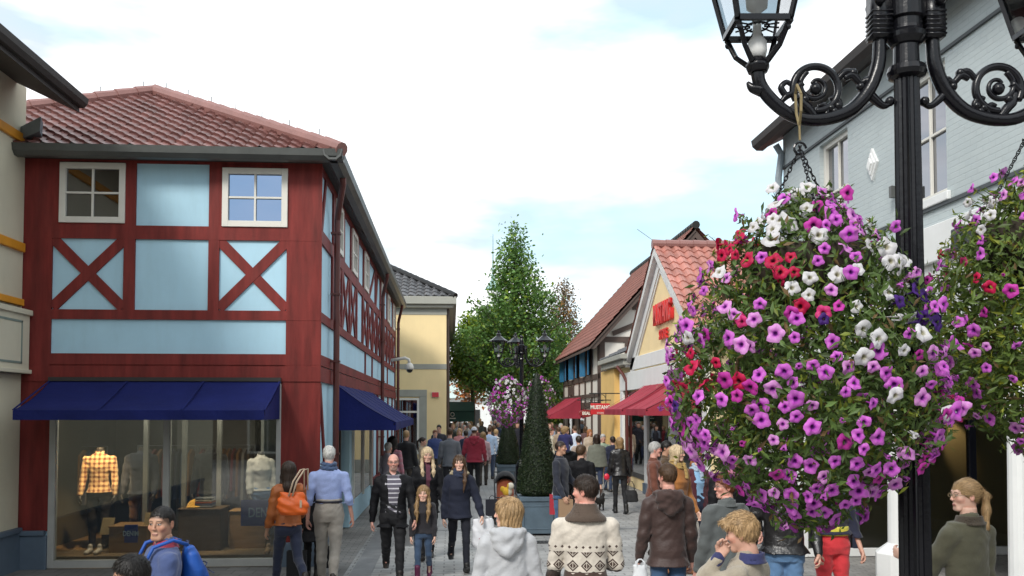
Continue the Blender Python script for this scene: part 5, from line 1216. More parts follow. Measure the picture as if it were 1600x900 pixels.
    # ---- shoes
    if not noshoes and Y > 4:
        sm_ = mat('shoe_%.3f_%.3f_%.3f' % shoes, shoes, .45, .1)
        for i in (0, 1):
            hp, kn, an, b = J['leg', i]; a0 = an+np.array([0, .018*h, -.018*h]); f = Fld(a0+np.array([-.09, -.24, -.08]), a0+np.array([.09, .14, .22]), max(.009, rr*.8)); tip = b*.8; d = np.array([0, -math.cos(tip), math.sin(tip)*(-1 if tip > 0 else -1)]) if False else np.array([0, -math.cos(tip), math.sin(tip)])
            f.cap(a0, a0+d*.125*h, .026*h, .020*h, .02, fl=(1, 1, 1.15)); f.cap(a0+np.array([0, 0, .0]), an+np.array([0, 0, (boots or .03)*h]), .028*h, (.031 if boots else .024)*h, .03)
            zfl = max(.0, a0[2]-.024*h); 
            if abs(tip) < .25: f.cutf(lambda x, y, z: (a0[2]-.024*h)-z+0*x+0*y)
            V, Fc = f.mesh(); rawmesh('shoe', V, Fc, sm_, e)
    # ---- inner shirt seen in an open front
    if inner is not None or innerm:
        f = new(.5*h-D, .9*h-D); f.loft([q_ for q_ in rows if q_[0] > .52*h-D and q_[0] < .845*h-D], .010, .02); f.cap((0, .014*h+ln(.84), .835*h-D), (0, .014*h+ln(.86), .865*h-D), .037*h, .034*h, .015); f.disp(wr(.002)); f.cutf(lambda x, y, z: np.where(y < .0, np.abs(x)-abs(open_)-.035, np.where(z > .83*h-D, -1, 1))+0*z); V, Fc = f.mesh()
        rawmesh('shirt', V, Fc, innerm or cloth('shirt_%.3f_%.3f_%.3f' % inner, inner), e)
    # ---- top garment
    if top:
        t = dict(jacket=.018, coat=.021, shirt=.010, sweater=.017, poncho=.02, thin=.012)[top]; f = new(hem*h-D-.05, max(.9*h-D, zt_arm)); z0 = hem*h-D
        rw = [q_ for q_ in rows if q_[0] > z0 and q_[0] < .85*h-D]
        base = np.array([np.interp(z0, [q_[0] for q_ in rows], [q_[j] for q_ in rows]) for j in (3, 4)]) if z0 > rows[0][0] else np.array([rows[0][3], rows[0][4]])
        bw = .012*(top in ('jacket', 'coat', 'poncho')); bw += .02 if top == 'coat' and hem < .42 else 0
        minw = .083*h*wd
        rw2 = [(z0, 0, ln(hem)+rows[1][2], max(base[0], .101*h*wd)+bw+.006, max(base[1], .078*h*build)+bw+.008)]+[(a, b, c, max(d_, minw if top in ('jacket', 'coat', 'poncho') else d_), e_) for a, b, c, d_, e_ in rw]
        if top == 'poncho': rw2 = [(z0, 0, 0, .165*h, .12*h), (.62*h-D, 0, 0, .15*h, .10*h), (.74*h-D, 0, 0, .125*h, .08*h), (.80*h-D, 0, 0, .09*h, .06*h), (.845*h-D, 0, .006*h, .04*h, .04*h)]
        f.loft(rw2, t*.7, .03, p=2.25)
        for i in (0, 1):
            S, E_, W_, d2 = J['arm', i]; t2 = t*.85
            if top == 'poncho' or sleeve == 0: f.chain([S, (S+E_)/2], [.036*h+t2*.5, .03*h+t2*.5], .05)
            elif sleeve: f.chain([S, E_], [.032*h+t2, .026*h+t2], .035)
            else: f.chain([S, (S+E_)/2, E_, (E_+W_)/2, W_], [.029*h+t2, .0265*h+t2, .0235*h+t2, .0215*h+t2, .0165*h+t2*.8], .03)
        f.cap((0, .012*h+ln(.83), .82*h-D), (0, .014*h+ln(.85), .852*h-D), .040*h+t*.4, .035*h+t*.3, .03)
        f.disp(wr(.0030 if top in ('jacket', 'coat') else .0028, .8)); 
        if open_:
            f.cutf(lambda x, y, z: np.where((y < ln(.7)-.01), np.minimum(np.minimum((open_*(.4+.6*np.clip((z-z0)/(.84*h-D-z0), 0, 1)) if open_ > 0 else .02)-np.abs(x), .05), (z*0+z-z0+1)), -1+0*x*z))
        if collar != 'high': f.ell((0, .012*h+ln(.86)-.01, .885*h-D), (.034*h, .036*h, .035*h), .01, cut=True)
        V, Fc = f.mesh(); nm = dict(jacket='jacket', coat='coat', shirt='shirt', sweater='sweater', poncho='poncho', thin='top')[top]
        tm = topm or cloth('cloth_%.3f_%.3f_%.3f' % tc, tc); rawmesh(nm, V, Fc, tm, e)
    colc = lambda z: ln(.86)
    if collar:
        cc = collar if isinstance(collar, tuple) else tc; f = Fld((-.16, -.16, .80*h-D), (.16, .18, .93*h-D), max(.008, rr*.8)); k0 = .845*h-D
        f.loft([(k0-.03, 0, .016*h, .058*h, .052*h), (k0+.0, 0, .014*h, .049*h, .046*h), (k0+.035, 0, .016*h, .043*h, .043*h)], .006, .01, p=2, hollow=.014); f.cutf(lambda x, y, z: np.where(y < -.02, (.03*h*np.clip((z-k0+.03)/.06, 0, 1))-np.abs(x), -1+0*x*z)); f.disp(wr(.002)); V, Fc = f.mesh(); rawmesh('collar', V, Fc, cloth('collar_%.3f_%.3f_%.3f' % cc, cc), e)
    if scarf:
        f = Fld((-.17, -.2, .74*h-D), (.17, .2, .93*h-D), max(.008, rr*.8)); k0 = .858*h-D
        for j, (dz_, r0) in enumerate(((-.010, .050), (.014, .045))): 
            P_ = [(r0*h*math.cos(q), .012*h+r0*.95*h*math.sin(q)-.006, k0+dz_*h*1.2+.008*math.sin(q*2+j)-(.02*h if math.sin(q) < -.6 else 0)) for q in np.linspace(0, 2*np.pi, 15)]; f.chain(P_, [.0145*h]*15, .012)
        if len(scarf) > 3: f.cap((.01, -.065*h, k0-.01), (.015, -.085*h, .755*h-D), .03, .032, .02, fl=(1, 1.6, 1))
        f.disp(wr(.005, 2)); V, Fc = f.mesh(); rawmesh('scarf', V, Fc, cloth('scarf_%.3f_%.3f_%.3f' % scarf[:3], scarf[:3]), e)
    if hood:
        f = Fld((-.22, -.12, .66*h-D), (.22, .26, .92*h-D), max(.008, rr*.8)); k0 = .85*h-D
        f.chain([(-.05*h, -.03*h, k0-.018), (-.065*h, .02*h, k0-.012), (-.05*h, .06*h, k0-.012), (0, .082*h, k0-.016), (.05*h, .06*h, k0-.012), (.065*h, .02*h, k0-.012), (.05*h, -.03*h, k0-.018)], [.014*h, .02*h, .02*h, .02*h, .02*h, .02*h, .014*h], .03)
        f.ell((0, .062*h, k0-.050*h), (.072*h, .036*h, .062*h), .05); f.cap((-.045*h, .05*h, k0-.04*h), (0, .085*h, k0-.10*h), .018*h, .016*h, .04); f.cap((.045*h, .05*h, k0-.04*h), (0, .085*h, k0-.10*h), .018*h, .016*h, .04)
        f.ell((0, .03*h, k0+.02), (.045*h, .046*h, .04*h), .015, cut=True); f.disp(wr(.005)); V, Fc = f.mesh(); rawmesh('hood', V, Fc, topm if (hood is True and topm) else cloth('hood_%.3f_%.3f_%.3f' % (tc if hood is True else hood), tc if hood is True else hood), e)
    if belt:
        f = new(.585*h-D, .625*h-D, min(rr, .012)); f.loft([(.592*h-D, 0, ln(.6), rows[3][3]*1.03, rows[3][4]*1.03), (.612*h-D, 0, ln(.6), rows[3][3]*1.02, rows[3][4]*1.02)], .016, .005, hollow=.02); V, Fc = f.mesh(); rawmesh('belt', V, Fc, mat('belt_leather', belt, .4), e)
    if cuffs:
        for i in (0, 1):
            S, E_, W_, d2 = J['arm', i]; c0 = W_-d2*.035; f = Fld(np.minimum(c0, W_)-.07, np.maximum(c0, W_)+.07, .008); f.cap(c0, W_+d2*.012, .0195*h+.008, .0185*h+.008, .01); V, Fc = f.mesh(); rawmesh('cuff', V, Fc, cloth('cuff_%.3f' % cuffs[2], cuffs), e)
    # ---- hair
    if hair and hair != 'none':
        res_h = .0062 if hi else (.009 if Y < 16 else .014); f = Fld((-.15, -.21, -.50 if hair in ('long', 'longside', 'longback', 'big') else -.36 if hair == 'pony' else -.2), (.15, .22, .17), res_h)
        t = dict(bald=.004, short=.006, crop=.004, bob=.016, long=.014, longside=.013, longback=.016, pony=.007, big=.03, mid=.012, boy=.012, shag=.014)[hair]
        f.ell((0, .014, .030), (.076+t, .095+t, .090+t), .01)
        if hair in ('short', 'mid', 'boy', 'shag'): f.ell((0, .006, .055), (.072+t, .088+t, .078+t), .02)
        if hair in ('short', 'crop', 'boy', 'mid', 'bald', 'shag'):
            lowz = {'bald': .0, 'mid': -.105, 'shag': -.10}.get(hair, -.075)
            f.cutf(lambda x, y, z: np.maximum((-.80*y-.012+(.012 if hair == 'crop' else 0)+.004*np.sin(x*95)+.9*np.maximum(np.abs(x)-.045, 0)*(y < -.02)-z)*.78, lowz-z+.0*x)); 
            if hair == 'bald': f.cutf(lambda x, y, z: z-.035+0*x+0*y)
            f.disp(lambda x, y, z: .0018*np.sin(np.arctan2(x, y-.01)*26+z*30+np.sin(z*50))*np.ones_like(x+y+z))
            if hair in ('boy', 'shag'): f.chain([(-.05, -.07, .085), (.02, -.098, .078), (.065, -.075, .055)], [.022, .020, .014], .02); f.disp(lambda x, y, z: .004*np.sin(x*70+z*40)*np.sin(y*60-z*50))
        elif hair in ('bob', 'long', 'longside', 'longback', 'big'):
            zl = {'bob': -.14, 'long': -.36, 'longside': -.36, 'longback': -.42, 'big': -.16}[hair]
            if hair == 'big': f.ell((0, .03, .0), (.125, .13, .14), .03)
            for s_ in (-1, 1):
                fx = .082; P_ = [(s_*.055, -.045, .07), (s_*.076, -.03, 0), (s_*.082, -.012, -.08), (s_*.086, .01, max(zl, -.18))]; fr_l = hair == 'long' or (hair == 'longside' and s_ > 0)
                if fr_l: P_ = P_[:3]+[(s_*.092, -.06, -.17), (s_*.088, -.125, -.26), (s_*.075, -.140, -.39)]
                elif hair != 'bob': P_ += [(s_*.07, .07, max(zl, -.3))]
                f.chain(P_, [.016, .020, .024, .028, .026, .014][:len(P_)], .025)
            f.chain([(0, .05, .03), (0, .065, -.08), (0, .085, max(zl, -.2)), (0, .105, zl if hair == 'longback' else -.26)], [.07, .062, .060, .040], .04, fl=(.8, 1.25, 1)) if hair != 'bob' else f.chain([(0, .04, .02), (0, .05, zl+.03)], [.075, .066], .04)
            f.ell((0, -.115, -.045), (.058, .085, .098), .012, cut=True); f.cap((0, -.1, -.1), (0, -.12, -.22), .05, .05, .01, cut=True)
            f.cutf(lambda x, y, z: np.where(z < -.09, -1, np.where(y < -.03, (.062-.25*np.abs(x)*3-z), -1))*np.ones_like(x+y+z)) if False else None
            f.disp(lambda x, y, z: .0035*np.sin(np.arctan2(x, y-.02)*20+z*12+2*np.sin(z*18)))
            f.ell((0, .02, -.165), (.045, .045, .06), .01, cut=True)
        elif hair == 'pony':
            f.cutf(lambda x, y, z: (-.62*y-.02-z)*.85+0*x); f.disp(lambda x, y, z: .0012*np.sin(z*90+x*20+y*40)*np.ones_like(x+y+z))
            f.ell((0, .112, .035), (.024, .02, .024), .008); f.chain([(0, .12, .04), (.0, .155, .0), (0.0, .158, -.10), (.01, .145, -.22), (.015, .13, -.31)], [.018, .027, .030, .024, .008], .02); f.disp(lambda x, y, z: .002*np.sin(np.arctan2(x, y-.1)*9+z*10)*(y > .09))
        V, Fc = f.mesh(); V = V.copy()
        if hair in ('long', 'longback', 'big', 'bob', 'pony'):                # hair below the chin follows the shoulders, not the tilt
            pass
        base = np.array(HC[hc]); HV = hx(V); C = np.tile(base, (len(V), 1))*(1+.14*np.sin(np.arctan2(V[:, :1], V[:, 1:2])*23+V[:, 2:3]*16)+r.uniform(-.2, .2, (len(V), 1)))
        if Y < 17:
            a_ = HV[Fc[:, 1]]-HV[Fc[:, 0]]; b_ = HV[Fc[:, 2]]-HV[Fc[:, 0]]; fn_ = np.cross(a_, b_); Nv = np.zeros_like(HV)
            for q_ in range(4): np.add.at(Nv, Fc[:, q_], fn_)
            Nv /= np.linalg.norm(Nv, axis=1, keepdims=True)+1e-9; ct = HV.mean(0)
            if ((HV-ct)*Nv).sum() < 0: Nv = -Nv
            lng = hair in ('long', 'longside', 'longback', 'bob', 'pony', 'big'); ns_ = (4200 if lng else 2200) if Y < 11 else 900
            k_ = r.randint(0, len(HV), ns_); p0 = HV[k_]; n0 = Nv[k_]; dn_ = np.tile([0, 0, -1.], (ns_, 1)); top_ = V[k_, 2] > (.10 if lng else .07)
            if hair == 'pony': dn_ = rotz(np.tile([0, 1., .1], (ns_, 1)), R(hturn)); dn_[V[k_, 1] > .11] = [0, 0, -1.]
            else: dn_[top_] = (rotz(np.stack([V[k_, 0]*3, V[k_, 1]*2-(.9 if hair in ('boy', 'shag') else .25), -.25+0*V[k_, 0]], 1), R(hturn)))[top_]
            t_ = dn_+r.normal(size=(ns_, 3))*(.05 if lng else .18); t_ -= n0*(t_*n0).sum(1, keepdims=True); t_ /= np.linalg.norm(t_, axis=1, keepdims=True)+1e-9
            L_ = (r.uniform(.025, .055, ns_) if lng else r.uniform(.018, .042, ns_)*(.45 if hair in ('crop', 'bald') else 1))[:, None]; wv_ = np.cross(t_, n0)*(.0016 if Y < 11 else .0026)
            up_s = r.uniform(.001, .0028 if lng else .008, (ns_, 1))*(.4 if hair in ('crop', 'bald', 'pony') else 1)
            q0 = p0-n0*.002; q1 = p0+t_*L_*.5+n0*up_s*.8; q2 = p0+t_*L_+n0*(up_s*.6-.004)
            SV = np.stack([q0-wv_, q0+wv_, q1-wv_, q1+wv_, q2-wv_*.3, q2+wv_*.3], 1).reshape(-1, 3); SF = (np.array([[0, 1, 3, 2], [2, 3, 5, 4]])[None]+(np.arange(ns_)*6)[:, None, None]).reshape(-1, 4)
            SC = np.repeat((base*(1+r.uniform(-.3, .4 if lng else .45, (ns_, 1))))[:, None], 6, 1).reshape(-1, 3); Fc = np.concatenate([Fc, SF+len(HV)]); HV = np.concatenate([HV, SV]); C = np.concatenate([C, SC])
        rawmesh('hair', HV, Fc, mat('hair strands', (.1, .1, .1), .42, .12, 30, .3, 160, attr='Col', spec=.35), e, col=np.clip(C, .002, .9))
        if hair == 'pony': V, Fc = Fld((-.05, .08, 0), (.05, .17, .08), .006).chain([(.02*math.cos(q), .118+.004*math.sin(q), .036+.022*math.sin(q)) for q in np.linspace(0, 6.28, 9)], [.007]*9, .004).mesh(); rawmesh('hair_tie', hx(V), Fc, mat('hair tie', (.02, .02, .02), .6), e)
    if hat:
        f = Fld((-.13, -.2, -.02), (.13, .14, .17), .01); f.ell((0, .012, .035), (.092, .108, .10), .01); f.cutf(lambda x, y, z: .025-z+0*x+0*y); f.cap((-.03, -.1, .035), (.03, -.1, .035), .055, .055, .02, fl=(1, 1, 5)); V, Fc = f.mesh(); rawmesh('cap', hx(V), Fc, cloth('cap_%.3f' % hat[1], hat), e)
    if glasses:
        mb = MB()
        for s_ in (-1, 1):
            mb.tube([tuple(hx(np.array([[s_*.031+.021*math.cos(q), -.100, .003+.014*math.sin(q)]]))[0]) for q in np.linspace(0, 6.28, 13)], .0022*s_h, 5)
            mb.tube([tuple(q) for q in hx(np.array([[s_*.052, -.098, .006], [s_*.078, -.04, .008], [s_*.082, .01, .004]]))], .002, 5)
        mb.tube([tuple(q) for q in hx(np.array([[-.01, -.102, .005], [.01, -.102, .005]]))], .002, 5); mb.build('glasses', mat('glasses_%.2f' % glasses[0], glasses, .3), e, local=True)
    if extra: extra(e, J, h, D, rows)
    return e
def wpos(e, p): return Matrix.Rotation(e.rotation_euler.z, 4, 'Z') @ Vector(p)+e.location
# ---------- carried things (top-level)
def bag(loc, wdt, hgt, dep, c, lab, nm='shopping_bag', cat='bag', handle=.12, rz=0., soft=False, hcol=None, mark=None, topw=1.):
    """loc = where the handles are held"""
    m_ = mat('bag_%.3f_%.3f_%.3f' % c, c, .5 if soft else .75, .08, 5, .4 if soft else .1, 25); e = empty(nm, (loc[0], loc[1], loc[2]-handle-hgt), lab, cat); e.rotation_euler.z = rz
    if soft:
        f = Fld((-wdt, -dep*1.6, -.02), (wdt, dep*1.6, hgt+.1), min(.012, wdt/12)); f.loft([(.0, 0, 0, wdt*.40, dep*.45), (hgt*.12, 0, 0, wdt*.5, dep*.5), (hgt*.6, 0, 0, wdt*.47, dep*.45), (hgt, 0, 0, wdt*.38*topw, dep*.22)], 0, .02); q = np.random.RandomState(int(wdt*1000)).rand(4)*6
        f.disp(lambda x, y, z: .006*np.sin(x*24+q[0])*np.sin(z*15+x*20+q[1])+.002*np.sin(z*40+x*50+q[2])); V, Fc = f.mesh(); o = rawmesh('bag_body', V, Fc, m_, e)
    else:
        mb = MB(); t = .006
        for a in ((-wdt/2, wdt/2, -dep/2, -dep/2+t), (-wdt/2, wdt/2, dep/2-t, dep/2), (-wdt/2, -wdt/2+t, -dep/2+t, dep/2-t), (wdt/2-t, wdt/2, -dep/2+t, dep/2-t)): mb.box(*a, .0, hgt)
        mb.box(-wdt/2, wdt/2, -dep/2, dep/2, -.004, .0); o = mb.build('bag_body', m_, e, local=True)
    mb = MB()
    for s_ in (-1, 1):
        y = s_*dep*.25; mb.tube([(-wdt*.22, y, hgt-.03), (-wdt*.2, y*.9, hgt+handle*.5), (-wdt*.08, y*.2, hgt+handle), (wdt*.08, y*.2, hgt+handle), (wdt*.2, y*.9, hgt+handle*.5), (wdt*.22, y, hgt-.03)], .006, 6)
    mb.build('handle', mat('handle_%.3f' % (hcol or c)[0], hcol or c, .6), e, local=True)
    if mark: mb = MB(); mb.box(-wdt*.2, wdt*.12, -dep/2-.012, -dep/2-.008, hgt*.3, hgt*.36); mb.build('mark', mat('bag mark', mark, .5), e, local=True)
    return e
# ================================================================ WHO STANDS WHERE
def axismat(name, fn, rough=.85, bump=.4):
    """material from a node expression in object coordinates; fn(n, l, x, y, z) returns (fac socket, colA, colB)"""
    m = bpy.data.materials.new(name); m.use_nodes = True; n = m.node_tree.nodes; l = m.node_tree.links.new; b = n['Principled BSDF']; b.inputs['Roughness'].default_value = rough; b.inputs['Sheen Weight'].default_value = .2
    tc = n.new('ShaderNodeTexCoord'); sp = n.new('ShaderNodeSeparateXYZ'); l(tc.outputs['Object'], sp.inputs[0])
    def M_(op, a, b_=None, c=None):
        k = n.new('ShaderNodeMath'); k.operation = op
        for i, v in enumerate((a, b_, c)):
            if v is None: continue
            if isinstance(v, (int, float)): k.inputs[i].default_value = v
            else: l(v, k.inputs[i])
        return k.outputs[0]
    fac, A_, B_ = fn(M_, *sp.outputs)
    mx = n.new('ShaderNodeMix'); mx.data_type = 'RGBA'; mx.inputs[6].default_value = (*A_, 1); mx.inputs[7].default_value = (*B_, 1); l(fac, mx.inputs[0])
    nz = n.new('ShaderNodeTexNoise'); nz.inputs['Scale'].default_value = 40; l(tc.outputs['Object'], nz.inputs[0]); bp = n.new('ShaderNodeBump'); bp.inputs['Strength'].default_value = bump; bp.inputs['Distance'].default_value = .01; l(nz.outputs[0], bp.inputs['Height']); l(bp.outputs[0], b.inputs['Normal'])
    mr = n.new('ShaderNodeMapRange'); mr.inputs[3].default_value = .8; mr.inputs[4].default_value = 1.15; l(nz.outputs[0], mr.inputs[0]); mu = n.new('ShaderNodeMix'); mu.data_type = 'RGBA'; mu.blend_type = 'MULTIPLY'; mu.inputs[0].default_value = 1; l(mx.outputs[2], mu.inputs[6]); l(mr.outputs[0], mu.inputs[7])
    l(mu.outputs[2], b.inputs['Base Color']); return m
def hstripe(name, period, duty, A_, B_, ph=0.):
    return axismat(name, lambda M_, x, y, z: (M_('LESS_THAN', M_('FRACT', M_('ADD', M_('DIVIDE', z, period), ph)), duty), A_, B_))
polo = hstripe('striped polo', .062, .28, (.11, .10, .13), (.55, .54, .58))
def fair(M_, x, y, z):
    u = M_('ADD', M_('DIVIDE', x, .105), 10.5); z0 = 1.06
    v = M_('DIVIDE', M_('SUBTRACT', z, z0), .105); fu = M_('ABSOLUTE', M_('SUBTRACT', M_('FRACT', u), .5)); fv = M_('ABSOLUTE', M_('SUBTRACT', M_('FRACT', v), .5))
    s_ = M_('ADD', fu, fv); ring = M_('MULTIPLY', M_('GREATER_THAN', s_, .29), M_('LESS_THAN', s_, .43)); core = M_('MULTIPLY', M_('LESS_THAN', s_, .24), M_('GREATER_THAN', fu, .02)); lat = M_('MAXIMUM', ring, core)
    band = M_('MULTIPLY', M_('GREATER_THAN', z, z0+.0), M_('LESS_THAN', z, z0+.158)); pat = M_('MULTIPLY', lat, band)
    # upper chevron tips and dots
    tri = M_('MULTIPLY', M_('ABSOLUTE', M_('SUBTRACT', M_('FRACT', u), .5)), .12)
    dots = M_('LESS_THAN', M_('ADD', M_('ABSOLUTE', M_('SUBTRACT', M_('FRACT', M_('MULTIPLY', u, 2.0)), .5)), M_('ABSOLUTE', M_('DIVIDE', M_('SUBTRACT', z, z0+.195), .052))), .24)
    zig = M_('LESS_THAN', z, M_('ADD', z0-.012, M_('MULTIPLY', tri, .4)))
    zig2 = M_('MULTIPLY', M_('LESS_THAN', z, z0+.004), M_('GREATER_THAN', z, z0-.004))
    return M_('MAXIMUM', M_('MAXIMUM', pat, dots), M_('MAXIMUM', zig, zig2)), (.62, .56, .48), (.055, .030, .022)
fairm = axismat('fair isle knit', fair)
knit = mat('beige chunky knit', (.40, .35, .27), .9, .12, 8, .8, 160, sheen=.3)
striped_sw = hstripe('blue striped sweater', .11, .3, (.62, .6, .58), (.07, .08, .14))
plaid = axismat('orange plaid shirt', lambda M_, x, y, z: (M_('MULTIPLY', M_('ADD', M_('LESS_THAN', M_('FRACT', M_('DIVIDE', x, .07)), .45), M_('LESS_THAN', M_('FRACT', M_('DIVIDE', z, .07)), .45)), .5), (.7, .5, .25), (.16, .03, .01)))
pinkst = hstripe('pink striped top', .12, .4, (.55, .22, .28), (.50, .28, .33))
lea = mat('black leather', (.012, .011, .012), .32, .25, 6, .6, 45, spec=.6)
leab = mat('black smooth cloth', (.006, .006, .008), .7, .2, 6, .5, 45, spec=.25)
denim = cloth('denim blue', (.045, .10, .20)); dend = cloth('dark denim', (.022, .035, .075)); denl = cloth('light denim', (.10, .20, .36)); redt = cloth('red trousers cloth', (.62, .035, .045))
khaki = cloth('grey beige chino', (.33, .30, .26)); blks = cloth('black trousers cloth', (.006, .006, .008), .8, .03)
oxf = cloth('pale blue oxford', (.30, .38, .66)); olive = cloth('olive cotton', (.095, .09, .055)); greyd = cloth('washed grey denim', (.085, .095, .095)); camel = cloth('camel suede', (.34, .13, .03)); hoodg = cloth('pale grey fleece', (.46, .47, .49)); brj = cloth('dark brown softshell', (.045, .022, .018), .6)
D2 = R(1)
# --- foreground
p_fair = person(914, 7.0, 1.79, 176, 'dark haired man seen from behind in a cream sweater with brown snowflake pattern', 'm', 'short', 'dark', 'pink', 'sweater', hem=.49, topm=fairm, bot=dend, hturn=62, build=1.08, arms=((.12, .14, .5), (.12, .16, 1.3, .3)), curl=(.6, 1.0), res=.0085)
def shawl(e, h, c):
    f = Fld((-.2, -.2, .80*h), (.2, .2, .93*h), .008); k0 = .85*h
    f.loft([(k0-.040*h, 0, .016*h, .092*h, .072*h), (k0-.022*h, 0, .016*h, .085*h, .068*h), (k0-.0*h, 0, .014*h, .062*h, .056*h), (k0+.026*h, 0, .012*h, .049*h, .046*h), (k0+.036*h, 0, .012*h, .046*h, .043*h)], .004, .015, p=2, hollow=.016); f.cutf(lambda x, y, z: np.where(y < -.02, .03*h*np.clip((z-k0+.05)/.1, 0, 1)-np.abs(x), -1+0*x*z)); f.disp(lambda x, y, z: .002*np.sin(np.arctan2(x, y)*50)+0*z); V, Fc = f.mesh(); rawmesh('shawl_collar', V, Fc, cloth('brown ribbed collar', c), e)
shawl(p_fair, 1.79, (.075, .05, .035))
p_grey = person(793, 7.0, 1.625, 178, 'woman with straight blond hair in a pale grey hooded fleece, seen from behind', 'f', 'bob', 'blond', 'light', 'jacket', topm=hoodg, tc=(.46, .47, .49), hood=True, hem=.45, bot=dend, hturn=78, build=1.05, wide=1.08, res=.0085, arms=((.1, .2, .3), (.1, .2, .3)))
p_brn = person(1042, 8.7, 1.775, 181, 'man in a dark brown hooded jacket and jeans seen from behind', 'm', 'short', 'brown', 'pink', 'jacket', topm=brj, tc=(.045, .022, .018), hood=(.045, .022, .018), hem=.455, bot=denim, hturn=24, arms=((.05, .16, .25), (.05, .14, .25)), collar=(.7, .7, .72), build=1.05, res=.009)
p_red = person(1132, 8.4, 1.70, 200, 'person with short auburn hair and glasses in a washed grey denim jacket', 'f', 'mid', 'auburn', 'pink', 'jacket', topm=greyd, tc=(.085, .095, .095), hem=.46, bot=denim, hturn=72, glasses=(.05, .02, .02), collar=(.085, .095, .095), wide=1.22, build=1.1, res=.009)
def oneear(e, J, h, D, rows): pass
p_boy = person(1166, 5.5, 1.655, 228, 'blond boy in a beige knit sweater with blue cuffs holding a hand to his forehead', 'm', 'boy', 'blond', 'fair', 'sweater', topm=knit, hem=.47, bot=denim, hturn=12, htilt=.16, arms=((1.15, .14, 2.55, .22), (.1, .1, .3)), curl=(.75, .4), collar=(.03, .035, .12), cuffs=(.03, .035, .12), build=.98, wide=.92, res=.008, lean=.05)
p_tail = person(1506, 6.15, 1.82, 198, 'woman with a long ginger blond ponytail in an olive jacket by the right columns', 'f', 'pony', 'blond', 'light', 'jacket', topm=olive, tc=(.095, .09, .055), hem=.45, bot=dend, hturn=70, collar=(.06, .045, .03), arms=((.5, .12, 1.3, .2), (.1, .1, .4)), glasses=(.25, .18, .1), res=.009)
p_asian = person(256, 6.35, 1.645, -62, 'black haired man in a blue sweater carrying a bright blue backpack', 'm', 'crop', 'black', 'tan', 'sweater', tc=(.055, .085, .21), hem=.47, bot=dend, hturn=48, collar=(.28, .03, .06), build=1.14, wide=1.08, res=.0085)
p_kid = person(209, 5.35, 1.46, -80, 'boy with short black hair whose head shows at the bottom left edge', 'm', 'short', 'black', 'tan', 'shirt', tc=(.4, .4, .42), hem=.5, bot=dend, hturn=5, res=.01)
# backpack
def backpack(e, h):
    c = wpos(e, (0, .20, .60*h)); b = empty('backpack', c, 'bright blue backpack worn by the black haired man in the lower left corner', 'backpack'); b.rotation_euler.z = e.rotation_euler.z; bm_ = mat('bright blue nylon', (.006, .075, .36), .55, .12, 6, .3, 40)
    f = Fld((-.2, -.12, -.06), (.2, .2, .5), .01); f.loft([(0, 0, .0, .11, .06), (.05, 0, .01, .125, .085), (.22, 0, .01, .12, .08), (.33, 0, -.01, .10, .05), (.38, 0, -.02, .06, .03)], 0, .03); f.ell((0, .075, .13), (.09, .045, .09), .02); V, Fc = f.mesh(); rawmesh('bag_body', V, Fc, bm_, b)
    for s_ in (-1, 1):
        mb = MB(); mb.tube([(s_*.10, -.05, .40), (s_*.125, -.15, .44), (s_*.135, -.28, .40), (s_*.13, -.33, .30), (s_*.14, -.29, .16), (s_*.13, -.12, .06)], .013, 8); mb.build('strap', bm_, b, smooth=True, local=True)
    MB().tube([(-.03, -.04, .37), (-.02, -.03, .41), (.02, -.03, .41), (.03, -.04, .37)], .009, 6).build('carry_loop', mat('dark navy webbing', (.02, .03, .08), .7), b, smooth=True, local=True)
    mb = MB()
    for i in range(14): a = (i)/13; mb.box(-.115, .115, .124, .129, .19, .195) if i == 0 else None
    mb.tube([(-.08, .075, .24), (-.04, .095, .255), (.04, .095, .255), (.08, .075, .24)], .004, 5); mb.build('zip', mat('dark navy webbing', (.02, .03, .08)), b, local=True)
backpack(p_asian, 1.645)
# --- walkers on the left
p_or = person(452, 11.7, 1.70, 205, 'woman with long dark brown hair in an orange brown leather jacket and navy trousers', 'f', 'longback', 'dark', 'tan', 'jacket', topm=mat('orange brown leather', (.38, .11, .025), .5, .15, 5, .4, 40), tc=(.38, .11, .025), hem=.53, bot=cloth('navy stretch cloth', (.012, .018, .045)), walk=.85, hturn=-10, arms=((.1, .16, .4), (.2, .14, 1.0)), legw=.95)
p_bl = person(515, 12.2, 1.83, 179, 'white haired man in a pale blue shirt, navy scarf and grey beige trousers', 'm', 'short', 'white', 'pink', 'shirt', topm=oxf, tc=(.3, .38, .66), hem=.595, bot=khaki, scarf=(.05, .085, .17), belt=(.012, .012, .02), walk=.3, build=1.12, wide=1.03, legw=1.12, arms=((-.12, .16, .35), (-.1, .2, .5)))
p_b2 = person(491, 12.75, 1.42, 180, 'person in black half hidden between the orange jacket woman and the white haired man', 'f', 'short', 'dark', 'fair', 'coat', topm=leab, hem=.35, bot=blks, walk=.2)
p_bald = person(615, 12.5, 1.745, 4, 'bald man with goatee and glasses in an open black jacket over a striped polo shirt', 'm', 'bald', 'brown', 'pink', 'jacket', topm=leab, hem=.43, open_=.082, inner=(.1, .1, .1), innerm=polo, bot=blks, beard=.8, glasses=(.1, .08, .07), walk=.7, belt=(.02, .02, .02), build=1.08, wide=1.06, arms=((.25, .20, .25), (-.25, .18, .3)), collar=(.02, .02, .02), legw=1.05)
p_girl = person(662, 12.4, 1.29, -4, 'small girl with long light brown hair in a black top, jeans and purple boots', 'f', 'long', 'dbl', 'light', 'thin', tc=(.014, .012, .016), hem=.50, bot=cloth('worn denim', (.04, .075, .14)), shoes=(.10, .012, .05), boots=.1, walk=-.4, legw=.9, arms=((.05, .12, .2), (.1, .1, .2)))
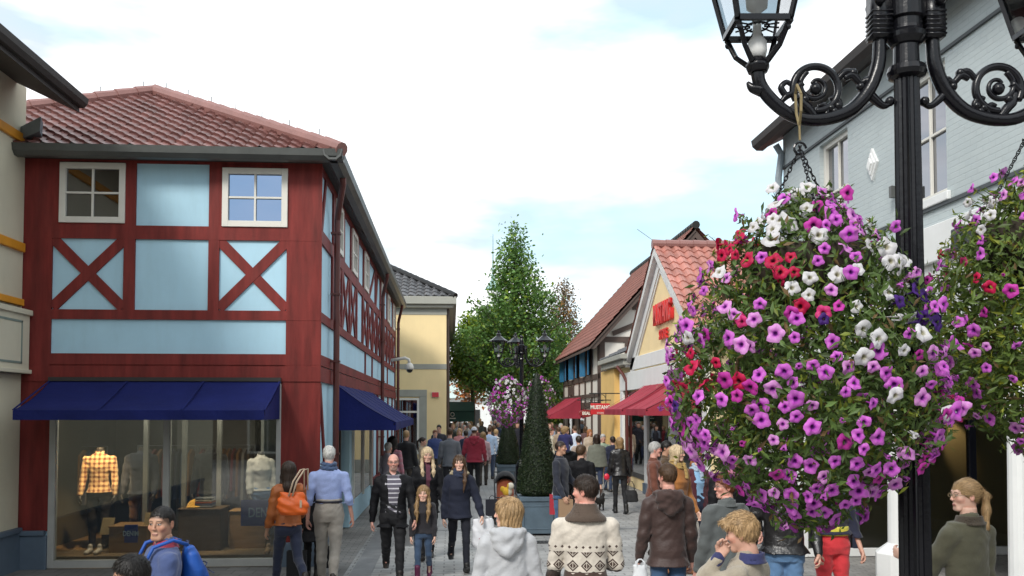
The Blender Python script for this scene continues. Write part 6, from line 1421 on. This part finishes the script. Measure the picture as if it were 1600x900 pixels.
p_long = person(668, 14.1, 1.745, 8, 'woman with very long blond hair in a black coat behind the small girl', 'f', 'long', 'pale', 'light', 'coat', topm=leab, hem=.42, open_=.03, inner=(.09, .02, .04), bot=blks, walk=-.4, htilt=.1, arms=((.1, .2, .3), (-.1, .22, .3)))
p_duf = person(718, 13.1, 1.70, 4, 'young woman with long brown hair in a navy duffle coat with a white carrier bag', 'f', 'longside', 'brown', 'light', 'coat', topm=cloth('navy wool', (.004, .007, .022), .85, .04), tc=(.008, .014, .038), hem=.47, bot=cloth('black navy jeans', (.004, .005, .012), .85, .04), walk=.75, hturn=-8, scarf=(.012, .02, .05), legw=.86, arms=((.15, .34, .3), (-.15, .14, .3)), shoes=(.01, .01, .01))
def furcol(e, J, h, D, rows):
    for s_ in (-1, 1):
        f = Fld((-.2, -.16, .78*h-D), (.2, .16, .9*h-D), .012); f.chain([(s_*.02, .05, .85*h-D), (s_*.07, .02, .845*h-D), (s_*.115, -.02, .825*h-D)], [.025, .034, .03], .02); f.disp(lambda x, y, z: .006*np.sin(x*120)*np.sin(z*110+y*90)); V, Fc = f.mesh(); rawmesh('fur_trim', V, Fc, mat('pale fur', (.36, .30, .2), .95, .3, 60, .9, 150), e)
furcol(p_duf, None, 1.70, 0, None)
hw = at(756, 806, Y=13.05); bag((hw.x, 13.05, hw.z), .36, .42, .16, (.62, .63, .66), 'bulky white plastic carrier bag held by the young woman in the navy duffle coat', soft=True, handle=.04, mark=(.3, .02, .05))
hw = at(643, 820, Y=12.9); bag((hw.x, 12.9, hw.z), .22, .26, .1, (.7, .7, .7), 'small white paper bag between the bald man and the small girl', handle=.03)
hw = at(1005, 874, Y=8.6); bag((hw.x-.03, 8.6, hw.z), .18, .26, .12, (.66, .68, .7), 'thin white plastic bag held by the man in the brown hooded jacket', soft=True, handle=.05)
# orange shoulder bag
sb_ = at(458, 788, Y=11.45); ob = mat('orange leather', (.72, .12, .012), .42, .12, 6, .35, 30)
be = empty('shoulder_bag', (sb_.x, 11.42, sb_.z-.13), 'big bright orange leather shoulder bag on the back of the orange jacket woman', 'bag')
f = Fld((-.27, -.14, -.04), (.27, .14, .36), .01); f.loft([(0, 0, 0, .15, .06), (.04, 0, 0, .19, .085), (.14, 0, 0, .19, .085), (.28, 0, .01, .14, .03)], 0, .03); f.disp(lambda x, y, z: .008*np.sin(x*30+z*20)*np.sin(z*40)); V, Fc = f.mesh(); rawmesh('bag_body', V, Fc, ob, be)
for dx in (-.01, .035): MB().tube([(.06+dx-.09, -.06, .24), (.02+dx, -.05, .42), (.10+dx, .02, .56), (.13+dx, .10, .57), (.13+dx, .12, .3)], .011, 8).build('strap', mat('cream leather strap', (.55, .42, .3), .5), be, smooth=True, local=True)
MB().box(.10, .125, -.085, -.078, .10, .19).build('tag', mat('cream leather strap', (.55, .42, .3)), be, local=True)
# black bags low between the two walkers
hw = at(462, 862, Y=12.4); bag((hw.x, 12.5, hw.z+.1), .26, .36, .12, (.012, .012, .014), 'black paper shopping bag low behind the orange jacket woman', handle=.1)
hw = at(518, 855, Y=12.6); bag((hw.x, 12.65, hw.z+.12), .18, .3, .14, (.01, .01, .012), 'narrow black bag with white edge seen between the legs of the white haired man', handle=.1, hcol=(.6, .6, .6))
# --- right of the centre
person(1023, 14.3, 1.80, 70, 'grey haired man with red glasses in a rust brown coat facing right', 'm', 'short', 'grey', 'pink', 'coat', tc=(.13, .04, .022), hem=.42, bot=(.03, .03, .035), glasses=(.5, .03, .03), hturn=10, arms=((-.15, .16, .5), (.1, .14, .3)), build=1.1)
person(1041, 15.6, 1.77, 60, 'dark haired man in a brown jacket behind the grey haired man with red glasses', 'm', 'short', 'black', 'tan', 'jacket', tc=(.08, .045, .02))
person(1058, 12.6, 1.82, 38, 'woman with wavy blond hair in a camel brown suede jacket and gold scarf', 'f', 'bob', 'pale', 'light', 'jacket', topm=camel, tc=(.34, .13, .03), hem=.44, bot=cloth('brown trousers', (.06, .03, .025)), shoes=(.2, .08, .03), scarf=(.38, .25, .08, 1), hturn=22, arms=((.1, .14, .4), (.1, .14, .3)), walk=.2)
person(1088, 13.7, 1.69, 12, 'woman with a ginger bob, pale blue scarf and maroon cardigan over a light blue top', 'f', 'bob', 'ginger', 'light', 'jacket', tc=(.075, .012, .02), hem=.44, open_=.075, inner=(.24, .42, .62), bot=cloth('navy stretch cloth', (.012, .018, .045)), scarf=(.34, .42, .52, 1), hturn=-18, walk=.2)
person(1144, 10.6, 1.85, 5, 'man in a dark coat with pink scarf whose head is hidden by the flowers', 'm', 'short', 'dark', 'pink', 'coat', topm=leab, hem=.40, bot=blks, scarf=(.42, .15, .24), build=1.15, wide=1.1)
person(1222, 8.8, 1.80, -14, 'man in a black leather jacket and pale blue jeans, head behind the flowers', 'm', 'short', 'dark', 'fair', 'jacket', topm=lea, hem=.50, bot=denl, arms=((-.12, .30, .75, .15), (-.12, .30, .75, .15)), build=1.12, wide=1.08, legw=1.12)
p_rt = person(1297, 9.4, 1.74, 4, 'woman in bright red trousers and a navy top with a yellow hem', 'f', 'bob', 'brown', 'fair', 'jacket', tc=(.012, .014, .035), hem=.575, bot=redt, arms=((.1, .22, .3), (.1, .15, .3)), walk=.1, legw=1.12, build=1.08)
f = Fld((-.3, -.25, .5), (.3, .25, 1.2), .01); hh_ = 1.74; f.loft([(.565*hh_, 0, 0, .098*hh_, .075*hh_), (.62*hh_, 0, 0, .094*hh_, .07*hh_)], .012, .01); V, Fc = f.mesh(); rawmesh('yellow_hem', V, Fc, cloth('yellow cotton', (.62, .55, .06)), p_rt)
# --- middle distance, right half
person(876, 15.4, 1.79, 62, 'man with cropped dark hair and dark jacket right of the near topiary', 'm', 'crop', 'dark', 'tan', 'jacket', tc=(.014, .017, .03), hem=.45, bot=denim, hturn=8, arms=((.3, .12, .7), (.1, .14, .4)))
hw = at(883, 776, Y=15.2); bag((hw.x, 15.15, hw.z), .24, .30, .12, (.30, .19, .11), 'brown paper bag beside the planter at the dark jacketed man', handle=.04)
hw = at(866, 768, Y=15.6); bag((hw.x, 15.6, hw.z), .16, .34, .1, (.45, .03, .05), 'red and white bag just right of the near planter', handle=.05, hcol=(.6, .6, .6))
person(908, 16.2, 1.68, 165, 'boy with auburn brown hair in a black jacket seen from behind', 'm', 'mid', 'brown', 'fair', 'jacket', topm=leab, hturn=-30, bot=blks)
p_dad = person(884, 19.5, 1.72, 178, 'man in black carrying a child on his shoulders', 'm', 'short', 'dark', 'fair', 'coat', topm=leab, hem=.42, bot=blks, arms=((.9, .2, 1.5), (.9, .2, 1.5)))
person(883, 19.35, .98, 178, 'small child in a navy top riding on the shoulders of a man in black', 'm', 'shag', 'dbl', 'light', 'sweater', tc=(.02, .02, .10), bot=dend, zoff=1.17, hturn=-60, legs=((78, 70), (78, 70)), arms=((.5, .2, .8), (.5, .2, .8)), grp=None, res=.02)
person(932, 23.5, 1.70, 180, 'woman with shoulder length dark hair in a grey green poncho and boots', 'f', 'bob', 'dark', 'fair', 'poncho', tc=(.13, .135, .105), hem=.50, bot=dend, shoes=(.06, .03, .02), boots=.2, walk=.3, res=.02)
p_lea = person(968, 20.1, 1.72, 182, 'woman with blond hair in a black leather jacket and black trousers walking away', 'f', 'bob', 'dbl', 'light', 'jacket', topm=lea, hem=.50, bot=blks, shoes=(.01, .01, .01), boots=.06, walk=.3, arms=((.1, .16, .35), (.1, .2, .2)), legw=.88)
hb = at(986, 752, Y=20.0); bag((hb.x, 20.0, hb.z), .34, .26, .15, (.01, .01, .012), 'slouchy black handbag hanging from the arm of the woman in the black leather jacket', nm='handbag', soft=True, handle=.2)
dg = at(937, 787, Y=20.7); de = empty('dog', (dg.x, 20.7, 0), 'small dark dog on a lead left of the woman in the black leather jacket', 'dog')
f = Fld((-.2, -.38, -.01), (.2, .38, .45), .01); f.chain([(0, -.12, .23), (0, .0, .22), (0, .13, .24)], [.08, .07, .075], .03); f.chain([(0, -.13, .26), (0, -.19, .33)], [.055, .045], .03); f.ell((0, -.215, .35), (.048, .055, .045), .02); f.cap((0, -.24, .34), (0, -.285, .33), .025, .018, .02)
for s_ in (-1, 1):
    f.chain([(s_*.045, -.10, .2), (s_*.045, -.105, .1), (s_*.045, -.11, .02)], [.03, .018, .016], .02); f.cap((s_*.045, -.11, .015), (s_*.045, -.135, .013), .016, .014, .01); f.chain([(s_*.045, .13, .2), (s_*.05, .10, .13), (s_*.05, .17, .075), (s_*.05, .165, .02)], [.042, .028, .017, .015], .02); f.cap((s_*.05, .165, .015), (s_*.05, .135, .013), .016, .014, .01); f.cap((s_*.035, -.20, .385), (s_*.05, -.20, .345), .016, .010, .008)
f.chain([(0, .19, .27), (0, .25, .33), (0, .27, .40)], [.02, .014, .008], .02); V, Fc = f.mesh(); rawmesh('body', V, Fc, mat('black fur', (.015, .012, .010), .8, .3, 40, .8, 120), de); de.rotation_euler.z = R(150)
ld = at(948, 745, Y=20.0); le = empty('dog_lead', (ld.x, 20.0, ld.z-.7), 'grey dog lead with a round red handle running down to the small dark dog', 'dog lead')
MB().ball((ld.x, 20.0, ld.z), .065, 12, 8, (1, .5, 1.15)).build('handle', mat('red plastic', (.6, .02, .05), .3), le, smooth=True)
MB().tube([(ld.x, 20.0, ld.z-.05), (dg.x+.12, 20.4, .75), (dg.x+.03, 20.65, .36)], .008, 5).build('cord', mat('grey cord', (.3, .3, .3), .6), le)
far = [(898, 33, 1.76, 200, 'm', 'short', 'brown', 'shirt', (.55, .62, .75), 'man in a pale blue white shirt in front of the timber house'),
 (904, 24.5, 1.62, 190, 'f', 'mid', 'dark', 'jacket', (.38, .30, .25), 'person with plum dark hair in a beige jacket left of the grey green poncho'),
 (921, 31, 1.68, 20, 'f', 'bob', 'ginger', 'jacket', (.42, .35, .28), 'woman with ginger hair in pale clothes under the oval sign'),
 (942, 26, 1.63, 10, 'm', 'short', 'grey', 'shirt', (.28, .36, .26), 'grey haired person in a pale green shirt beside the poncho woman'),
 (957, 25.4, 1.58, 195, 'm', 'short', 'dark', 'jacket', (.015, .02, .05), 'boy in a navy jacket and blue jeans beside the blond woman in black leather'),
 (861, 30, 1.74, 90, 'm', 'crop', 'brown', 'shirt', (.50, .46, .36), 'man in a pale beige shirt just right of the near topiary tip'),
 (915, 36, 1.70, 180, 'f', 'bob', 'brown', 'jacket', (.10, .05, .05), 'woman in a maroon jacket far down the right side'),
 (873, 34, 1.70, 180, 'f', 'short', 'brown', 'jacket', (.30, .22, .15), 'person in a tan jacket far beyond the man carrying a child'),
 # left half
 (635, 23, 1.81, 160, 'm', 'short', 'blond', 'coat', (.014, .014, .016), 'blond man in a long black coat beyond the blue side awning'),
 (661, 24, 1.62, 75, 'f', 'pony', 'dark', 'jacket', (.42, .32, .22), 'dark haired woman with a ponytail in beige facing right'),
 (680, 29, 1.70, 20, 'm', 'short', 'auburn', 'jacket', (.03, .05, .16), 'auburn haired person in blue standing by the yellow corner wall'),
 (686, 30.5, 1.84, 350, 'm', 'short', 'black', 'jacket', (.02, .02, .03), 'tall black haired man in dark clothes against the yellow corner wall'),
 (703, 23.5, 1.86, 182, 'm', 'short', 'brown', 'sweater', (.14, .15, .17), 'heavy man in a grey sweater and jeans walking away'),
 (755, 28, 1.66, 180, 'f', 'bob', 'dbl', 'shirt', (.52, .35, .38), 'woman in a pink white blouse right of the crimson hoodie'),
 (765, 30.5, 1.78, 176, 'm', 'short', 'brown', 'shirt', (.38, .50, .68), 'man in a light blue shirt left of the far topiary'),
 (718, 33, 1.68, 0, 'f', 'bob', 'blond', 'shirt', (.50, .2, .2), 'woman in a pale red top facing up the street'),
 (728, 30, 1.66, 185, 'f', 'short', 'dark', 'jacket', (.02, .025, .06), 'dark haired person in a navy jacket between grey sweater and crimson hoodie'),
 (607, 20.2, 1.60, 150, 'f', 'short', 'grey', 'shirt', (.4, .35, .4), 'grey haired person in a pale shirt half hidden behind the bald man'),
 (745, 36, 1.72, 180, 'm', 'crop', 'brown', 'jacket', (.12, .03, .03), 'man in a maroon jacket in front of the far crowd'),
 (772, 37, 1.72, 180, 'f', 'bob', 'brown', 'jacket', (.03, .03, .04), 'brown haired woman in black in front of the far crowd')]
for (px, Y, h, fc, sx, hr, hcx, tp, tc, lb) in far:
    bt = [(.03, .05, .1), (.015, .015, .02), (.06, .05, .04)][int(px) % 3]
    person(px, Y, h, fc, lb, sx, hr, hcx, 'fair', tp, tc=tc, bot=bt, walk=((px % 5)-2)*.12, arms=((.1, .14, .3+.1*(px % 4)), (.05, .14, .3)), hem=.47, build=1.05+.03*(px % 3))
person(614, 21, 1.71, 165, 'woman with big curly black hair in a pink striped top beyond the blue side awning', 'f', 'big', 'black', 'tan', 'thin', topm=pinkst, bot=dend, res=.02)
person(741, 25.5, 1.86, 180, 'broad man in a crimson hoodie and white cap walking away', 'm', 'crop', 'brown', 'fair', 'jacket', tc=(.33, .025, .05), hem=.47, hood=True, hat=(.62, .62, .66), bot=blks, build=1.18, wide=1.12, walk=.25, res=.018, arms=((.1, .2, .4), (.0, .2, .5)))
person(775, 32, 1.66, 182, 'person with blond hair in a white and navy striped sweater and jeans', 'f', 'mid', 'blond', 'fair', 'sweater', topm=striped_sw, bot=denim, walk=.3, shoes=(.03, .02, .015), boots=.1, res=.02)
person(539, 17.2, 1.66, 30, 'grey haired woman in black standing inside the grey side doorway of the red shop', 'f', 'short', 'grey', 'fair', 'jacket', topm=leab, bot=blks, x=XR-.55, res=.02)
# --- pushchair beside the topiary
ps = at(790, 790, Y=18.6); pe = empty('pushchair', (ps.x, 18.6, 0), 'pushchair with orange brown cover and dark hood parked left of the near topiary', 'pushchair')
x, y = ps.x, 18.6; tb = mat('dark pushchair frame', (.03, .03, .035), .4)
mb = MB(); mb.tube([(x-.22, y-.3, .12), (x-.22, y+.1, .6), (x-.22, y+.42, 1.02), (x+.22, y+.42, 1.02), (x+.22, y+.1, .6), (x+.22, y-.3, .12)], .014, 8); mb.tube([(x-.22, y+.35, .12), (x-.22, y-.1, .62), (x-.22, y-.3, .55), (x+.22, y-.3, .55), (x+.22, y-.1, .62), (x+.22, y+.35, .12)], .013, 8); mb.build('frame', tb, pe)
for dx in (-.24, .24):
    for dy in (-.32, .36): MB().tube([(x+dx-.02, y+dy, .11), (x+dx+.02, y+dy, .11)], .11, 18).build('wheel', mat('black rubber', (.015, .015, .015), .8), pe)
f = Fld((-.3, -.4, .2), (.3, .45, 1.1), .014); f.chain([(0, -.22, .42), (0, .02, .40), (0, .22, .78)], [.15, .16, .15], .05, fl=(.85, 1.3, 1.3)); V, Fc = f.mesh(); V = V+np.array([x, y, 0])-np.array(wloc(pe)); rawmesh('seat', V, Fc, cloth('orange brown canvas', (.35, .08, .03)), pe)
f = Fld((-.3, -.1, .7), (.3, .5, 1.15), .014); f.ell((0, .2, .82), (.22, .24, .24), .02); f.cutf(lambda x, y, z: .80-z+0*x+0*y); f.ell((0, .12, .78), (.19, .25, .2), .01, cut=True); V, Fc = f.mesh(); V = V+np.array([x, y, 0])-np.array(wloc(pe)); rawmesh('hood', V, Fc, cloth('black canvas', (.015, .015, .018)), pe)
for (dx, c, w_, lb) in ((-.30, (.02, .02, .03), .26, 'dark paper bag hanging at the left of the pushchair'), (-.10, (.36, .24, .15), .2, 'small brown paper bag hanging at the front of the pushchair'), (.16, (.33, .21, .13), .26, 'wider brown paper bag hanging next to the planter')):
    bag((x+dx, y-.42, .60), w_, .32, .1, c, lb, handle=.08)
mb = empty('soft_toy', (x+.03, y-.15, .55), 'yellow and white soft toy lying on the pushchair', 'toy'); f = Fld((-.2, -.2, -.05), (.2, .2, .4), .012); f.ell((0, 0, .1), (.1, .09, .1), .02).ell((.06, -.04, .22), (.075, .07, .075), .02).ell((-.1, 0, .16), (.05, .05, .06), .02); V, Fc = f.mesh(); cc = np.where(V[:, :1] > .02, np.array([[.7, .66, .55]]), np.array([[.75, .45, .04]])); rawmesh('body', V, Fc, mat('toy plush', (.7, .5, .1), .9, .1, attr='Col'), mb, col=cc)
# --- far crowd that reads as one mass
Vs, Fs, MI, nb = [], [], [], 0; rc = np.random.RandomState(44); cm = []
proto_ = []
for k in range(5):
    f = Fld((-.3, -.2, 0), (.3, .2, 1.8), .04); f.ell((0, 0, 1.63), (.085, .1, .125), .02); f.cap((0, 0, 1.45), (0, 0, 1.55), .05, .05, .03); f.loft([(.8, 0, 0, .17, .12), (1.2, 0, 0, .17, .11), (1.4, 0, 0, .19, .1), (1.47, 0, 0, .08, .06)], 0, .04)
    for s_ in (-1, 1): f.chain([(s_*.2, 0, 1.38), (s_*.25, 0, 1.1), (s_*.23, -.06*k, .88+.03*k)], [.06, .05, .035], .04); f.chain([(s_*.09, 0, .85), (s_*.1, -.03*s_*k, .45), (s_*.1, .03*s_*k, .06)], [.09, .065, .05], .04)
    proto_.append(f.mesh())
pal = [(.02, .02, .03), (.03, .04, .09), (.25, .03, .04), (.4, .38, .35), (.3, .35, .45), (.10, .06, .04), (.45, .25, .22), (.05, .06, .05), (.5, .48, .45), (.02, .02, .02)]
Cs = []
for i in range(85):
    px = rc.uniform(690, 905); Y = rc.uniform(37, 60)
    V, Fc = proto_[rc.randint(5)]; s_ = rc.uniform(.93, 1.06); a = rc.rand()*6; P_ = rotz(V, a)*s_; P_ = P_+np.array([ax(px, Y), Y, 0]); c = np.tile(pal[rc.randint(10)], (len(V), 1)); z = V[:, 2]; c[z < .86] = pal[[0, 1, 9, 5][rc.randint(4)]]; c[z > 1.5] = SK['fair']; hr = [(.03, .02, .015), (.3, .2, .1), (.08, .04, .02), (.35, .34, .32)][rc.randint(4)]; c[(z > 1.5) & ((V[:, 1] > .0) | (z > 1.68))] = hr
    Vs.append(P_); Fs.append(Fc+nb); Cs.append(c); nb += len(V)
tag(rawmesh('crowd', np.concatenate(Vs), np.concatenate(Fs), mat('crowd clothing', (.1, .1, .1), .9, .1, attr='Col'), None, col=np.concatenate(Cs)), 'dense far crowd of shoppers at the end of the street', 'crowd', kind='stuff')
# ================================================================ SHOP DISPLAYS
def mann(x, Y, h, face, lab, **k): return person(700, Y, h, face, lab, name='mannequin', cat='mannequin', x=x, zoff=.14, hair=None, noshoes=True, skin='dummy', res=.014, headless=True, **k)
mann(P(150)*1.06, 14.6, 1.78, 10, 'headless mannequin in a brightly lit orange plaid shirt in the left window pane', sex='m', top='shirt', topm=plaid, hem=.50, bot=blks)
mann(P(205)*1.06, 14.9, 1.78, 0, 'headless mannequin in a dark jacket in the left window pane', sex='m', top='jacket', tc=(.03, .035, .05), bot=(.12, .05, .02))
mann(P(315)*1.06, 15.0, 1.80, 0, 'headless mannequin in a black coat in the right window pane', sex='m', top='coat', tc=(.012, .012, .014), bot=dend, walk=.6)
mann(P(404)*1.07, 14.8, 1.70, 30, 'headless mannequin in a pale grey sweater and light jeans behind the blue poster', sex='f', top='sweater', tc=(.42, .40, .37), hem=.52, bot=denl)
woodm = mat('display box wood', (.26, .15, .06), .6, .25, 3, .2, 30, stretch=(1, 6, 6))
def crate(px0, px1, y0, y1, Y, dep, lab, m=woodm):
    a = at(px0, y1, Y=Y); b_ = at(px1, y0, Y=Y); mb = MB(); mb.box(a.x, b_.x, Y, Y+dep, .14, b_.z); mb.box(a.x-.015, b_.x+.015, Y-.015, Y+dep+.015, b_.z, b_.z+.025); o = mb.build('display_box', m, None, bevel=.008); return tag(o, lab, 'display box', 'wooden boxes in the shop window')
crate(170, 230, 824, 850, 14.2, .5, 'low wooden display box in the left window pane')
crate(278, 345, 797, 850, 14.3, .5, 'dark topped wooden display box carrying a yellow cap', mat('dark wood box', (.09, .06, .035), .6, .2))
crate(358, 415, 800, 850, 14.5, .4, 'amber wooden display box behind the blue poster')
cp_ = at(305, 793, Y=14.5); f = Fld((-.2, -.25, -.02), (.2, .2, .2), .01); f.ell((0, 0, .0), (.14, .15, .13), .01); f.cutf(lambda x, y, z: .0-z+0*x+0*y); f.cap((-.04, -.14, .02), (.04, -.14, .02), .07, .07, .02, fl=(1, 1, 5)); V, Fc = f.mesh(); o = rawmesh('cap', V, Fc, cloth('amber cotton', (.62, .34, .04))); o.location = (cp_.x, 14.55, cp_.z-.0); tag(o, 'amber yellow cap on top of the dark wooden display box', 'cap')
pst = mat('navy poster', (.03, .05, .30), .5)
for (x0, x1, y0, y1, Y, sz, lb) in ((194, 215, 820, 848, 13.68, .105, 'small navy poster reading DENIM standing on the display floor'), (376, 446, 781, 822, 13.63, .2, 'large navy poster reading DENIM hanging in the right window pane')):
    a = at(x0, y1, Y=Y); b_ = at(x1, y0, Y=Y); mb = MB(); mb.box(a.x, b_.x, Y, Y+.02, a.z, b_.z); o = mb.build('poster', pst, None); tag(o, lb, 'poster', 'denim posters in the shop window'); text('lettering', 'DENIM', ((a.x+b_.x)/2, Y-.004, (a.z+b_.z)/2), sz, mat('pale blue letter', (.6, .75, .85), .5), o, ext=.002, sx=.72, bold=.002)
for (px, py) in ((165, 820), (232, 812)):
    a = at(px, py, Y=14.25); mb = MB(); mb.prism([(a.x-.09, 14.25, a.z-.15), (a.x+.09, 14.25, a.z-.15), (a.x+.12, 14.3, a.z+.1), (a.x-.06, 14.3, a.z+.1)], (0, .02, 0)); o = mb.build('price_card', mat('tan card', (.4, .3, .15), .7), None); tag(o, 'tan card leaning in the left window pane '+('at left of' if px < 200 else 'at right of')+' the small poster', 'card')
rg = np.random.RandomState(3)
for (px_, Y_, n_, lb) in ((122, 15.9, 9, 'rail of hanging dark clothes deep in the left shop window pane'), (262, 16.2, 9, 'rail of hanging clothes behind the window mullion'), (355, 16.4, 10, 'rail of hanging clothes deep in the right shop window pane')):
    x0 = ax(px_, Y_); re_ = empty('clothes_rail', (x0, Y_, .14), lb, 'clothes rail'); mb = MB()
    mb.tube([(x0-.5, Y_, .14), (x0-.5, Y_, 1.7), (x0+.5, Y_, 1.7), (x0+.5, Y_, .14)], .015, 6); mb.build('rail', mat('steel rail', (.4, .4, .4), .3, metal=.8), re_)
    for k in range(n_):
        x = x0-.42+.84*k/(n_-1); c = [(.02, .025, .05), (.25, .05, .04), (.35, .32, .28), (.03, .06, .12), (.12, .08, .05), (.3, .14, .04)][rg.randint(6)]; L_ = rg.uniform(.65, .9)
        mb = MB(); mb.prism([(x-.02, Y_-.2, 1.55), (x-.02, Y_, 1.64), (x-.02, Y_+.2, 1.55), (x-.03, Y_+.22, 1.55-L_), (x-.03, Y_-.22, 1.55-L_)], (.045, .0, 0)); mb.build('garment', cloth('garment_%.2f_%.2f' % (c[0], c[2]), c), re_)
for (px_, py_, Y_, c, lb) in ((150, 846, 14.1, (.5, .45, .38), 'pair of pale shoes on the floor of the left window pane'), (428, 842, 14.0, (.42, .25, .12), 'pair of tan boots on the floor under the big navy poster'), (196, 846, 14.6, (.08, .05, .04), 'pair of brown shoes beside the low wooden box')):
    x0 = ax(px_, Y_); se = empty('pair_of_shoes', (x0, Y_, .14), lb, 'shoes')
    for dx in (-.07, .07):
        f = Fld((-.08, -.2, -.01), (.08, .12, .16), .01); f.cap((0, .05, .045), (0, -.11, .03), .038, .032, .03).cap((0, .05, .05), (0, .055, .11), .04, .036, .02); f.cutf(lambda x, y, z: .004-z+0*x+0*y); V, Fc = f.mesh(); rawmesh('shoe', V+np.array([dx, 0, 0]), Fc, mat('shoe_d%.2f' % c[0], c, .5), se)
for k in range(5):
    x0 = ax(292, 14.55)+.05; a = MB().box(ax(322, 14.5)-.13, ax(322, 14.5)+.13, 14.4, 14.65, at(305, 797, Y=14.3).z+.03+k*.03, at(305, 797, Y=14.3).z+.055+k*.03).build('folded_shirt', cloth('folded_%d' % k, [(.3, .32, .35), (.05, .08, .16), (.35, .1, .06), (.4, .38, .3), (.08, .09, .1)][k]), None, bevel=.008)
    tag(a, ['pale grey', 'navy', 'rust red', 'cream', 'charcoal'][k]+' folded shirt in the small stack beside the amber cap', 'folded shirt', 'folded shirts on the display box')
# shop spots the photo shows burning on the plaid shirt, and dim shop light
def spot(x, y, z, tx, ty, tz, e_, c, ang):
    o = bpy.data.objects.new('shop_spotlight', bpy.data.lights.new('shop_spotlight', 'SPOT')); sc.collection.objects.link(o); o.location = (x, y, z); o.data.energy = e_; o.data.color = c; o.data.spot_size = R(ang); o.data.spot_blend = .6; o.data.shadow_soft_size = .04
    o.rotation_euler = (Vector((x, y, z))-Vector((tx, ty, tz))).to_track_quat('Z', 'Y').to_euler()
xs = P(150)*1.06
for x_ in (P(170), P(350)):
    o = bpy.data.objects.new('shop_ceiling_lamp', bpy.data.lights.new('shop_ceiling_lamp', 'AREA')); sc.collection.objects.link(o); o.location = (x_*1.03, 14.3, 2.66); o.data.energy = 20; o.data.size = .5; o.data.color = (1, .88, .7)
spot(xs+.25, 13.95, 2.68, xs-.0, 14.6, 1.55, 420, (1, .62, .3), 38)
spot(P(300)*1.05, 14.0, 2.68, P(305)*1.03, 14.5, .6, 150, (1, .7, .4), 40)
spot(P(404)*1.06, 13.95, 2.68, P(404)*1.07, 14.8, 1.3, 110, (1, .85, .65), 50)
spot(P(200)*1.05, 14.0, 2.68, P(200)*1.05, 14.4, .3, 110, (1, .7, .4), 50)
person(700, 14.9, 1.78, 0, 'headless mannequin in a tan jacket behind the dark glass of the arcade shop', name='mannequin', cat='mannequin', x=ax(1490, 14.9), zoff=.1, hair=None, skin='dummy', noshoes=True, headless=True, top='jacket', tc=(.30, .13, .04), bot=dend, res=.016)
spot(ax(1490, 14.2), 14.2, 2.4, ax(1490, 14.9), 14.9, 1.4, 14, (1, .75, .45), 40)
mb = MB(); a = at(1378, 858, Y=15.0); mb.box(a.x-.2, a.x+.2, 15, 15.03, .3, .62); o = mb.build('price_card', mat('pale card', (.4, .42, .42), .7), None); tag(o, 'pale framed card low behind the dark glass of the arcade shop', 'card')
